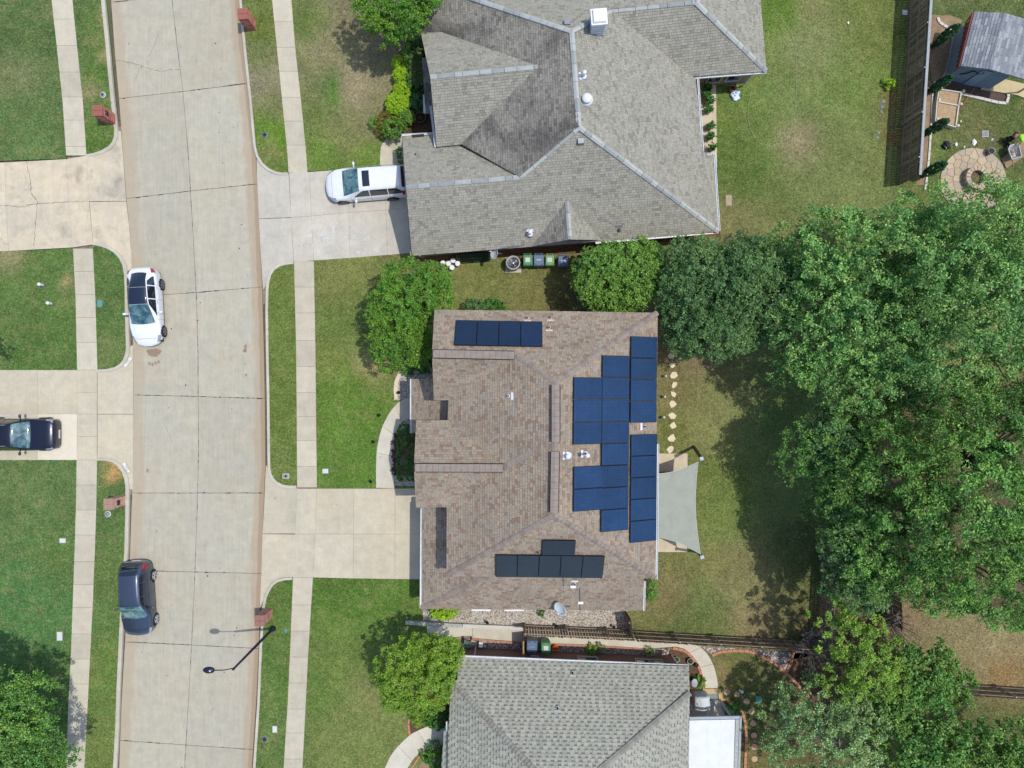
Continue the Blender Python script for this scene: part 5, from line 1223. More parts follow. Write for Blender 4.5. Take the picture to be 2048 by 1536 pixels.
# narrow cypresses behind the tall fence
for i, (x, y, lb) in enumerate([(1864,94,'topmost narrow cypress behind the tall fence'),(1858,184,'second narrow cypress from the top behind the tall fence'),(1850,268,'third narrow cypress from the top behind the tall fence'),(1843,351,'lowest narrow cypress behind the tall fence')]):
    Bp = P(x, y, ZL); t = thing('cypress', lb, 'cypress', Bp, 0, 'narrow cypresses along the tall fence'); rs_ = random.Random(i); cs=[]; oo=[]; hh = [2.7,2.3,2.3,2.5][i]
    m_ = MB(); m_.tube([Bp, Bp+Vector((0,0,hh*.9))], [.05,.02], 6); m_.obj('trunk', m_bark, t)
    for k in range(150):
        z = rs_.random()**.8; a = rs_.uniform(0,6.28); r_ = .22*math.sin(math.pi*min(1,(1-z)*.8+.15))**.8*(1 if z<.8 else (1-z)/.2*.8+.2)
        cs.append((Bp.x+math.cos(a)*r_, Bp.y+math.sin(a)*r_, ZL+z*hh)); oo.append((math.cos(a),math.sin(a),.6))
    leaves('foliage', np.array(cs), np.array(oo), np.ones((150,3)), 40, .10, .045, m_lf_cyp, t, i, sprigs=4)

# ------------------------------------------------ fences
m_wood_dk = mk('weathered_dark_picket', C(134,118,98), .9, .25, 4, spec=.1, fine=.15); m_wood_lt = mk('tan_picket_wood', C(172,152,128), .9, .2, 4, spec=.1, fine=.12); m_wood_br = mk('brown_rail_wood', C(150,132,112), .9, .2, 4, spec=.1)
m_wood_ts = [m_wood_dk, mk('weathered_dark_picket_b', C(120,104,86), .9, .25, 4, spec=.1), mk('weathered_dark_picket_c', C(150,132,110), .9, .25, 4, spec=.1)]
m_post = mk('galvanised_post', C(168,172,174), .45, .1, 5, metal=.5)
def fence(label, a, b, h, toward, mats, rail_mat, post_mat, pw=.14, gap=.012, posts=2.4, cap=None, rail_side=True):
    """a, b: survey points of the foot; toward: side (unit vector) on which rails and posts stand"""
    A = P(*a, ZL-.02); B_ = P(*b, ZL-.02); d = (B_-A); L = d.length; d.normalize(); s = Vector(toward)-d*Vector(toward).dot(d); s.normalize()
    t = thing('fence', label, 'fence', A); rs_ = random.Random(int(A.x*7)); cache = []
    ang = math.atan2(d.y, d.x)
    for mt in mats:
        for hv in (h, h*.985, h*1.01):
            m_ = MB(); m_.box(0, pw, -.01, .01, 0.02, hv)
            me = m_.mesh(); me.materials.append(mt); cache.append(me)
    n = int(L/(pw+gap))
    if n <= 295: rng_ = range(n)
    else: rng_ = range(295)
    for i in rng_:
        o = bpy.data.objects.new('picket', rs_.choice(cache)); COL.objects.link(o); o.parent = t; o.location = d*(i*(pw+gap)); o.rotation_euler = (rs_.uniform(-.01,.01), 0, ang)
    for z in (.3, h*.52, h-.25):
        m_ = MB(); m_.beam(A+s*.05+Vector((0,0,z)), B_+s*.05+Vector((0,0,z)), .045, .09); m_.obj('rail', rail_mat, t)
    k = .1
    while k < L:
        m_ = MB(); p = A+d*k+s*.11; m_.tube([p-Vector((0,0,.1)), p+Vector((0,0,h+.02))], .035 if post_mat is m_post else .05, 8); m_.obj('post', post_mat, t); k += posts
    if cap: m_ = MB(); m_.beam(A+Vector((0,0,h+.03)), B_+Vector((0,0,h+.03)), .15, .04); m_.obj('top_cap', cap, t)
    return t
fence('tall dark picket fence with pale top cap and diagonal-looking posts at the upper right', (1826,-90), (1797,372), 2.3, (-1,0,0), m_wood_ts, mk('rail_wood_grey', C(140,124,106), .9, .15, 4), m_post, posts=2.62, cap=mk('grey_fence_cap', C(160,164,166), .6, .1, 4), gap=.02)
fence('tan picket fence along the side gravel, its boards lit', (1046,1249), (1262,1259), 1.95, (0,1,0), [m_wood_lt, m_wood_br], m_wood_lt, m_wood_lt, posts=2.5, gap=.03)
fence('dark brown picket fence between the back lawn and the lower garden', (1264,1261), (1632,1283), 1.85, (0,1,0), m_wood_ts, m_wood_br, m_post, posts=2.42, gap=.02)
fence('short fence closing the side gravel beside the brown house', (1252,1221), (1258,1262), 1.9, (-1,0,0), m_wood_ts, m_wood_br, m_wood_br)
fence('dark fence across the far lower right lawn', (1905,1366), (2200,1386), 1.85, (0,1,0), m_wood_ts, m_wood_br, m_post, posts=2.5, gap=.02)
fence('half hidden fence under the huge tree at the back of the lawn', (1650,1040), (1636,1283), 1.9, (-1,0,0), m_wood_ts, m_wood_br, m_post, gap=.02)
fence('short stretch of grey fence glimpsed between the lower right trees', (1770,1178), (1773,1245), 1.9, (1,0,0), m_wood_ts, m_wood_br, m_post, gap=.02)
# yellow wooden gate post line from fence to the lower house
g_ = thing('gate', 'narrow yellow-brown wooden gate seen edge-on beside the blue bin', 'gate', P(1047,1276,ZL)); m_w = mk('yellow_pine', C(196,150,92), .8, .15, 5)
a = P(1047,1262,ZL); b = P(1047,1298,ZL)
for i in range(9): q = a.lerp(b, (i+.5)/9); m_ = MB(); m_.box(q.x-.012, q.x+.012, q.y-.065, q.y+.065, ZL+.05, ZL+1.8); m_.obj('picket', m_wood_lt, g_)
for z in (.35, 1.0, 1.72): m_ = MB(); m_.beam(a+Vector((-.04,0,z)), b+Vector((-.04,0,z)), .06, .09); m_.obj('rail', m_w, g_)
# low retaining wall caps along the south gravel
for x0, y0, x1, y1, mt, lb in ((812,1243,925,1249,mk('weathered_board', C(168,172,164), .8, .15, 5),'long grey weathered board wall beside the side walk'),(926,1249,1045,1254,m_trim,'pale concrete retaining wall beside the side walk'),(1047,1252,1252,1262,m_trim,'pale concrete footing wall under the tan fence')):
    a = P(x0,y0,ZL); b = P(x1,y1,ZL); t = thing('low_wall', lb, 'wall', a); m_ = MB(); m_.beam(a+Vector((0,0,.10)), b+Vector((0,0,.10)), .2, .26); m_.obj('wall_body', mt, t)
    m_ = MB(); m_.beam(a+Vector((0,0,.245)), b+Vector((0,0,.245)), .22, .03); m_.obj('coping', mt, t)
# ------------------------------------------------ cars
m_tyre = mk('tyre_rubber', C(40,40,42), .85, .1, 8); m_rim = mk('alloy_rim', C(206,210,216), .35, .05, 5, spec=.5); m_rimd = mk('dark_alloy_rim', C(120,122,130), .35, .05, 5, spec=.5)
m_cglass = glass('car_glass_dark', C(22,30,44)); tw_ = NT('windscreen_painted_reflections'); m_cwind = tw_.fin(tw_.ramp(tw_.noise(2.2, 4, rough=.6, dist=.6), [(.38, C(36,66,76)), (.5, C(70,110,116)), (.66, C(120,150,150))]), .06, 0, .6, 1.0); m_cblack = mk('black_trim', C(26,26,28), .5, .1, 5)  # windscreen reflections are painted into the colour as pale teal noise patches
m_lamp = mk('headlamp_lens', C(150,160,170), .1, .1, 9, spec=.6, coat=1); m_tail = mk('red_tail_lamp', C(160,30,40), .15, .1, 9, coat=1); m_plate = mk('number_plate', C(224,226,228), .5, .05, 5)
def car(label, px, py, rz, paintm, st, wheelx, wr=.34, rim=m_rim, roofmat=None, bands=None, hw=.93, name='car', cat='car', extras=(), zoff=0.0):
    """st: stations from nose (x=0) to tail: (x, half-width, z_sill, z_belt, z_top, half-width at top). Built along +X = nose at x=L/2"""
    L = st[-1][0]; ns = 14
    T = np.array(st, float); tt = np.linspace(0, 1, len(T))
    def cr(t):
        f = t*(len(T)-1); i = min(int(f), len(T)-2); u = f-i
        p0, p1, p2, p3 = T[max(i-1,0)], T[i], T[i+1], T[min(i+2,len(T)-1)]
        m1 = (p2-p0)/2; m2 = (p3-p1)/2
        # limit overshoot
        d = p2-p1; m1 = np.where(m1*d > 0, np.sign(m1)*np.minimum(abs(m1), 2.2*abs(d)), 0*m1); m2 = np.where(m2*d > 0, np.sign(m2)*np.minimum(abs(m2), 2.2*abs(d)), 0*m2)
        return (2*u**3-3*u*u+1)*p1+(u**3-2*u*u+u)*m1+(-2*u**3+3*u*u)*p2+(u**3-u*u)*m2
    def prof(t):
        x, w_, zs, zb, zt, wt = cr(t)
        pts = [(w_*.90, zs), (w_*.985, zs+.12), (w_, (zs+zb)*.5), (w_*.985, zb-.08), (w_*.94, zb), (wt+(w_*.94-wt)*.45, zb+(zt-zb)*.55), (wt, zt-.05*min(1,(zt-zb)/.2)-.01), (wt*.85, zt), (wt*.45, zt+.03), (0, zt+.04)]
        return x, pts
    def S_(t, s):   # s in 0..1: left sill over the roof to the right sill
        x, pts = prof(t); f = s*2*(len(pts)-1); sgn = 1
        if f > len(pts)-1: f = 2*(len(pts)-1)-f; sgn = -1
        i = min(int(f), len(pts)-2); u = f-i
        y = pts[i][0]*(1-u)+pts[i+1][0]*u; z = pts[i][1]*(1-u)+pts[i+1][1]*u
        return Vector((L/2-x, y*sgn, z))
    root = thing(name, label, cat, P(px, py, zoff), rz)
    NT_, NS_ = 96, 54
    def patch(t0, t1, s0, s1, off, nt_=14, ns_=10, warp=None, bow=(0, 0)):
        v = []; f = []
        for i in range(nt_+1):
            for j in range(ns_+1):
                a = i/nt_; b = j/ns_; sa, sb = (s0, s1) if warp is None else warp(a)
                t = t0+(t1-t0)*a - (1-a)*bow[0]*(1-(2*b-1)**2) + a*bow[1]*(1-(2*b-1)**2); s = sa+(sb-sa)*b; p = S_(t, s)
                e = .004; n = (S_(min(1,t+e), s)-S_(max(0,t-e), s)).cross(S_(t, min(1,s+e))-S_(t, max(0,s-e)))
                if n.length > 1e-9: n.normalize()
                cen = Vector((p.x, 0, .6))
                if n.dot(p-cen) < 0: n = -n
                v.append(p+n*off)
        for i in range(nt_):
            for j in range(ns_): f.append((i*(ns_+1)+j, i*(ns_+1)+j+1, (i+1)*(ns_+1)+j+1, (i+1)*(ns_+1)+j))
        return v, f
    v, f = patch(0, 1, 0, 1, 0, NT_, NS_)
    f2 = []
    for q in f:
        c = sum((v[i] for i in q), Vector())/4; cut = any((c.x-wx)**2+(c.z-wr)**2 < (wr*1.10)**2 and abs(c.y) > .5 and c.z < wr*2.05 for wx in wheelx)
        if not cut: f2.append(q)
    k = len(v)
    for end in (0, NT_):      # close nose and tail
        ring = [end*(NS_+1)+j for j in range(NS_+1)]; f2.append(tuple(ring))
    me = M(v, f2); bm = bmesh.new(); bm.from_mesh(me); bmesh.ops.recalc_face_normals(bm, faces=bm.faces); bm.to_mesh(me); bm.free()
    link('body', me, paintm, root, True, False)
    m_ = MB(); m_.box(-L/2+.25, L/2-.25, -st[len(st)//2][1]*.82, st[len(st)//2][1]*.82, .2, .55); m_.obj('floor_pan', m_cblack, root, False, False)
    def P_(name, mat, t0, t1, s0, s1, off=.012, warp=None, nt_=24, ns_=18, par=root, bow=(0, 0)):
        v, f = patch(t0, t1, s0, s1, off, nt_, ns_, warp, bow); me = M(v, f); bm = bmesh.new(); bm.from_mesh(me); bmesh.ops.recalc_face_normals(bm, faces=bm.faces); bm.to_mesh(me); bm.free()
        return link(name, me, mat, par, True, False)
    tx = lambda x: float(np.interp(x, [cr(t)[0] for t in np.linspace(0,1,200)], np.linspace(0,1,200)))
    b = bands
    ws = P_('windscreen', m_cwind, tx(b['ws'][0]), tx(b['ws'][1]), 0, 0, .014, warp=lambda a: ((.335+.0*a), 1-(.335+.0*a)), bow=(.022, 0) )
    P_('rear_window', m_cglass, tx(b['rw'][0]), tx(b['rw'][1]), 0, 0, .014, warp=lambda a: (.345+.03*a, .655-.03*a), bow=(0, .016))
    if roofmat: P_('roof_panel', roofmat, tx(b['ws'][1]+.015), tx(b['rw'][0]-.015), .345, .655, .014)
    if 'sun' in b: P_('sunroof', m_cglass, tx(b['sun'][0]), tx(b['sun'][1]), .41, .59, .008)
    for sg in (0, 1):
        wz = lambda lo, hi: (lambda a: ((lo, hi) if sg == 0 else (1-hi, 1-lo)))
        xs_ = b['sw']
        for i in range(len(xs_)-1):
            x0, x1 = xs_[i]+.03, xs_[i+1]-.03
            def wp(a, i=i):
                hi = .325
                if i == 0: hi = .245 + (.325-.245)*min(1, a*1.4)
                if i == len(xs_)-2: hi = .325 - (.07)*max(0, a-.45)/.55
                return (.235, hi) if sg == 0 else (1-hi, 1-.235)
            P_('side_window', m_cglass, tx(x0), tx(x1), 0, 0, .006, warp=wp, ns_=5)
        P_('headlamp', m_lamp, tx(b['hl'][0]), tx(b['hl'][1]), *((.17,.28) if sg == 0 else (.72,.83)), .008, ns_=4, nt_=6)
        P_('tail_lamp', m_tail, tx(L-b['tl'][1]), tx(L-b['tl'][0]), *((.16,.27) if sg == 0 else (.73,.84)), .008, ns_=4, nt_=6)
        P_('sill_trim', m_cblack, tx(.9), tx(L-.9), *((.0,.05) if sg == 0 else (.95,1.0)), .006, ns_=3, nt_=10)
        for x in b['doors']: P_('door_seam', m_cblack, tx(x), tx(x+.012), *((.06,.24) if sg == 0 else (.76,.94)), .003, ns_=8, nt_=1)
        for x in b['doors'][1:]: P_('door_handle', paintm if roofmat is None else m_cblack, tx(x-.26), tx(x-.08), *((.205,.215) if sg == 0 else (.785,.795)), .02, ns_=1, nt_=2)
        # mirror
        yy = st[len(st)//2][1]; mx = L/2-b['mir']; sgn = 1 if sg == 0 else -1; zb = cr(tx(b['mir']))[3]
        m_ = MB(); m_.beam((mx, sgn*(yy-.06), zb+.02), (mx-.01, sgn*(yy+.10), zb+.05), .06, .03); m_.lathe((0,0,0), [(.02,-.09),(.07,-.07),(.085,0),(.07,.07),(.02,.09)], 10)
        n0 = 8
        for i in range(n0, len(m_.v)): x, y, z = m_.v[i]; m_.v[i] = (mx-.01+x*.9, sgn*(yy+.16)+z*1.2, zb+.07+y*.9)
        m_.obj('wing_mirror', b.get('mirmat', paintm), root, True, False)
    # panel seams on bonnet and tailgate
    for (x0, x1, s0, s1) in ((b['ws'][0]-.07, b['ws'][0]-.055, .30, .70), (.42, .432, .31, .69)): P_('bonnet_seam', m_cblack, tx(x0), tx(x1), s0, s1, .003, nt_=1, ns_=16)
    for s0 in (.352, .642): P_('bonnet_crease', m_cblack if b.get('crease') else paintm, tx(.45), tx(b['ws'][0]-.1), s0, s0+.006, .006, nt_=14, ns_=1)
    P_('wiper_cowl', m_cblack, tx(b['ws'][0]-.05), tx(b['ws'][0]), .34, .66, .005, nt_=2, ns_=12)
    m_ = MB(); m_.beam((L/2-b['ws'][1]-.02, 0, cr(tx(b['ws'][1]))[4]-.02), (L/2-b['ws'][1]+.10, 0, cr(tx(b['ws'][1]))[4]-.06), .22, .05); m_.obj('mirror_mount', m_cblack, root, False, False)
    for ex, nm_ in ((L/2+.005, 'front'), (-L/2-.005, 'rear')):
        m_ = MB(); m_.box(ex-.012, ex+.012, -.26, .26, .42, .54); m_.obj('number_plate', m_plate, root, False, False)
    if b.get('rails'):
        for sgn in (1, -1):
            wtop = cr(tx(L*.55))[5]; zt = cr(tx(L*.55))[4]; m_ = MB(); m_.tube([(L/2-b['ws'][1]-.25, sgn*wtop*.93, zt-.02), (L/2-b['ws'][1]-.45, sgn*wtop*.93, zt+.07), (L/2-b['rw'][0]+.35, sgn*wtop*.93, zt+.07), (L/2-b['rw'][0]+.15, sgn*wtop*.93, zt-.02)], .02, 6); m_.obj('roof_rail', b['rails'], root, True, False)
    # wheels
    for wx in wheelx:
        for sgn in (1, -1):
            yw = (cr(tx(L/2-wx))[1]-.075)*sgn; w_ = thing('wheel', 'x', 'x', (wx, yw, wr)); del w_['label']; del w_['category']; w_.parent = root
            m_ = MB(); m_.lathe((0,0,0), [(wr*.66,-.11),(wr*.9,-.115),(wr,-.08),(wr,.08),(wr*.9,.115),(wr*.66,.11)], 28)
            m_.v = [(a, c, b_) for a, b_, c in m_.v]; ty = m_.obj('tyre', m_tyre, w_, True, False)
            m_ = MB(); m_.lathe((0,0,0), [(wr*.70,.118),(wr*.66,.122),(wr*.02,.114)], 24)
            m_.v = [(a, c*sgn, b_) for a, b_, c in m_.v]; m_.obj('rim', m_cblack, w_, False, False); m_ = MB(); m_.lathe((0,0,.0), [(wr*.72,.12),(wr*.72,.13),(wr*.66,.13),(wr*.66,.12)], 24, cap=False)
            for k in range(5):
                a = k*2*math.pi/5
                for dlt in (-.13, .13): m_.beam((math.cos(a+dlt*.3)*.03, math.sin(a+dlt*.3)*.03, .13), (math.cos(a+dlt)*wr*.66, math.sin(a+dlt)*wr*.66, .13), .035, .02)
            m_.v = [(a, c*sgn, b_) for a, b_, c in m_.v]; m_.obj('spokes', rim, w_, False, False)
            m_ = MB(); n = 24; vv = []; ff = []
            for k in range(n+1):
                a = -.15 + (math.pi+.3)*k/n
                for r_, yy_ in ((wr*1.05, .045), (wr*1.17, .035), (wr*1.05, -.12)): vv.append((math.cos(a)*r_, yy_*sgn, math.sin(a)*r_))
                if k: ff += [((k-1)*3, (k-1)*3+1, k*3+1, k*3), ((k-1)*3+2, (k-1)*3, k*3, k*3+2)]
            m_.add(vv, ff); m_.obj('arch_trim', b.get('arch', m_cblack), w_, True, False)
    return root
p_white = paint('white_car_paint', C(224,227,233,1.12), 0, .3); p_grey = paint('grey_blue_car_paint', C(74,86,106), .55, .32); p_navy = paint('dark_navy_car_paint', C(28,34,54), .5, .25)
# white hatchback with the black glass roof, nose down the street
hat = [(0,.22,.34,.50,.54,.18),(.05,.44,.30,.53,.58,.36),(.18,.66,.26,.60,.67,.52),(.48,.84,.22,.70,.80,.62),(1.0,.93,.20,.84,.93,.70),(1.35,.935,.20,.92,1.02,.72),(1.9,.94,.20,.97,1.30,.66),(2.35,.94,.20,.99,1.52,.60),(2.9,.94,.20,1.0,1.60,.57),(3.5,.935,.20,1.02,1.55,.53),(4.0,.91,.22,1.04,1.38,.48),(4.40,.85,.24,1.06,1.17,.52),(4.60,.72,.30,1.0,1.06,.48),(4.71,.54,.34,.88,.92,.40),(4.75,.34,.38,.78,.81,.26)]
m_croof = glass('black_glass_roof', C(24,30,52))
car('white hatchback with black glass roof parked at the kerb beside the oil drips', 302, 616, R(-90+3), p_white, hat, [L_ for L_ in (4.75/2-.86, 4.75/2-3.72)], .35, m_rimd, m_croof, dict(ws=(1.42,2.42), rw=(3.45,4.30), sw=(1.75,2.75,3.55,4.15), hl=(.22,.62), tl=(.12,.4), doors=(1.55,2.75,3.6), mir=1.95, arch=p_white))
suv = [(0,.30,.36,.60,.66,.26),(.05,.52,.32,.66,.72,.44),(.16,.72,.28,.74,.82,.58),(.42,.86,.24,.84,.92,.70),(.9,.91,.22,.92,1.0,.74),(1.2,.92,.22,.98,1.06,.76),(1.6,.92,.22,1.02,1.32,.70),(2.0,.92,.22,1.04,1.58,.64),(2.6,.92,.22,1.06,1.66,.62),(3.4,.915,.22,1.08,1.64,.61),(4.0,.89,.24,1.10,1.52,.60),(4.26,.85,.28,1.10,1.26,.60),(4.4,.74,.34,1.0,1.06,.56),(4.47,.58,.38,.88,.92,.46),(4.5,.40,.40,.78,.82,.32)]
car('grey-blue crossover car parked at the left kerb lower down the street', 286, 1190, R(-90+3.5), p_grey, suv, [4.5/2-.82, 4.5/2-3.5], .35, m_rim, None, dict(ws=(1.25,2.02), rw=(3.85,4.28), sw=(1.6,2.55,3.35,3.95), hl=(.14,.5), tl=(.1,.42), doors=(1.45,2.55,3.4), mir=1.75, crease=True))
big = [(0,.66,.36,.80,.86,.56),(.08,.86,.30,.92,.98,.72),(.35,.94,.26,1.0,1.08,.80),(.9,.96,.24,1.06,1.14,.82),(1.35,.97,.24,1.10,1.18,.80),(1.75,.97,.24,1.14,1.45,.74),(2.1,.97,.24,1.16,1.70,.68),(2.7,.97,.24,1.16,1.78,.67),(3.8,.965,.24,1.18,1.77,.66),(4.5,.94,.26,1.18,1.66,.64),(4.8,.90,.30,1.16,1.30,.68),(4.92,.82,.36,1.0,1.06,.66),(4.98,.70,.42,.82,.86,.55)]
car('dark navy suv with roof rails standing on the left driveway, nose toward the street', 48, 867, R(0), p_navy, big, [4.98/2-.9, 4.98/2-3.85], .38, m_rimd, None, dict(ws=(1.38,2.12), rw=(4.4,4.78), sw=(1.75,2.75,3.7,4.45), hl=(.10,.45), tl=(.1,.42), doors=(1.6,2.75,3.75), mir=1.9, rails=m_metal, crease=True), name='suv', cat='suv')
van = [(0,.26,.32,.58,.64,.22),(.06,.50,.29,.64,.70,.42),(.2,.74,.25,.74,.82,.58),(.5,.93,.22,.86,.94,.72),(1.0,.97,.20,.96,1.05,.76),(1.25,.98,.20,1.0,1.14,.76),(1.75,.985,.20,1.04,1.45,.72),(2.2,.985,.20,1.05,1.66,.68),(2.8,.985,.20,1.06,1.72,.67),(4.0,.98,.20,1.08,1.71,.66),(4.7,.96,.22,1.10,1.62,.64),(5.0,.92,.26,1.08,1.35,.66),(5.12,.84,.34,.98,1.04,.64),(5.17,.72,.40,.82,.86,.55)]
car('white minivan with sunroof parked nose out at the upper grey house', 741, 373, R(180+4.5), p_white, van, [5.17/2-.95, 5.17/2-3.98], .35, m_rimd, None, dict(ws=(1.20,2.18), rw=(4.72,5.02), sw=(1.75,2.75,3.85,4.75), hl=(.18,.62), tl=(.1,.5), doors=(1.55,2.75,3.9), mir=1.85, sun=(2.42,2.85)), name='minivan', cat='minivan')

# ------------------------------------------------ street furniture
brick_cols = {}
def mailbox(label, px, py, rz, col, h=1.42, sx=.56, sy=.62, doorside=1, group='brick mailboxes along the kerb'):
    t = thing('mailbox', label, 'mailbox', P(px, py, ZL), rz, group); rs_ = random.Random(px)
    bm_ = NT('mailbox_brick'); g_ = bm_.n('ShaderNodeNewGeometry'); c = bm_.ramp(g_.outputs['Random Per Island'], [(0, C(*col)), (.4, C(*[x*.86 for x in col])), (.75, C(*[min(255,x*1.12) for x in col]))], 'CONSTANT'); c = bm_.mix(c, bm_.ramp(bm_.noise(30,2), [(.3,g4(.85)),(.7,g4(1.12))]), 1.0, 'MULTIPLY'); bmat = bm_.fin(c, .9, 0, .2)
    m_ = MB(); m_.box(-sx/2+.012, sx/2-.012, -sy/2+.012, sy/2-.012, 0, h-.03); m_.obj('mortar_core', mk('mortar', C(206,186,172), .95, .08, 6), t, False, False)
    m_ = MB(); z = 0; r = 0
    while z < h-.10:
        for side_ in range(4):
            Ls = sx if side_ % 2 == 0 else sy; x = -Ls/2 - (.105 if r % 2 else 0)
            while x < Ls/2-.01:
                a = max(x, -Ls/2); b = min(x+.20, Ls/2)
                if b-a > .03:
                    if side_ == 0: m_.box(a, b, -sy/2, -sy/2+.03, z, z+.062)
                    elif side_ == 2: m_.box(a, b, sy/2-.03, sy/2, z, z+.062)
                    elif side_ == 1: m_.box(sx/2-.03, sx/2, a, b, z, z+.062)
                    else: m_.box(-sx/2, -sx/2+.03, a, b, z, z+.062)
                x += .212
        z += .075; r += 1
    o = m_.obj('brick', bmat, t, False, False); o['kind'] = 'stuff'
    # soldier course on top, in two rows; the bricks can be told apart
    nb = int((sx+.06)/.075); me = None; q = MB(); q.box(-.031, .031, 0, (sy+.06)/2-.02, 0, .075); me = q.mesh(); me.materials.append(bmat)
    for i in range(nb):
        for s_ in (0, 1):
            o = bpy.data.objects.new('cap_brick', me); COL.objects.link(o); o.parent = t; o.location = (-(sx+.06)/2+.04+i*.076, (.008 if s_ == 0 else -(sy+.06)/2+.012), h-.04+rs_.uniform(0,.012))
    m_ = MB(); dx = (sx/2+.005)*doorside; m_.box(min(dx, dx+.02*doorside), max(dx, dx+.02*doorside), -.14, .14, h-.62, h-.32); m_.obj('mailbox_door', m_dark, t, False, False)
    m_ = MB(); m_.beam((dx+.03*doorside, -.05, h-.36), (dx+.03*doorside, .05, h-.36), .02, .02); m_.obj('handle', m_metal, t, False, False)
    return t
mailbox('red brick mailbox pillar at the kerb in the top of the street', 503, 52, R(5), (198,128,114), doorside=-1)
mailbox('red brick mailbox pillar on the left verge above the old driveway', 222, 239, R(3), (192,124,110))
mailbox('pale pink brick mailbox pillar on the left verge', 242, 1001, R(0), (206,166,146), h=1.3)
mailbox('tan and red brick mailbox pillar beside the street lamp', 536, 1226, R(-1), (188,140,124), doorside=-1)
m_lamppost = mk('dark_bronze_lamp_paint', C(44,44,66), .45, .1, 5, metal=.3); m_lens = mk('lamp_lens', C(206,220,228), .2, .05, 5)
lb_ = P(546,1257,ZL); t = thing('street_lamp', 'tall dark street lamp leaning its single arm over the road', 'street lamp', lb_)
top = P(467,1340,6.3); m_ = MB(); m_.tube([lb_, Vector((lb_.x, lb_.y, .5)), Vector((lb_.x, lb_.y, 6.3))], [.11,.09,.055], 12); po = m_.obj('pole', m_lamppost, t, True)
m_ = MB(); m_.lathe(lb_, [(.19,0),(.19,.05),(.13,.12),(.12,.3)], 14); m_.obj('base', m_lamppost, t, True)
e = P(430,1340.5,6.5); m_ = MB(); tp = Vector((lb_.x, lb_.y, 6.22)); m_.tube([tp, tp.lerp(e,.5)+Vector((0,0,.12)), e], .028, 8); m_.obj('arm', m_lamppost, t, True)
m_ = MB(); m_.tube([tp, tp+Vector((0,0,.16))], .07, 8); m_.obj('pole_cap', m_lamppost, t, True)
hd = P(418,1340,6.5); m_ = MB(); m_.lathe(hd, [(.16,-.05),(.27,-.03),(.29,.02),(.22,.09),(.08,.13)], 20, 1.1, .62); hh = m_.obj('lamp_head', m_lamppost, t, True)
m_ = MB(); m_.lathe(hd+Vector((.10,0,.10)), [(.05,0),(.05,.05),(.02,.07)], 10); m_.obj('photocell', m_lens, hh, True)
m_ = MB(); m_.lathe(hd+Vector((-.03,0,-.10)), [(.05,0),(.18,.02),(.2,.055)], 16, 1, .6); m_.obj('lens', m_lens, hh, True)
# lids and cleanouts set in the turf
m_lid = mk('pale_lid', C(210,212,206), .8, .08, 5, fine=.05); m_lidg = mk('grey_lid', C(140,146,146), .8, .15, 8); m_teal = mk('teal_lid', C(70,156,150), .7, .1, 5); m_blk = mk('dark_lid', C(70,76,84), .7, .15, 6)
def lid(label, px, py, w_, l_, mat, round_=False, name='utility_box', dark=False, rz=0, cat='utility lid'):
    p = P(px, py, ZL); t = thing(name, label, cat, p, rz)
    m_ = MB()
    if round_:
        m_.lathe((0,0,0), [(w_*1.15,0),(w_*1.15,.03),(w_,.032),(w_*.98,.045),(.01,.05)], 20); m_.obj('rim', m_lidg if mat is not m_lidg else m_lid, t, True, False)
        m_ = MB(); m_.lathe((0,0,.05), [(w_*.88,0),(w_*.86,.012),(.01,.014)], 18); m_.obj('lid', mat, t, True, False)
    else:
        m_.box(-w_/2-.03, w_/2+.03, -l_/2-.03, l_/2+.03, 0, .035); m_.obj('rim', m_lidg if mat is not m_lidg else m_lid, t, False, False)
        m_ = MB(); m_.box(-w_/2, w_/2, -l_/2, l_/2, .035, .05); m_.obj('lid', mat, t, False, False)
    if dark: m_ = MB(); m_.lathe((0,0,.05 if not round_ else .064), [(.07,0),(.06,.03),(.01,.03)], 10); m_.obj('knob', m_dark, t, True, False)
for a in ((206,190,.16,0,m_lidg,True,'round grey meter lid on the upper left verge',True),(530,270,.16,0,m_blk,True,'dark round meter lid on the upper right verge',True),(200,607,.24,.34,m_teal,False,'teal rectangular valve lid beside the pavement',False),
          (572,952,.34,.24,m_lidg,False,'grey meter box with dark knob at the lower end of the verge',True),(126,1081,.36,.26,m_lid,False,'small white rectangular lid on the left lawn',False),(120,1272,.32,.52,m_lid,False,'tall cream rectangular lid near the dark corner tree',False),
          (216,1028,.17,0,m_lidg,True,'round grey lid just below the pink brick mailbox',False),(571,1261,.11,0,m_teal,True,'small teal round lid right of the street lamp foot',False),(530,1478,.17,0,m_blk,True,'dark round meter lid at the bottom of the right verge',True),
          (550,1458,.26,.38,m_lid,False,'white rectangular lid above the dark round one',False),(651,942,.34,.26,m_lid,False,'white lid on the lawn beside the brown house walk',False),(1457,401,.34,.62,mk('wood_plank',C(176,160,132),.9,.15,5),False,'square tan stepping slab in the upper back lawn',False),
          (1809,25,.3,.28,m_lid,False,'pale square lid against the tall fence',False),(1517,1399,.3,.34,m_teal,False,'dull teal lid in the garden right of the round pavers',False),(1970,268,.34,.32,m_lidg,False,'grey square paver in the grass above the fire pit',False)):
    lid(a[6], a[0], a[1], a[2], a[3], a[4], a[5], dark=a[7])
for (x, y, lb) in ((90,571,'upper white plastic pipe stub lying on the left lawn'),(107,608,'lower white plastic pipe stub beside the bare patch')):
    p = P(x, y, ZL); t = thing('pipe_stub', lb, 'pipe'); t.location = p; m_ = MB(); m_.tube([p, p+Vector((-.0,0,.55))], .085, 12); m_.obj('pipe', m_lid, t, True); m_ = MB(); m_.lathe(p+Vector((0,0,.5)), [(.10,0),(.11,.03),(.09,.12),(.02,.14)], 14); m_.obj('cap', m_white, t, True)

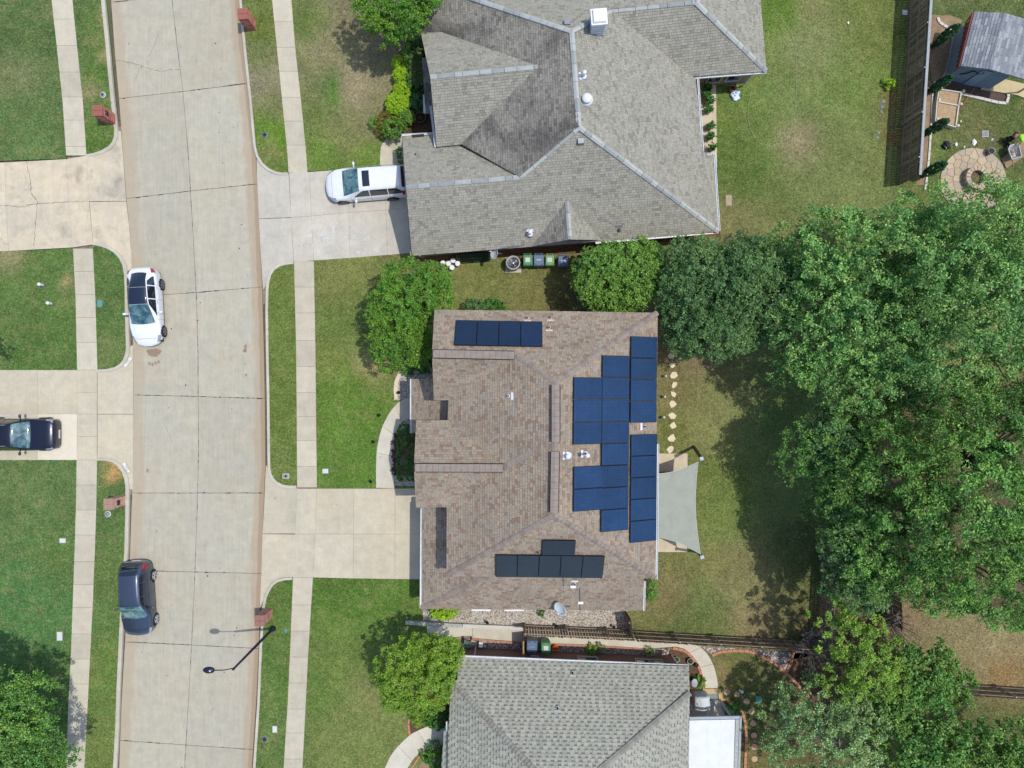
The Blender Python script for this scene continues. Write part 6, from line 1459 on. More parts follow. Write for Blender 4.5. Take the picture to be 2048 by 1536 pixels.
# bins
m_binblue = mk('blue_grey_bin', C(84,108,136), .5, .06, 5, spec=.4); m_bingreen = mk('green_bin', C(66,136,86), .5, .08, 5, spec=.4); m_bingreen2 = mk('faded_green_bin', C(104,156,96), .5, .08, 5, spec=.4)
def bin_(label, px, py, rz, mat, w_=.66, d_=.72, h=1.02, sticker=True, grp='wheeled bins beside the houses'):
    t = thing('wheeled_bin', label, 'bin', P(px, py, ZL), rz, grp); m_ = MB(); m_.cbox((0,0,.08), w_*.72, d_*.72, h-.14, 0, 1.32); m_.obj('bin_body', mat, t, False, False, .02)
    m_ = MB(); m_.add([(-w_/2,-d_/2,h-.08),(w_/2,-d_/2,h-.08),(w_/2,d_/2,h-.05),(-w_/2,d_/2,h-.05),(-w_*.42,-d_*.42,h+.03),(w_*.42,-d_*.42,h+.03),(w_*.44,d_*.40,h+.06),(-w_*.44,d_*.40,h+.06)], [(3,2,1,0),(4,5,6,7),(0,1,5,4),(1,2,6,5),(2,3,7,6),(3,0,4,7)]); l_ = m_.obj('bin_lid', mat, t, False, False, .015)
    m_ = MB()
    for a, b in (((-w_*.34,-d_*.30),(-w_*.20,-d_*.40)),((w_*.34,-d_*.30),(w_*.20,-d_*.40))): m_ = MB(); m_.beam((a[0],a[1],h+.035), (b[0],b[1],h+.03), .03, .02); m_.obj('rib', m_dark, l_, False, False)
    m_ = MB()
    if sticker: m_.box(-.15,.13,-.12,.14,h+.045,h+.055)
    else: m_.box(-.14,.14,-.02,.04,h+.045,h+.05)
    m_.obj('label_sticker', m_lid if sticker else m_metal, l_, False, False)
    m_ = MB(); m_.tube([(-w_*.38,d_/2+.05,h-.06),(w_*.38,d_/2+.05,h-.06)], .018, 8); m_.beam((-w_*.3,d_/2-.02,h-.06),(-w_*.3,d_/2+.05,h-.06),.04,.03); m_.beam((w_*.3,d_/2-.02,h-.06),(w_*.3,d_/2+.05,h-.06),.04,.03); m_.obj('handle', mat, t, False, False)
    for s_ in (-1, 1):
        m_ = MB(); m_.lathe((0,0,0), [(.10,-.03),(.12,-.02),(.12,.02),(.10,.03)], 16); m_.v = [(c+s_*w_*.34, a+d_*.36, b+.12) for a, b, c in m_.v]; m_.obj('wheel', m_tyre, t, True, False)
    return t
bin_('dark green bin with white sticker, leftmost of the four by the upper wall', 1055, 526, R(2), m_bingreen, .60, .70)
bin_('blue-grey bin between the two green bins by the upper wall', 1076.5, 526, R(1), m_binblue, sticker=False)
bin_('faded green bin with pale sticker right of the first blue-grey bin', 1098, 526, R(0), m_bingreen2, .56, .68)
bin_('blue-grey bin standing alone at the right end by the upper wall', 1124, 528, R(-2), m_binblue, sticker=False)
bin_('blue bin beside the yellow gate by the lower house', 1063, 1281, R(178), m_binblue, .68, .78, sticker=False); bin_('green bin with white sticker beside the orange bucket', 1090, 1283, R(181), m_bingreen, .60, .70)
def bucket(label, px, py, r_, h, mat, fill=None, name='bucket', cat='bucket', group=None, z=ZL, plant=None, lidded=False):
    p = P(px, py, z); t = thing(name, label, cat, p, 0, group); m_ = MB(); n = 20
    pr = [(r_*.78,0),(r_,h),(r_*1.08,h),(r_*1.08,h-.03)] if lidded else [(r_*.78,0),(r_*.98,h-.02),(r_*1.06,h),(r_*.9,h),(r_*.74,.05)]
    m_.lathe(p, pr, n); m_.obj('pot' if 'pot' in name else 'tub', mat, t, True)
    if lidded: q = MB(); q.lathe(p+Vector((0,0,h)), [(r_*1.06,0),(r_*1.04,.02),(r_*.85,.022),(.01,.015)], n); q.obj('lid', mat, t, True)
    elif fill: q = MB(); q.lathe(p+Vector((0,0,h*.75)), [(r_*.9,0),(.01,.03)], n); q.obj('contents', fill, t, True)
    if plant:
        c = np.array([p.x, p.y, p.z+h+plant*.5])+rng.normal(size=(26,3))*np.array([r_*.6,r_*.6,plant*.3]); leaves('plant', c, rng.normal(size=(26,3)), np.ones((26,3)), 24, .12, .045, m_lf_hedge, t, px, sprigs=4)
    return t
m_pail = mk('white_plastic_pail', C(236,236,240), .5, .04, 6, spec=.4)
for i, (x, y, lb) in enumerate([(887,528,'leftmost white pail by the upper wall'),(898,529,'white pail second from the left by the wall'),(907,523,'white pail at the back of the cluster'),(916,529,'bluish white pail at the right of the cluster'),(905,537,'white pail standing in front of the others')]): bucket(lb, x, y, .15, .38, m_pail, name='paint_pail', cat='pail', group='white pails by the upper wall', lidded=True)
bucket('orange bucket beside the green bin', 1110, 1292, .17, .4, mk('orange_plastic', C(232,120,34), .5, .08, 5, spec=.4), mk('orange_inside', C(190,80,20), .6, .1, 5))
m_pot = mk('glazed_pot', C(106,100,94), .5, .12, 5, spec=.4); m_pot2 = mk('clay_pot', C(168,130,100), .7, .12, 5); m_pot3 = mk('green_pot', C(150,176,146), .6, .1, 5); m_soil = mk('potting_soil', C(74,58,44), .95, .3, 20)
pl = ['topmost','second from the top','third from the top','fourth from the top','fifth from the top','sixth from the top','lowest']
for i, (x, y, r_, mt, pn) in enumerate([(1413,179,.24,m_pot,.3),(1411,193,.2,m_pot2,.12),(1415,206,.22,m_pot3,.25),(1416,223,.19,m_pot2,.1),(1418,256,.2,m_pot2,.08),(1418,276,.2,m_pot,.2),(1421,300,.18,m_pot,.3)]): bucket('%s potted plant on the narrow patio of the upper house' % pl[i], x, y, r_, .42, mt, m_soil, 'plant_pot', 'plant pot', 'plant pots on the narrow patio', ZL+.04, pn)
bucket('round tan pot at the back wall of the upper house', 1462, 181, .19, .4, m_pot2, m_soil, 'plant_pot', 'plant pot')
bucket('white pot with leafy shrub by the curved path of the upper house', 791, 272, .28, .45, m_pail, m_soil, 'plant_pot', 'plant pot'); bush('leafy light green shrub growing in the white pot', 787, 258, 1.3, .62, .55, m_lf_bright, 170, leaf=.06, zc=.85, rz=.45, cat='shrub')
bucket('round dark wire basket pot near the upper house porch', 842, 238, .34, .35, m_pot, m_soil, 'plant_pot', 'plant pot')
bucket('pale green empty pot lying in the mulch, left one', 1352, 1317, .17, .2, m_pot3, m_soil, 'plant_pot', 'plant pot'); bucket('pale green pot with dark saucer in the mulch', 1379, 1320, .19, .25, m_pot3, m_soil, 'plant_pot', 'plant pot'); bucket('small black pot in the mulch beside the curved path', 1391, 1328, .13, .2, m_dark, m_soil, 'plant_pot', 'plant pot')
bucket('grey metal pail at the right rim of the flagstone circle', 1975, 306, .20, .42, m_metal, m_soil)
t = thing('bag', 'blue and white plastic sack on the grass beside the tan pot', 'bag', P(1470,191,ZL)); bm = bmesh.new(); bmesh.ops.create_icosphere(bm, subdivisions=3, radius=.3)
for v in bm.verts: v.co = Vector((v.co.x*1.0, v.co.y*1.25, max(-.05, v.co.z*.35+.08)))*(1+.12*math.sin(v.co.x*19)*math.cos(v.co.y*17))
me = bpy.data.meshes.new('bag'); bm.to_mesh(me); bm.free(); nt_ = NT('printed_sack'); link('sack', me, nt_.fin(nt_.ramp(nt_.noise(5,1), [(.45, C(214,228,236)), (.55, C(60,120,190))], 'CONSTANT'), .5), t, True, False)
# air conditioner
p = P(1027,532,ZL); t = thing('air_conditioner', 'round grey air conditioning unit with fan on a concrete pad', 'air conditioner', p)
m_ = MB(); m_.box(p.x-.5, p.x+.48, p.y-.42, p.y+.5, .05, ZL+.08); m_.obj('pad', m_kerb, t)
m_acb = mk('taupe_ac_casing', C(184,182,178), .6, .08, 6); q = p+Vector((-.03,.06,.08)); m_ = MB(); m_.lathe(q, [(.40,0),(.42,.05),(.42,.72),(.44,.76),(.42,.82),(.36,.83),(.35,.5)], 32, cap=False); m_.obj('casing', m_acb, t, True)
m_ = MB(); m_.lathe(q+Vector((0,0,.6)), [(.31,0),(.01,.01)], 24); m_.obj('fan_well', m_dark, t)
m_ = MB(); m_.lathe(q+Vector((0,0,.66)), [(.07,0),(.07,.08),(.01,.09)], 12)
for k in range(4):
    a = k*math.pi/2+.5; m_.add([q+Vector((math.cos(a+x)*r_, math.sin(a+x)*r_, z)) for r_, x, z in ((.06,-.2,.69),(.29,-.25,.66),(.29,.38,.74),(.06,.4,.72))], [(0,1,2,3)])
m_.obj('fan', m_metal, t)
m_ = MB()
for k in range(3): r_ = .12+.085*k; m_.tube([q+Vector((math.cos(x)*r_, math.sin(x)*r_, .83)) for x in np.linspace(0, 6.283, 25)], .005, 4, False)
m_.obj('grille', m_metal, t)
# satellite dishes
def dish(label, px, py, h, r_, tilt, foot, par=None):
    c = P(px, py, h); f_ = P(*foot); t = thing('satellite_dish', label, 'satellite dish', f_); n = Vector(tilt).normalized(); u = n.orthogonal().normalized(); v = n.cross(u); m_ = MB(); V = []; Fc = []
    for i in range(7):
        rr_ = r_*i/6
        for k in range(28): a = 2*math.pi*k/28; V.append(c + u*math.cos(a)*rr_ + v*math.sin(a)*rr_*1.08 + n*(.28*r_*(i/6)**2))
    for i in range(6):
        for k in range(28): k2 = (k+1)%28; Fc.append((i*28+k, i*28+k2, (i+1)*28+k2, (i+1)*28+k))
    m_.add(V, Fc); o = m_.obj('reflector', mk('dish_grey', C(206,214,216), .5, .04, 4), t, True); sol = o.modifiers.new('s', 'SOLIDIFY'); sol.thickness = .015
    m_ = MB(); m_.tube([c-n*.02, f_.lerp(c,.3)+Vector((0,0,.05)), f_], .03, 8); m_.obj('mast', m_metal, t, True)
    e = c + n*(r_*1.15) - v*.12; m_ = MB(); m_.tube([c-v*r_*.9, c-v*r_*.5+n*r_*.8, e], .014, 6); m_.obj('feed_arm', m_metal, t, True); m_ = MB(); m_.tube([e, e-n*.14], .05, 10); m_.obj('receiver', m_white, t, True)
dish('white satellite dish on the lower roof edge of the brown house', 1122, 1217, 3.6, .40, (-.62,-.2,.75), (1141,1212,3.0)); dish('white satellite dish by the wall of the upper house, left of the fan unit', 990.5, 507.5, 2.2, .34, (-.75,.1,.65), (1004,507,1.5))
# dark rack leaning on the upper wall
t = thing('screen_panel', 'dark green framed lattice screens leaning on the upper house wall', 'screen panel', P(948,524,ZL)); m_dkg = mk('dark_green_metal', C(30,56,50), .5, .15, 5)
for off in (0, .14):
    a = P(922,527,ZL)+Vector((-off,0,0)); b = P(979,523,ZL)+Vector((-off,0,0)); up = Vector((-.05,.32,1.35))
    m_ = MB(); L = b-a
    for k in (0,.5,1): m_.beam(a+up*k, b+up*k, .05, .04)
    for k in (0,.45,1): m_.beam(a+L*k, a+L*k+up, .05, .04)
    m_.obj('screen_frame', m_dkg, t)
    m_ = MB()
    for k in range(1, 14): m_.beam(a+L*(k/14), a+L*(k/14)+up, .010, .01)
    m_.obj('mesh_wire', m_dkg, t)
m_ = MB(); a = P(924,526,ZL); b = P(978,522,ZL); m_.add([a+Vector((0,.03,.05)), b+Vector((0,.03,.05)), b+Vector((-.05,.34,1.3)), a+Vector((-.05,.34,1.3))], [(0,1,2,3)]); m_.obj('screen_cloth', mk('dark_shade_cloth', C(36,62,58), .8, .15, 8), t)

# shade sail with posts
m_sail = mk('sage_shade_cloth', C(158,163,152), .8, .07, 1.6, spec=.1, fine=.04)
t = thing('shade_sail', 'pale grey-green shade sail stretched from the brown house over the patio', 'shade sail', P(1350,1030,0))
def sail_pt(u, v):
    A = P(1300,948,3.6); B_ = P(1396,924,2.5); Cc = P(1401,1108,2.5); D = P(1300,1072,3.6)
    p = A.lerp(B_, u).lerp(D.lerp(Cc, u), v)
    # concave edges
    e1 = math.sin(math.pi*min(1,u*.55+.45))*.0+math.sin(math.pi*u)*.20; e2 = math.sin(math.pi*v)
    p += Vector((0,-1,0))*e1*(1-v)**2*1.0 + Vector((0,1,0))*e1*v**2*1.0 + Vector((-1,0,0))*e2*.22*u**2
    p.z -= .18*math.sin(math.pi*u)*math.sin(math.pi*v); return p
N_ = 24; V = [sail_pt(i/N_, j/N_) for i in range(N_+1) for j in range(N_+1)]; Fc = [(i*(N_+1)+j, (i+1)*(N_+1)+j, (i+1)*(N_+1)+j+1, i*(N_+1)+j+1) for i in range(N_) for j in range(N_)]
o = link('sail_cloth', M(V, Fc), m_sail, t, True); sol = o.modifiers.new('s', 'SOLIDIFY'); sol.thickness = .01
for ed in ([sail_pt(i/N_, 0) for i in range(N_+1)], [sail_pt(i/N_, 1) for i in range(N_+1)], [sail_pt(1, i/N_) for i in range(N_+1)]): m_ = MB(); m_.tube(ed, .02, 6, False); m_.obj('hem', mk('sail_hem', C(196,200,192), .7, .03, 3), t, True)
for (a, b, c_, lb) in (((1387,893,ZL),(1403,917,2.6),sail_pt(1,0),'upper dark timber post holding the shade sail'),((1396,1104,ZL),(1404,1114,2.6),sail_pt(1,1),'lower dark timber post holding the shade sail')):
    A = P(*a); B_ = P(*b); q = thing('sail_post', lb, 'post', A, 0, 'posts of the shade sail'); m_ = MB(); m_.beam(A, B_, .14, .14); po = m_.obj('post_shaft', mk('dark_timber', C(78,66,54), .8, .15, 5), q)
    m_ = MB(); m_.cbox(B_-Vector((0,0,.02)), .2, .2, .07, .2); m_.obj('post_cap', mk('pale_blue_cap', C(170,190,200), .5, .05, 4), q); m_ = MB(); m_.tube([B_-Vector((0,0,.05)), c_], .015, 6); m_.obj('turnbuckle', m_metal, q)
t = thing('bench', 'dark slatted bench half under the top of the shade sail', 'bench', P(1334,950,ZL+.05)); p = P(1334,951,ZL+.05)
for k in range(4): m_ = MB(); m_.beam(p+Vector((-.7,-.2+k*.13,.42)), p+Vector((.7,-.2+k*.13,.42)), .1, .03); m_.obj('seat_slat', m_dark, t)
for k in range(2): m_ = MB(); m_.beam(p+Vector((-.7,.28,.6+k*.16)), p+Vector((.7,.28,.6+k*.16)), .03, .1); m_.obj('back_slat', m_dark, t)
for x in (-.62,.62):
    for y in (-.22,.26): m_ = MB(); m_.beam(p+Vector((x,y,0)), p+Vector((x,y,.42 if y < 0 else .8)), .05, .05); m_.obj('leg', m_dark, t)
# path lights
for i, (x, y, lb) in enumerate([(1329,752,'upper dark path light left of the stepping stones'),(1327,793,'middle dark path light left of the stepping stones'),(1325,834,'lower dark path light left of the stepping stones'),(975,1242,'path light at the edge of the side gravel, left one'),(1112,1248,'path light at the edge of the side gravel near the tan fence'),(1226,1250,'path light at the edge of the side gravel near its end'),(760,830,'path light on the lawn side of the curved front walk, upper'),(749,883,'path light on the lawn side of the curved front walk, middle'),(744,962,'path light on the lawn side of the curved front walk, lower'),(799,785,'path light on the pale gravel near the porch')]):
    p = P(x, y, ZL); t = thing('path_light', lb, 'path light', p, 0, 'small dark garden path lights'); m_ = MB(); m_.tube([p-Vector((0,0,.05)), p+Vector((0,0,.38))], .012, 6); m_.obj('stake', m_dark, t); m_ = MB(); m_.lathe(p+Vector((0,0,.34)), [(.03,0),(.10,.03),(.03,.09),(.01,.1)], 14); m_.obj('shade', m_dark if i > 2 else m_lens, t, True)
# garden hose on the upper back lawn
hp = smooth([(1548,22),(1575,55),(1590,95),(1593,150),(1590,215),(1583,255),(1566,282),(1548,290),(1528,290),(1512,280),(1500,255),(1496,220),(1503,180)], 8); m_ = MB(); m_.tube([P(x, y, ZL+.02) for x, y in hp], .012, 5); o = m_.obj('garden_hose', mk('pale_green_hose', C(166,176,140), .5, .08, 4), None, True); props(o, 'thin pale hose looping across the upper back lawn', 'hose')
# dry stone row in that lawn
for i, (x, y, r_) in enumerate([(1767,203,4.5),(1764,214,4),(1763,224,3.4),(1757,266,3.6),(1755,275,3)]):
    p = P(x, y, ZL); bm = bmesh.new(); bmesh.ops.create_icosphere(bm, subdivisions=2, radius=r_/S)
    for v in bm.verts: v.co = v.co*(1+.2*math.sin(v.co.x*23+i)*math.cos(v.co.y*19)); v.co.z *= .5
    me = bpy.data.meshes.new('rock'); bm.to_mesh(me); bm.free(); o = link('rock', me, m_lidg, None, False, False); o.location = p; props(o, ['topmost grey rock','second grey rock','third grey rock','fourth grey rock','lowest grey rock'][i]+' in the short row on the dry strip of lawn', 'rock', 'rocks on the dry strip of lawn')
# odds and ends by the lower house
t = thing('garden_cart', 'small grey framed garden cart standing on the side walk edge', 'cart', P(935,1281,ZL)); p = P(935,1284,ZL); m_fr2 = m_metal
m_ = MB()
for s_ in (-.2,.2): m_.tube([p+Vector((s_-.08,-.35,.35)), p+Vector((s_,0,.5)), p+Vector((s_+.1,.38,.75))], .03, 6)
for k in (-.35,0,.36): m_.tube([p+Vector((-.25+k*.2,k,.42+.3*k)), p+Vector((.25+k*.2,k,.42+.3*k))], .025, 6)
m_.obj('cart_frame', m_fr2, t, True); m_ = MB(); m_.cbox(p+Vector((0,0,.25)), .34, .5, .22, -.2); m_.obj('cart_tray', mk('moss_green_tray', C(90,104,84), .8, .15, 6), t)
for s_ in (-.25,.25): m_ = MB(); m_.lathe((0,0,0), [(.12,-.03),(.15,0),(.12,.03)], 14); m_.v = [(c+p.x+s_, a+p.y+.25, b+p.z+.15) for a, b, c in m_.v]; m_.obj('wheel', m_tyre, t, True)
t = thing('hose_reel', 'white hose reel on the red gravel beside the lower house', 'hose reel', P(962,1286,ZL)); p = P(962,1286,ZL); m_ = MB(); m_.cbox(p, .26, .34, .35, -.1, .9); m_.obj('reel_case', m_white, t); m_ = MB(); m_.tube([p+Vector((.1,0,.3)), p+Vector((.28,-.1,.32)), p+Vector((.3,-.25,.2))], .025, 6); m_.obj('handle', m_trim, t)
# covered grill and steps
p = P(1396,1392,ZL+.05); t = thing('covered_grill', 'grill under a pale grey cloth cover beside the patio', 'covered grill', p); bm = bmesh.new(); bmesh.ops.create_cube(bm, size=1); bmesh.ops.subdivide_edges(bm, edges=bm.edges[:], cuts=5, use_grid_fill=True)
for v in bm.verts:
    x, y, z = v.co; v.co = Vector((x*.88+.03*math.sin(z*18+y*7), y*.78+.03*math.sin(x*15+z*9), (z+.5)*1.1+.05*math.cos(x*6)*(z+.5)+(.06 if abs(x)<.3 and z > .4 else 0)))
me = bpy.data.meshes.new('cover'); bm.to_mesh(me); bm.free(); link('cloth_cover', me, mk('pale_grill_cover', C(206,212,214), .6, .05, 5), t, True, False)
m_ = MB(); m_.lathe((-.28,.0,1.10), [(.05,0),(.05,.05),(.01,.06)], 12); m_.lathe((-.08,-.1,1.10), [(.05,0),(.05,.05),(.01,.06)], 12); m_.obj('vent_cap', m_metal, t, False, False)
t = thing('step', 'low tan brick step edge at the end of the curved garden path', 'step', P(1425,1385,ZL)); m_tb = mk('tan_paver', C(206,176,124), .9, .1, 5)
for i in range(8): p = P(1407+i*4.6, 1381, ZL+.06); m_ = MB(); m_.cbox(p, .135, .24, .07, 0); m_.obj('brick', m_tb, t)
for i in range(7): p = P(1440+i*.3, 1386+i*3, ZL+.06); m_ = MB(); m_.cbox(p, .24, .09, .06, 0); m_.obj('brick', m_tb, t)
t = thing('doormat', 'grey mat on the patio between step and grill', 'doormat', P(1422,1396,ZL+.04)); p = P(1422,1396,ZL+.04); m_ = MB(); m_.cbox(p, .8, .5, .02); m_.obj('mat', m_lidg, t)
p = P(1382,1360,ZL); t = thing('garden_table', 'small blue-grey round garden table tucked at the roof corner', 'table', p); m_ = MB(); m_.lathe(p+Vector((.05,.1,.66)), [(.26,0),(.26,.03),(.01,.035)], 20, .7, 1); m_.obj('tabletop', m_metal, t); m_ = MB(); m_.tube([p+Vector((.05,.1,0)), p+Vector((.05,.1,.66))], .04, 8); m_.obj('leg', m_dark, t)
# plastic white bird ornament by the round pavers
p = P(1481,1380,ZL); t = thing('garden_ornament', 'small white bird ornament by the second round paver', 'ornament', p); m_ = MB(); m_.tube([p+Vector((0,-.05,.15)), p+Vector((0,.0,.28)), p+Vector((-.01,.12,.36))], [.07,.10,.05], 8); m_.obj('bird_body', m_white, t, True)
m_ = MB(); m_.beam(p+Vector((-.02,.02,.28)), p+Vector((-.2,.16,.36)), .08, .02); m_.obj('wing', m_white, t)
for s_ in (-.05,.05): m_ = MB(); m_.tube([p+Vector((s_,-.14,0)), p+Vector((s_*.6,-.04,.18))], .014, 5); m_.obj('leg', m_white, t)

# ------------------------------------------------ the neighbour's corner, upper right
m_shw = mk('blue_grey_shed_siding', C(136,156,172), .7, .08, 5); m_redt = mk('red_bracket_paint', C(170,78,66), .6, .12, 5); m_shr = shingle('pale_grey_shed_shingle', [(0, C(150,154,158)), (.3, C(136,140,146)), (.6, C(164,168,170)), (.85, C(126,130,138))], .06)
sh = thing('shed', 'blue-grey garden shed with grey shingle roof and red eave brackets', 'shed', P(1940,110,0))
eN = P(1949,23,2.5); eS = P(1922,132,2.5); rS = P(1978,138,3.1); rN = P(2010,26,3.1); xS = P(2062,162,2.5); xN = P(2090,50,2.5)
roof_face(sh, 'sW', [eS, eN, rN, rS], m_shr, m_shw, row=.16, tabs=(.3,.45,.6), seed=61, deck=.08); roof_face(sh, 'sE', [rS, rN, xN, xS], m_shr, m_shw, row=.16, tabs=(.3,.45,.6), seed=62, deck=.08)
b0_ = P(1889,157,.2); b1_ = P(1909,66,.2); bE = P(1966,176,.2); ax = (P(1966,176,.2)-P(1889,157,.2)); 
wl = [b0_, b1_, b1_+(bE-b0_)*1.15, b0_+(bE-b0_)*1.15]
m_ = MB(); m_.prism([(p.x,p.y) for p in wl], .05, 2.42); m_.obj('wall', m_shw, sh)
g1 = b0_+(bE-b0_)*.0; g2 = b0_+(bE-b0_)*1.15; gm = g1.lerp(g2,.5); nS = Vector(((bE-b0_).y, -(bE-b0_).x, 0)).normalized()
if nS.y > 0: nS = -nS
m_ = MB(); m_.add([Vector((g1.x,g1.y,2.42)), Vector((g2.x,g2.y,2.42)), Vector((gm.x,gm.y,3.0)), Vector((g1.x,g1.y,2.42))-nS*.1, Vector((g2.x,g2.y,2.42))-nS*.1, Vector((gm.x,gm.y,3.0))-nS*.1], [(0,1,2),(5,4,3),(0,3,4,1),(1,4,5,2),(2,5,3,0)]); m_.obj('gable', m_shw, sh)
for k in range(14):
    z = .2+k*.16; m_ = MB(); m_.beam(Vector((g1.x,g1.y,z))+nS*.012, Vector((g2.x,g2.y,z))+nS*.012, .02, .012); m_.obj('siding_board', m_shw, sh)
m_dr = MB(); q = g1+(g2-g1)*.42+nS*.02; r2 = g1+(g2-g1)*.62+nS*.02; m_dr.add([Vector((q.x,q.y,.2)), Vector((r2.x,r2.y,.2)), Vector((r2.x,r2.y,2.1)), Vector((q.x,q.y,2.1)), Vector((q.x,q.y,.2))+nS*.04, Vector((r2.x,r2.y,.2))+nS*.04, Vector((r2.x,r2.y,2.1))+nS*.04, Vector((q.x,q.y,2.1))+nS*.04], [(7,6,5,4),(0,4,5,1),(1,5,6,2),(2,6,7,3),(3,7,4,0)]); m_dr.obj('door', mk('lighter_blue_door', C(140,166,188), .6, .06, 5), sh)
m_ = MB(); q = gm+nS*.03; m_.beam((q.x-.22,q.y,2.5), (q.x+.22,q.y+.0,2.5), .06, .16); m_.obj('sign_plate', m_lid, sh)
# dark scroll ornament on the gable
m_ = MB(); gd_ = (g2-g1).normalized(); g0 = g1+(g2-g1)*.25+nS*.05
m_.tube([Vector((g0.x,g0.y,1.6))+gd_*a+Vector((0,0,b)) for a, b in ((-.3,-.5),(-.05,-.2),(.1,.2),(.35,.1),(.5,-.05),(.7,.15),(.6,.4))], .03, 6); m_.obj('scroll_ornament', m_dark, sh, True)
# red brackets along the west eave
for i in range(11):
    a = i/10; top_ = eS.lerp(eN, a); wb = b0_.lerp(b1_, a); m_ = MB(); m_.beam(Vector((top_.x-.02, top_.y, 2.36)), Vector((wb.x-.02, wb.y, 1.25)), .045, .06); m_.obj('bracket', m_redt, sh)
m_ = MB(); m_.beam(eS+Vector((-.04,0,-.12)), eN+Vector((-.04,0,-.12)), .06, .14); m_.obj('fascia', m_redt, sh)
m_ = MB()
for (x, y, h0) in ((2034,186,.15),): 
    a = P(x,y,h0); m_.beam(a, Vector((a.x,a.y,2.2)), .09, .09)
m_.obj('porch_post', m_metal, sh)
bed('shed_deck', [(1962,178),(1975,150),(2060,170),(2060,200),(2035,190)], .05, ZL+.12, mk('tan_deck', C(200,182,140), .85, .1, 4)).__setitem__('label', 'tan deck under the shed porch')
bed('mulch_bed', [(1880,160),(1886,150),(2012,185),(2014,208),(1960,198),(1878,180)], .05, ZL+.016, mk('dark_shaded_mulch', C(96,78,70), .95, .3, 8, bump=.03, fine=.3))
bed('mulch_bed', [(1858,30),(1880,30),(1895,60),(1905,66),(1888,155),(1866,170),(1858,120)], .05, ZL+.015, mk('tan_mulch', C(150,126,100), .95, .25, 6, bump=.03, fine=.3))
bed('dirt_patch', [(1877,32),(1900,30),(1925,40),(1915,60),(1895,55),(1880,45)], .05, ZL+.02, m_dirt)
edging([(1875,35),(1880,46),(1895,55),(1908,62)], mat=m_trim); edging([(1908,66),(1900,110),(1888,156),(1866,166)], mat=m_trim, w_=.12, seglen=20); edging([(1912,185),(1960,197),(2012,207),(2015,186)], mat=m_trim, w_=.16, h_=.14, seglen=14)
# raised bed
t = thing('raised_bed', 'white framed raised garden bed with bare soil below the shed', 'raised bed', P(1893,218,ZL)); m_wf = mk('white_bed_board', C(214,210,196), .7, .08, 5)
def bp(x, y, h=.35): return P(x, y, ZL+h)
cor = {'a': (1875,180), 'b': (1919,187), 'c': (1871,205), 'd': (1914,213), 'e': (1868,244), 'f': (1908,256)}
for p_, q_ in (('a','b'),('c','d'),('e','f'),('a','c'),('c','e'),('b','d'),('d','f')): m_ = MB(); m_.beam(bp(*cor[p_],.2), bp(*cor[q_],.2), .06, .36); m_.obj('board', m_wf, t)
for k_ in cor.values(): m_ = MB(); m_.cbox(P(k_[0],k_[1],ZL), .13, .13, .45); m_.obj('corner_post', m_wf, t)
m_ = MB(); m_.prism([P(*cor[k], ZL) for k in ('a','b','d','f','e','c')], ZL, ZL+.28); m_.obj('soil', mk('sandy_soil', C(182,156,124), .95, .15, 5, bump=.03, fine=.2), t)
# sandstone edging strip behind the tall fence
edging([(1866,170),(1862,250),(1856,330),(1850,380)], mat=m_trim, w_=.12, seglen=18); bed('mulch_bed', [(1846,150),(1866,168),(1861,260),(1852,370),(1832,370)], .05, ZL+.012, m_dirt)
# flagstone circle
fp = props(thing('patio', 'x', 'x', (0,0,0)), kind='structure'); del fp['label']; del fp['category']
cx, cy, RR = 1947, 362, 66
m_ = MB(); m_.prism([P(cx+RR*math.cos(a), cy-RR*math.sin(a), ZL+.03) for a in np.linspace(0, 2*math.pi, 41)[:-1]], .05, ZL+.03); m_.obj('mortar_bed', mk('sand_joint', C(176,150,116), .95, .1, 6), fp)
mats_f = [mk('flagstone_%s' % n, c, .85, .1, 6, fine=.08) for n, c in (('tan', C(196,178,148)), ('buff', C(186,168,140)), ('rose', C(190,168,148)), ('grey', C(176,164,144)))]
rs_ = random.Random(5); ptsf = []
for _ in range(4000):
    a = rs_.uniform(0, 6.283); q = RR*math.sqrt(rs_.random())*.93; x, y = cx+q*math.cos(a), cy-q*math.sin(a)
    if all(math.hypot(x-a_[0], y-a_[1]) > 11.5 for a_ in ptsf): ptsf.append((x, y))
for i, (x, y) in enumerate(ptsf):     # Voronoi cell of each stone
    cell = [(x+18*math.cos(t_), y+18*math.sin(t_)) for t_ in np.linspace(0, 6.283, 13)[:-1]]
    for j, (a, b) in enumerate(ptsf):
        if i == j or math.hypot(a-x, b-y) > 40: continue
        mx_, my_ = (x+a)/2, (y+b)/2; nx_, ny_ = a-x, b-y; out = []
        for k in range(len(cell)):
            p_, q_ = cell[k], cell[(k+1)%len(cell)]; d0 = (p_[0]-mx_)*nx_+(p_[1]-my_)*ny_; d1 = (q_[0]-mx_)*nx_+(q_[1]-my_)*ny_
            if d0 <= 0: out.append(p_)
            if d0*d1 < 0: tt_ = d0/(d0-d1); out.append((p_[0]+(q_[0]-p_[0])*tt_, p_[1]+(q_[1]-p_[1])*tt_))
        cell = out
        if len(cell) < 3: break
    if len(cell) < 3: continue
    cell = [((a-x)*.93+x, (b-y)*.93+y) for a, b in cell]; cell = [(cx+(a-cx)*min(1, RR/max(1,math.hypot(a-cx,b-cy))), cy+(b-cy)*min(1, RR/max(1,math.hypot(a-cx,b-cy)))) for a, b in cell]
    z = ZL+.05+rs_.uniform(0,.012); m_ = MB(); m_.prism([P(a, b, z) for a, b in cell], ZL+.02, z); m_.obj('flagstone', rs_.choice(mats_f), fp)
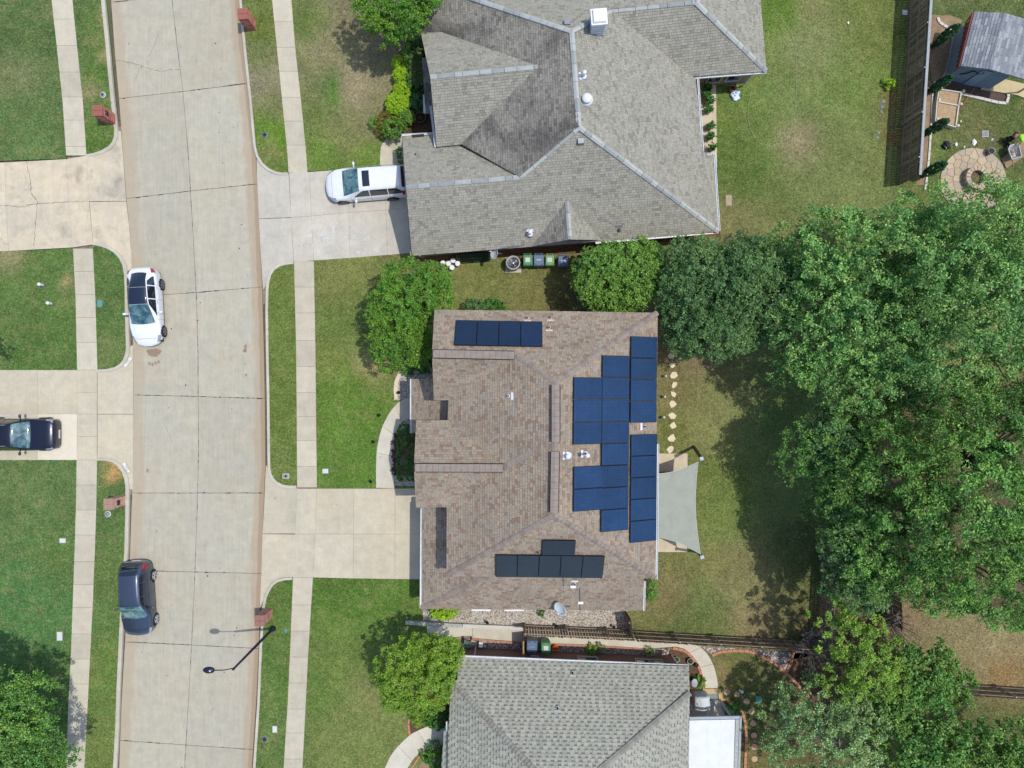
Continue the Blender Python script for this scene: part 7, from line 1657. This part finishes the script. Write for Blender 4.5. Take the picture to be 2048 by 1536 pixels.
bed('deck_walk', [(2003,318),(2013,336),(2120,268),(2120,225),(2072,250)], .05, ZL+.06, mk('weathered_walk_boards', C(150,126,100), .85, .2, 4, fine=.1))
# fire pit of stone blocks
t = thing('fire_pit', 'round stone fire pit with ashes on the flagstone circle', 'fire pit', P(1946,358,ZL+.05)); pc_ = P(1946,358,ZL+.05)
for lay in range(3):
    for k in range(16):
        a0 = 2*math.pi*(k+.5*(lay%2))/16+.03; a1 = a0+2*math.pi/16-.06; r0, r1 = .42, .70; z0 = .05+ZL+lay*.15; q = [(pc_.x+r_*math.cos(a), pc_.y+r_*math.sin(a)) for r_, a in ((r0,a0),(r1,a0),(r1,a1),(r0,a1))]
        m_ = MB(); m_.prism(q, z0, z0+.14+(.01 if lay == 2 else 0)); m_.obj('stone_block', mats_f[(k+lay)%4] if lay == 2 else mats_f[3], t)
m_ = MB(); m_.lathe(pc_, [(.41,0),(.41,.12),(.2,.2),(.01,.22)], 20); m_.obj('ash_bed', mk('ash_and_leaves', C(118,100,72), .95, .5, 9, bump=.05, fine=.4), t)
# stool, pails and litter
p = P(1984,373,ZL+.05); t = thing('stool', 'pale yellow round stool on the flagstone circle', 'stool', p); m_yl = mk('pale_yellow_plastic', C(236,218,146), .5, .05, 5); m_ = MB(); m_.lathe(p+Vector((0,0,.40)), [(.22,0),(.24,.02),(.24,.05),(.2,.07),(.01,.06)], 22, 1, 1); m_.obj('seat', m_yl, t, True)
for k in range(4): a = k*1.571+.7; m_ = MB(); m_.tube([p+Vector((math.cos(a)*.22,math.sin(a)*.22,0)), p+Vector((math.cos(a)*.16,math.sin(a)*.16,.41))], .018, 6); m_.obj('leg', m_yl, t)
p = P(1892,292,ZL); t = thing('garbage_bag', 'crumpled black bag on the grass left of the flagstone circle', 'bag', p); bm = bmesh.new(); bmesh.ops.create_icosphere(bm, subdivisions=4, radius=.24)
for v in bm.verts: v.co = Vector((v.co.x, v.co.y, v.co.z*.6+.1))*(1+.22*math.sin(v.co.x*21)*math.cos(v.co.y*18+v.co.z*15)+.1*math.sin(v.co.y*37))
me = bpy.data.meshes.new('bag'); bm.to_mesh(me); bm.free(); link('bag_skin', me, mk('black_plastic_sheet', C(30,32,34), .3, .2, 6, spec=.5), t, True, False)
for i, (x, y, r_, lb) in enumerate([(1912,289,.09,'white crumpled paper on the grass nearest the black bag'),(1948,285,.13,'larger white bag scrap above the flagstone circle'),(1928,294,.06,'small white scrap at the rim of the flagstone circle'),(1921,243,.05,'tiny white scrap right of the raised bed'),(1696,46,.06,'tiny pale scrap on the upper back lawn')]):
    bm = bmesh.new(); bmesh.ops.create_icosphere(bm, subdivisions=2, radius=r_)
    for v in bm.verts: v.co = Vector((v.co.x, v.co.y*1.4, v.co.z*.5+.03))*(1+.3*math.sin(v.co.x*60+i)*math.cos(v.co.y*50))
    me = bpy.data.meshes.new('scrap'); bm.to_mesh(me); bm.free(); o = link('paper_scrap', me, m_white, None, False, False); o.location = P(x, y, ZL+.02); props(o, lb, 'litter')
t = thing('rake', 'orange handled garden tool lying from the mulch into the grass', 'garden tool', P(1935,200,ZL)); m_ = MB(); m_.tube([P(1948,177,ZL+.15), P(1920,218,ZL+.05)], .018, 6); m_.obj('handle', mk('orange_paint', C(214,112,66), .5, .05, 5), t)
m_ = MB(); m_.cbox(P(1920,219,ZL+.03), .25, .05, .03, .6); m_.obj('head', m_dark, t)
t = thing('sprinkler', 'small metal sprinkler on a spike with a long thin rod near the deck walk', 'sprinkler', P(1984,279,ZL)); m_ = MB(); m_.lathe(P(1984,279,ZL), [(.12,0),(.12,.03),(.05,.06)], 12); m_.obj('base', m_metal, t); m_ = MB(); m_.tube([P(1985,277,ZL+.05), P(2006,265,ZL+.5)], .012, 5); m_.obj('rod', m_dark, t)
# wheelbarrow
t = thing('wheelbarrow', 'grey wheelbarrow with cut branches beside the crouching person', 'wheelbarrow', P(2016,309,ZL)); m_wb = mk('grey_barrow_tray', C(176,182,184), .5, .08, 5, spec=.4)
o0 = P(2016,309,ZL); ax_ = Vector((.28,-.96,0)).normalized(); sx_ = Vector((ax_.y*-1, ax_.x, 0))
def wb(a, b, z): return o0 + ax_*a + sx_*b + Vector((0,0,z))
prof_o = [wb(-.42,-.20,.62), wb(-.42,.20,.62), wb(-.25,.34,.60), wb(.42,.30,.60), wb(.42,-.30,.60), wb(-.25,-.34,.60)]; prof_i = [wb(-.22,-.12,.32), wb(-.22,.12,.32), wb(-.12,.2,.32), wb(.28,.2,.32), wb(.28,-.2,.32), wb(-.12,-.2,.32)]
m_ = MB(); m_.add(prof_o+prof_i, [(i, (i+1)%6, 6+(i+1)%6, 6+i) for i in range(6)]+[(6,7,8,9,10,11)]); o = m_.obj('tray', m_wb, t); sl = o.modifiers.new('s','SOLIDIFY'); sl.thickness = .012
m_ = MB(); m_.tube(prof_o+[prof_o[0]], .018, 6); m_.obj('rim', m_white, t)
for s_ in (-.22,.22): m_ = MB(); m_.tube([wb(-.5,s_*.3,.25), wb(.1,s_,.34), wb(.85,s_*1.25,.56)], .022, 7); m_.obj('handle', m_wood_lt, t); m_ = MB(); m_.tube([wb(.3,s_,.34), wb(.38,s_,.0)], .02, 6); m_.obj('leg', m_metal, t)
m_ = MB(); m_.lathe((0,0,0), [(.14,-.04),(.18,0),(.14,.04)], 18); m_.v = [tuple(wb(-.52,0,.18)+ax_*a+sx_*c+Vector((0,0,b))) for a, b, c in m_.v]; m_.obj('wheel', m_tyre, t, True)
m_ = MB(); rs_ = random.Random(9)
for k in range(9): m_.tube([wb(rs_.uniform(-.2,.2), rs_.uniform(-.15,.15), .38), wb(rs_.uniform(-.1,.35), rs_.uniform(-.2,.2), .58)], .022, 5)
o = m_.obj('cut_branches', mk('cut_branch_wood', C(196,170,140), .9, .15, 9), None); props(o, 'bundle of pale cut branches in the wheelbarrow', 'branches')
# crouching person in the green shirt
def skin_body(name, joints, edges, mat, parent, sub=2):
    me = bpy.data.meshes.new(name); me.from_pydata([tuple(j[0]) for j in joints], edges, []); o = bpy.data.objects.new(name, me); COL.objects.link(o)
    o.modifiers.new('skin', 'SKIN'); sk = me.skin_vertices[0].data if me.skin_vertices else None
    if not me.skin_vertices:
        bm = bmesh.new(); bm.from_mesh(me); bm.verts.layers.skin.verify(); bm.to_mesh(me); bm.free()
    sk = me.skin_vertices[0].data
    for i, j in enumerate(joints): sk[i].radius = (j[1], j[1] if len(j) < 3 else j[2])
    sk[0].use_root = True
    s = o.modifiers.new('sub', 'SUBSURF'); s.levels = sub; s.render_levels = sub
    bpy.context.view_layer.update(); dg = bpy.context.evaluated_depsgraph_get(); m2 = bpy.data.meshes.new_from_object(o.evaluated_get(dg)); bpy.data.objects.remove(o)
    return link(name, m2, mat, parent, True)
# bent over at the hips with legs to the upper left and head to the right
pr = P(2013,280,ZL+.06); t = thing('person', 'person in lime green shirt and dark trousers bending over beside the wheelbarrow', 'person', pr)
m_skin = mk('skin', C(196,150,124), .6, .05, 6); m_trs = mk('dark_trousers', C(44,38,40), .8, .15, 6); m_shirt = mk('lime_shirt', C(160,226,60), .8, .06, 6); m_hair = mk('dark_hair', C(40,36,36), .7, .15, 12); m_shoe = mk('dark_shoe', C(56,46,42), .7, .1, 6)
fx_ = Vector((.86,-.5,0)).normalized(); fy_ = Vector((.5,.86,0)); Z0 = ZL+.06
def bj(a, b, z): q = pr + fx_*a + fy_*b; q.z = Z0+z; return q
J_ = [(bj(.05,0,.80),.13,.15),(bj(.22,0,.92),.10,.12),(bj(.42,0,.98),.11,.13),(bj(.50,0,.98),.08),(bj(.58,0,.95),.055),
      (bj(.0,.10,.72),.10),(bj(.10,.13,.42),.075),(bj(-.02,.14,.08),.05),(bj(.0,-.10,.72),.10),(bj(.06,-.14,.42),.075),(bj(-.10,-.15,.08),.05),
      (bj(.44,.18,.95),.065),(bj(.50,.26,.70),.05),(bj(.62,.22,.50),.038),(bj(.44,-.18,.95),.065),(bj(.48,-.28,.72),.05),(bj(.52,-.42,.58),.038)]
E_ = [(0,1),(1,2),(2,3),(3,4),(0,5),(5,6),(6,7),(0,8),(8,9),(9,10),(2,11),(11,12),(12,13),(2,14),(14,15),(15,16)]
body = skin_body('body', J_, E_, m_skin, t)
skin_body('trousers', [(bj(.04,0,.79),.145,.165),(bj(.0,.10,.70),.115),(bj(.10,.13,.42),.09),(bj(-.02,.14,.12),.07),(bj(.0,-.10,.70),.115),(bj(.06,-.14,.42),.09),(bj(-.10,-.15,.12),.07)], [(0,1),(1,2),(2,3),(0,4),(4,5),(5,6)], m_trs, t)
skin_body('shirt', [(bj(.12,0,.87),.15,.17),(bj(.26,0,.94),.155,.185),(bj(.42,0,.985),.165,.195),(bj(.44,.19,.95),.085),(bj(.48,.245,.77),.068),(bj(.44,-.19,.95),.085),(bj(.47,-.26,.79),.068)], [(0,1),(1,2),(2,3),(3,4),(2,5),(5,6)], m_shirt, t)
hd_ = bj(.68,0,.97); bm = bmesh.new(); bmesh.ops.create_uvsphere(bm, u_segments=24, v_segments=16, radius=.105)
for v in bm.verts:
    x, y, z = v.co; v.co = Vector((x*.98, y*.84, z*1.18))
    if x > .07 and abs(y) < .02 and abs(z) < .03: v.co.x += .022
me = bpy.data.meshes.new('head'); bm.to_mesh(me); bm.free(); rotm = Matrix.Rotation(math.atan2(fx_.y, fx_.x), 4, 'Z') @ Matrix.Rotation(R(55), 4, 'Y'); me.transform(Matrix.Translation(hd_) @ rotm); hd_o = link('head', me, m_skin, t, True)
bm = bmesh.new(); bmesh.ops.create_uvsphere(bm, u_segments=24, v_segments=16, radius=.116); bmesh.ops.delete(bm, geom=[v for v in bm.verts if v.co.x > .045 and v.co.z < .07 or v.co.z < -.06], context='VERTS')
for v in bm.verts: v.co = Vector((v.co.x*1.0, v.co.y*.87, v.co.z*1.16))
me = bpy.data.meshes.new('hair'); bm.to_mesh(me); bm.free(); me.transform(Matrix.Translation(hd_) @ rotm); link('hair', me, m_hair, hd_o, True)
for nm_, mt_, pts_ in (('eye', m_dark, ((.098,.035,.015),(.098,-.035,.015))), ('ear', m_skin, ((0,.09,0),(0,-.09,0)))):
    for q in pts_:
        bm = bmesh.new(); bmesh.ops.create_icosphere(bm, subdivisions=2, radius=.012 if nm_ == 'eye' else .024); me = bpy.data.meshes.new(nm_); bm.to_mesh(me); bm.free(); me.transform(Matrix.Translation(hd_) @ rotm @ Matrix.Translation(q)); link(nm_, me, mt_, hd_o, True)
m_ = MB(); m_.beam((.088,-.022,-.05), (.088,.022,-.05), .012, .01); me = m_.mesh(); me.transform(Matrix.Translation(hd_) @ rotm); link('mouth', me, mk('lip', C(160,92,86), .6, .05, 5), hd_o)
for w0, dirv in ((bj(.62,.22,.50), (fx_*.3+Vector((0,0,-.9))).normalized()), (bj(.52,-.42,.58), (fx_*.4-fy_*.5+Vector((0,0,-.6))).normalized())):
    sv_ = dirv.cross(fy_).normalized(); lat = dirv.cross(sv_).normalized(); js = [(w0, .03), (w0+dirv*.08, .038, .018)]; es = [(0,1)]
    hand = skin_body('hand', js, es, m_skin, t, 1)
    for k, (off, ln) in enumerate(((-.030,.062),(-.010,.074),(.010,.070),(.030,.055))):
        b_ = w0+dirv*.085+lat*off; skin_body('finger', [(b_,.0095),(b_+dirv*ln*.5,.0085),(b_+dirv*ln*.85+sv_*ln*.4,.007)], [(0,1),(1,2)], m_skin, hand, 1)
    b_ = w0+dirv*.03+lat*.032; skin_body('thumb', [(b_,.011),(b_+dirv*.03+lat*.03,.010),(b_+dirv*.058+lat*.036+sv_*.015,.008)], [(0,1),(1,2)], m_skin, hand, 1)
for b_ in (.14, -.15): q = bj(-.02 if b_ > 0 else -.10, b_, 0); m_ = MB(); m_.cbox(q+fx_*.06, .27, .10, .08, math.atan2(fx_.y, fx_.x), .85); m_.obj('shoe', m_shoe, t, True)

# ------------------------------------------------ turf blades (uncountable): one object over all lawns
def in_poly(x, y, poly):
    px_ = np.array([p[0] for p in poly]); py_ = np.array([p[1] for p in poly]); r_ = np.zeros(len(x), bool); j = len(poly)-1
    for i in range(len(poly)):
        if py_[i] != py_[j]:
            c = ((py_[i] > y) != (py_[j] > y)) & (x < (px_[j]-px_[i])*(y-py_[i])/(py_[j]-py_[i])+px_[i]); r_ ^= c
        j = i
    return r_
N = 330000; gx = rng.uniform(-40, 2090, N); gy = rng.uniform(-40, 1580, N); ok = np.zeros(N, bool)
for _, poly in LAWNS: ok |= in_poly(gx, gy, poly)
for poly in ([(842,0-60),(842,300),(804,270),(822,515),(1437,465),(1404,150),(1530,142),(1524,-60)], [(866,620),(1315,625),(1311,1157),(1286,1221),(843,1217),(843,1015),(830,1013),(832,840),(823,866),(823,758),(868,758)], [(916,1313),(1377,1333),(1380,1440),(1480,1440),(1474,1600),(875,1600),(890,1460),(903,1361)],
             [(752,980),(752,930),(755,890),(765,852),(783,820),(805,799),(785,790),(787,765),(808,724),(880,715),(880,980)], [(812,1240),(1255,1258),(1430,1300),(1440,1440),(915,1340),(915,1285),(854,1273)], [(800,100),(880,95),(880,330),(758,332),(765,285),(745,255),(765,225),(780,180)], [(768,1540),(782,1510),(806,1482),(820,1466),(818,1440),(830,1405),(905,1400),(900,1600)],
             [(1290,905),(1376,905),(1376,1105),(1290,1105)], [(1410,1300),(1430,1298),(1640,1300),(1665,1425),(1600,1376),(1545,1328),(1480,1300),(1424,1312)], [(835,520),(1150,504),(1437,463),(1437,490),(1150,520),(900,530)], [(1380,150),(1434,165),(1434,335),(1380,335)],
             [(1846,-50),(1880,-50),(1880,30),(1925,40),(1949,20),(2100,45),(2070,205),(2015,210),(1870,180),(1850,380),(1825,380)], [(1866,178),(1921,185),(1910,260),(1864,248)], [(cx+RR*math.cos(a), cy+RR*math.sin(a)) for a in np.linspace(0,6.28,24)], [(1990,325),(2020,340),(2120,268),(2120,225)],
             [(760,332),(760,312),(763,290),(775,276),(790,268),(900,258),(900,335)]): ok &= ~in_poly(gx, gy, poly)
gx, gy = gx[ok], gy[ok]; n = len(gx); k_ = (1-ZL/H)/S; bx = (gx-1024)*k_; by = -(gy-768)*k_
lc_ = lawncol(gx, gy); a = rng.uniform(0, 6.283, n); L_ = rng.uniform(.025,.06, n); hgt = rng.uniform(.02,.07, n); lean = rng.uniform(0, .06, n); a2 = rng.uniform(0, 6.283, n)
V = np.empty((n,3,3)); V[:,0] = np.stack([bx-np.cos(a)*L_*.5, by-np.sin(a)*L_*.5, np.full(n, ZL+.002)], 1); V[:,1] = np.stack([bx+np.cos(a)*L_*.5, by+np.sin(a)*L_*.5, np.full(n, ZL+.002)], 1); V[:,2] = np.stack([bx+np.cos(a2)*lean, by+np.sin(a2)*lean, ZL+hgt], 1)
me = bpy.data.meshes.new('grass'); me.vertices.add(n*3); me.vertices.foreach_set('co', V.reshape(-1)); me.loops.add(n*3); me.loops.foreach_set('vertex_index', np.arange(n*3, dtype=np.int32)); me.polygons.add(n); me.polygons.foreach_set('loop_start', np.arange(0, n*3, 3, dtype=np.int32)); me.update(calc_edges=True)
dry = (rng.random(n) < .2)[:, None]; cc = lc_*rng.uniform(.5, 1.6, n)[:, None]; cc = np.where(dry, cc*.5+np.array([lin(176)/F, lin(166)/F, lin(116)/F])*.5, cc); set_col(me, np.repeat(cc, 3, axis=0))
tg = NT('grass_blade'); av = tg.n('ShaderNodeVertexColor'); av.layer_name = 'Col'; m_gb = tg.fin(tg.mix(av.outputs[0], g4(1.25), 1.0, 'MULTIPLY'), .7, 0, .2)
o = link('grass', me, m_gb); props(o, 'short mown grass blades over all the lawns', 'grass', None, 'stuff')
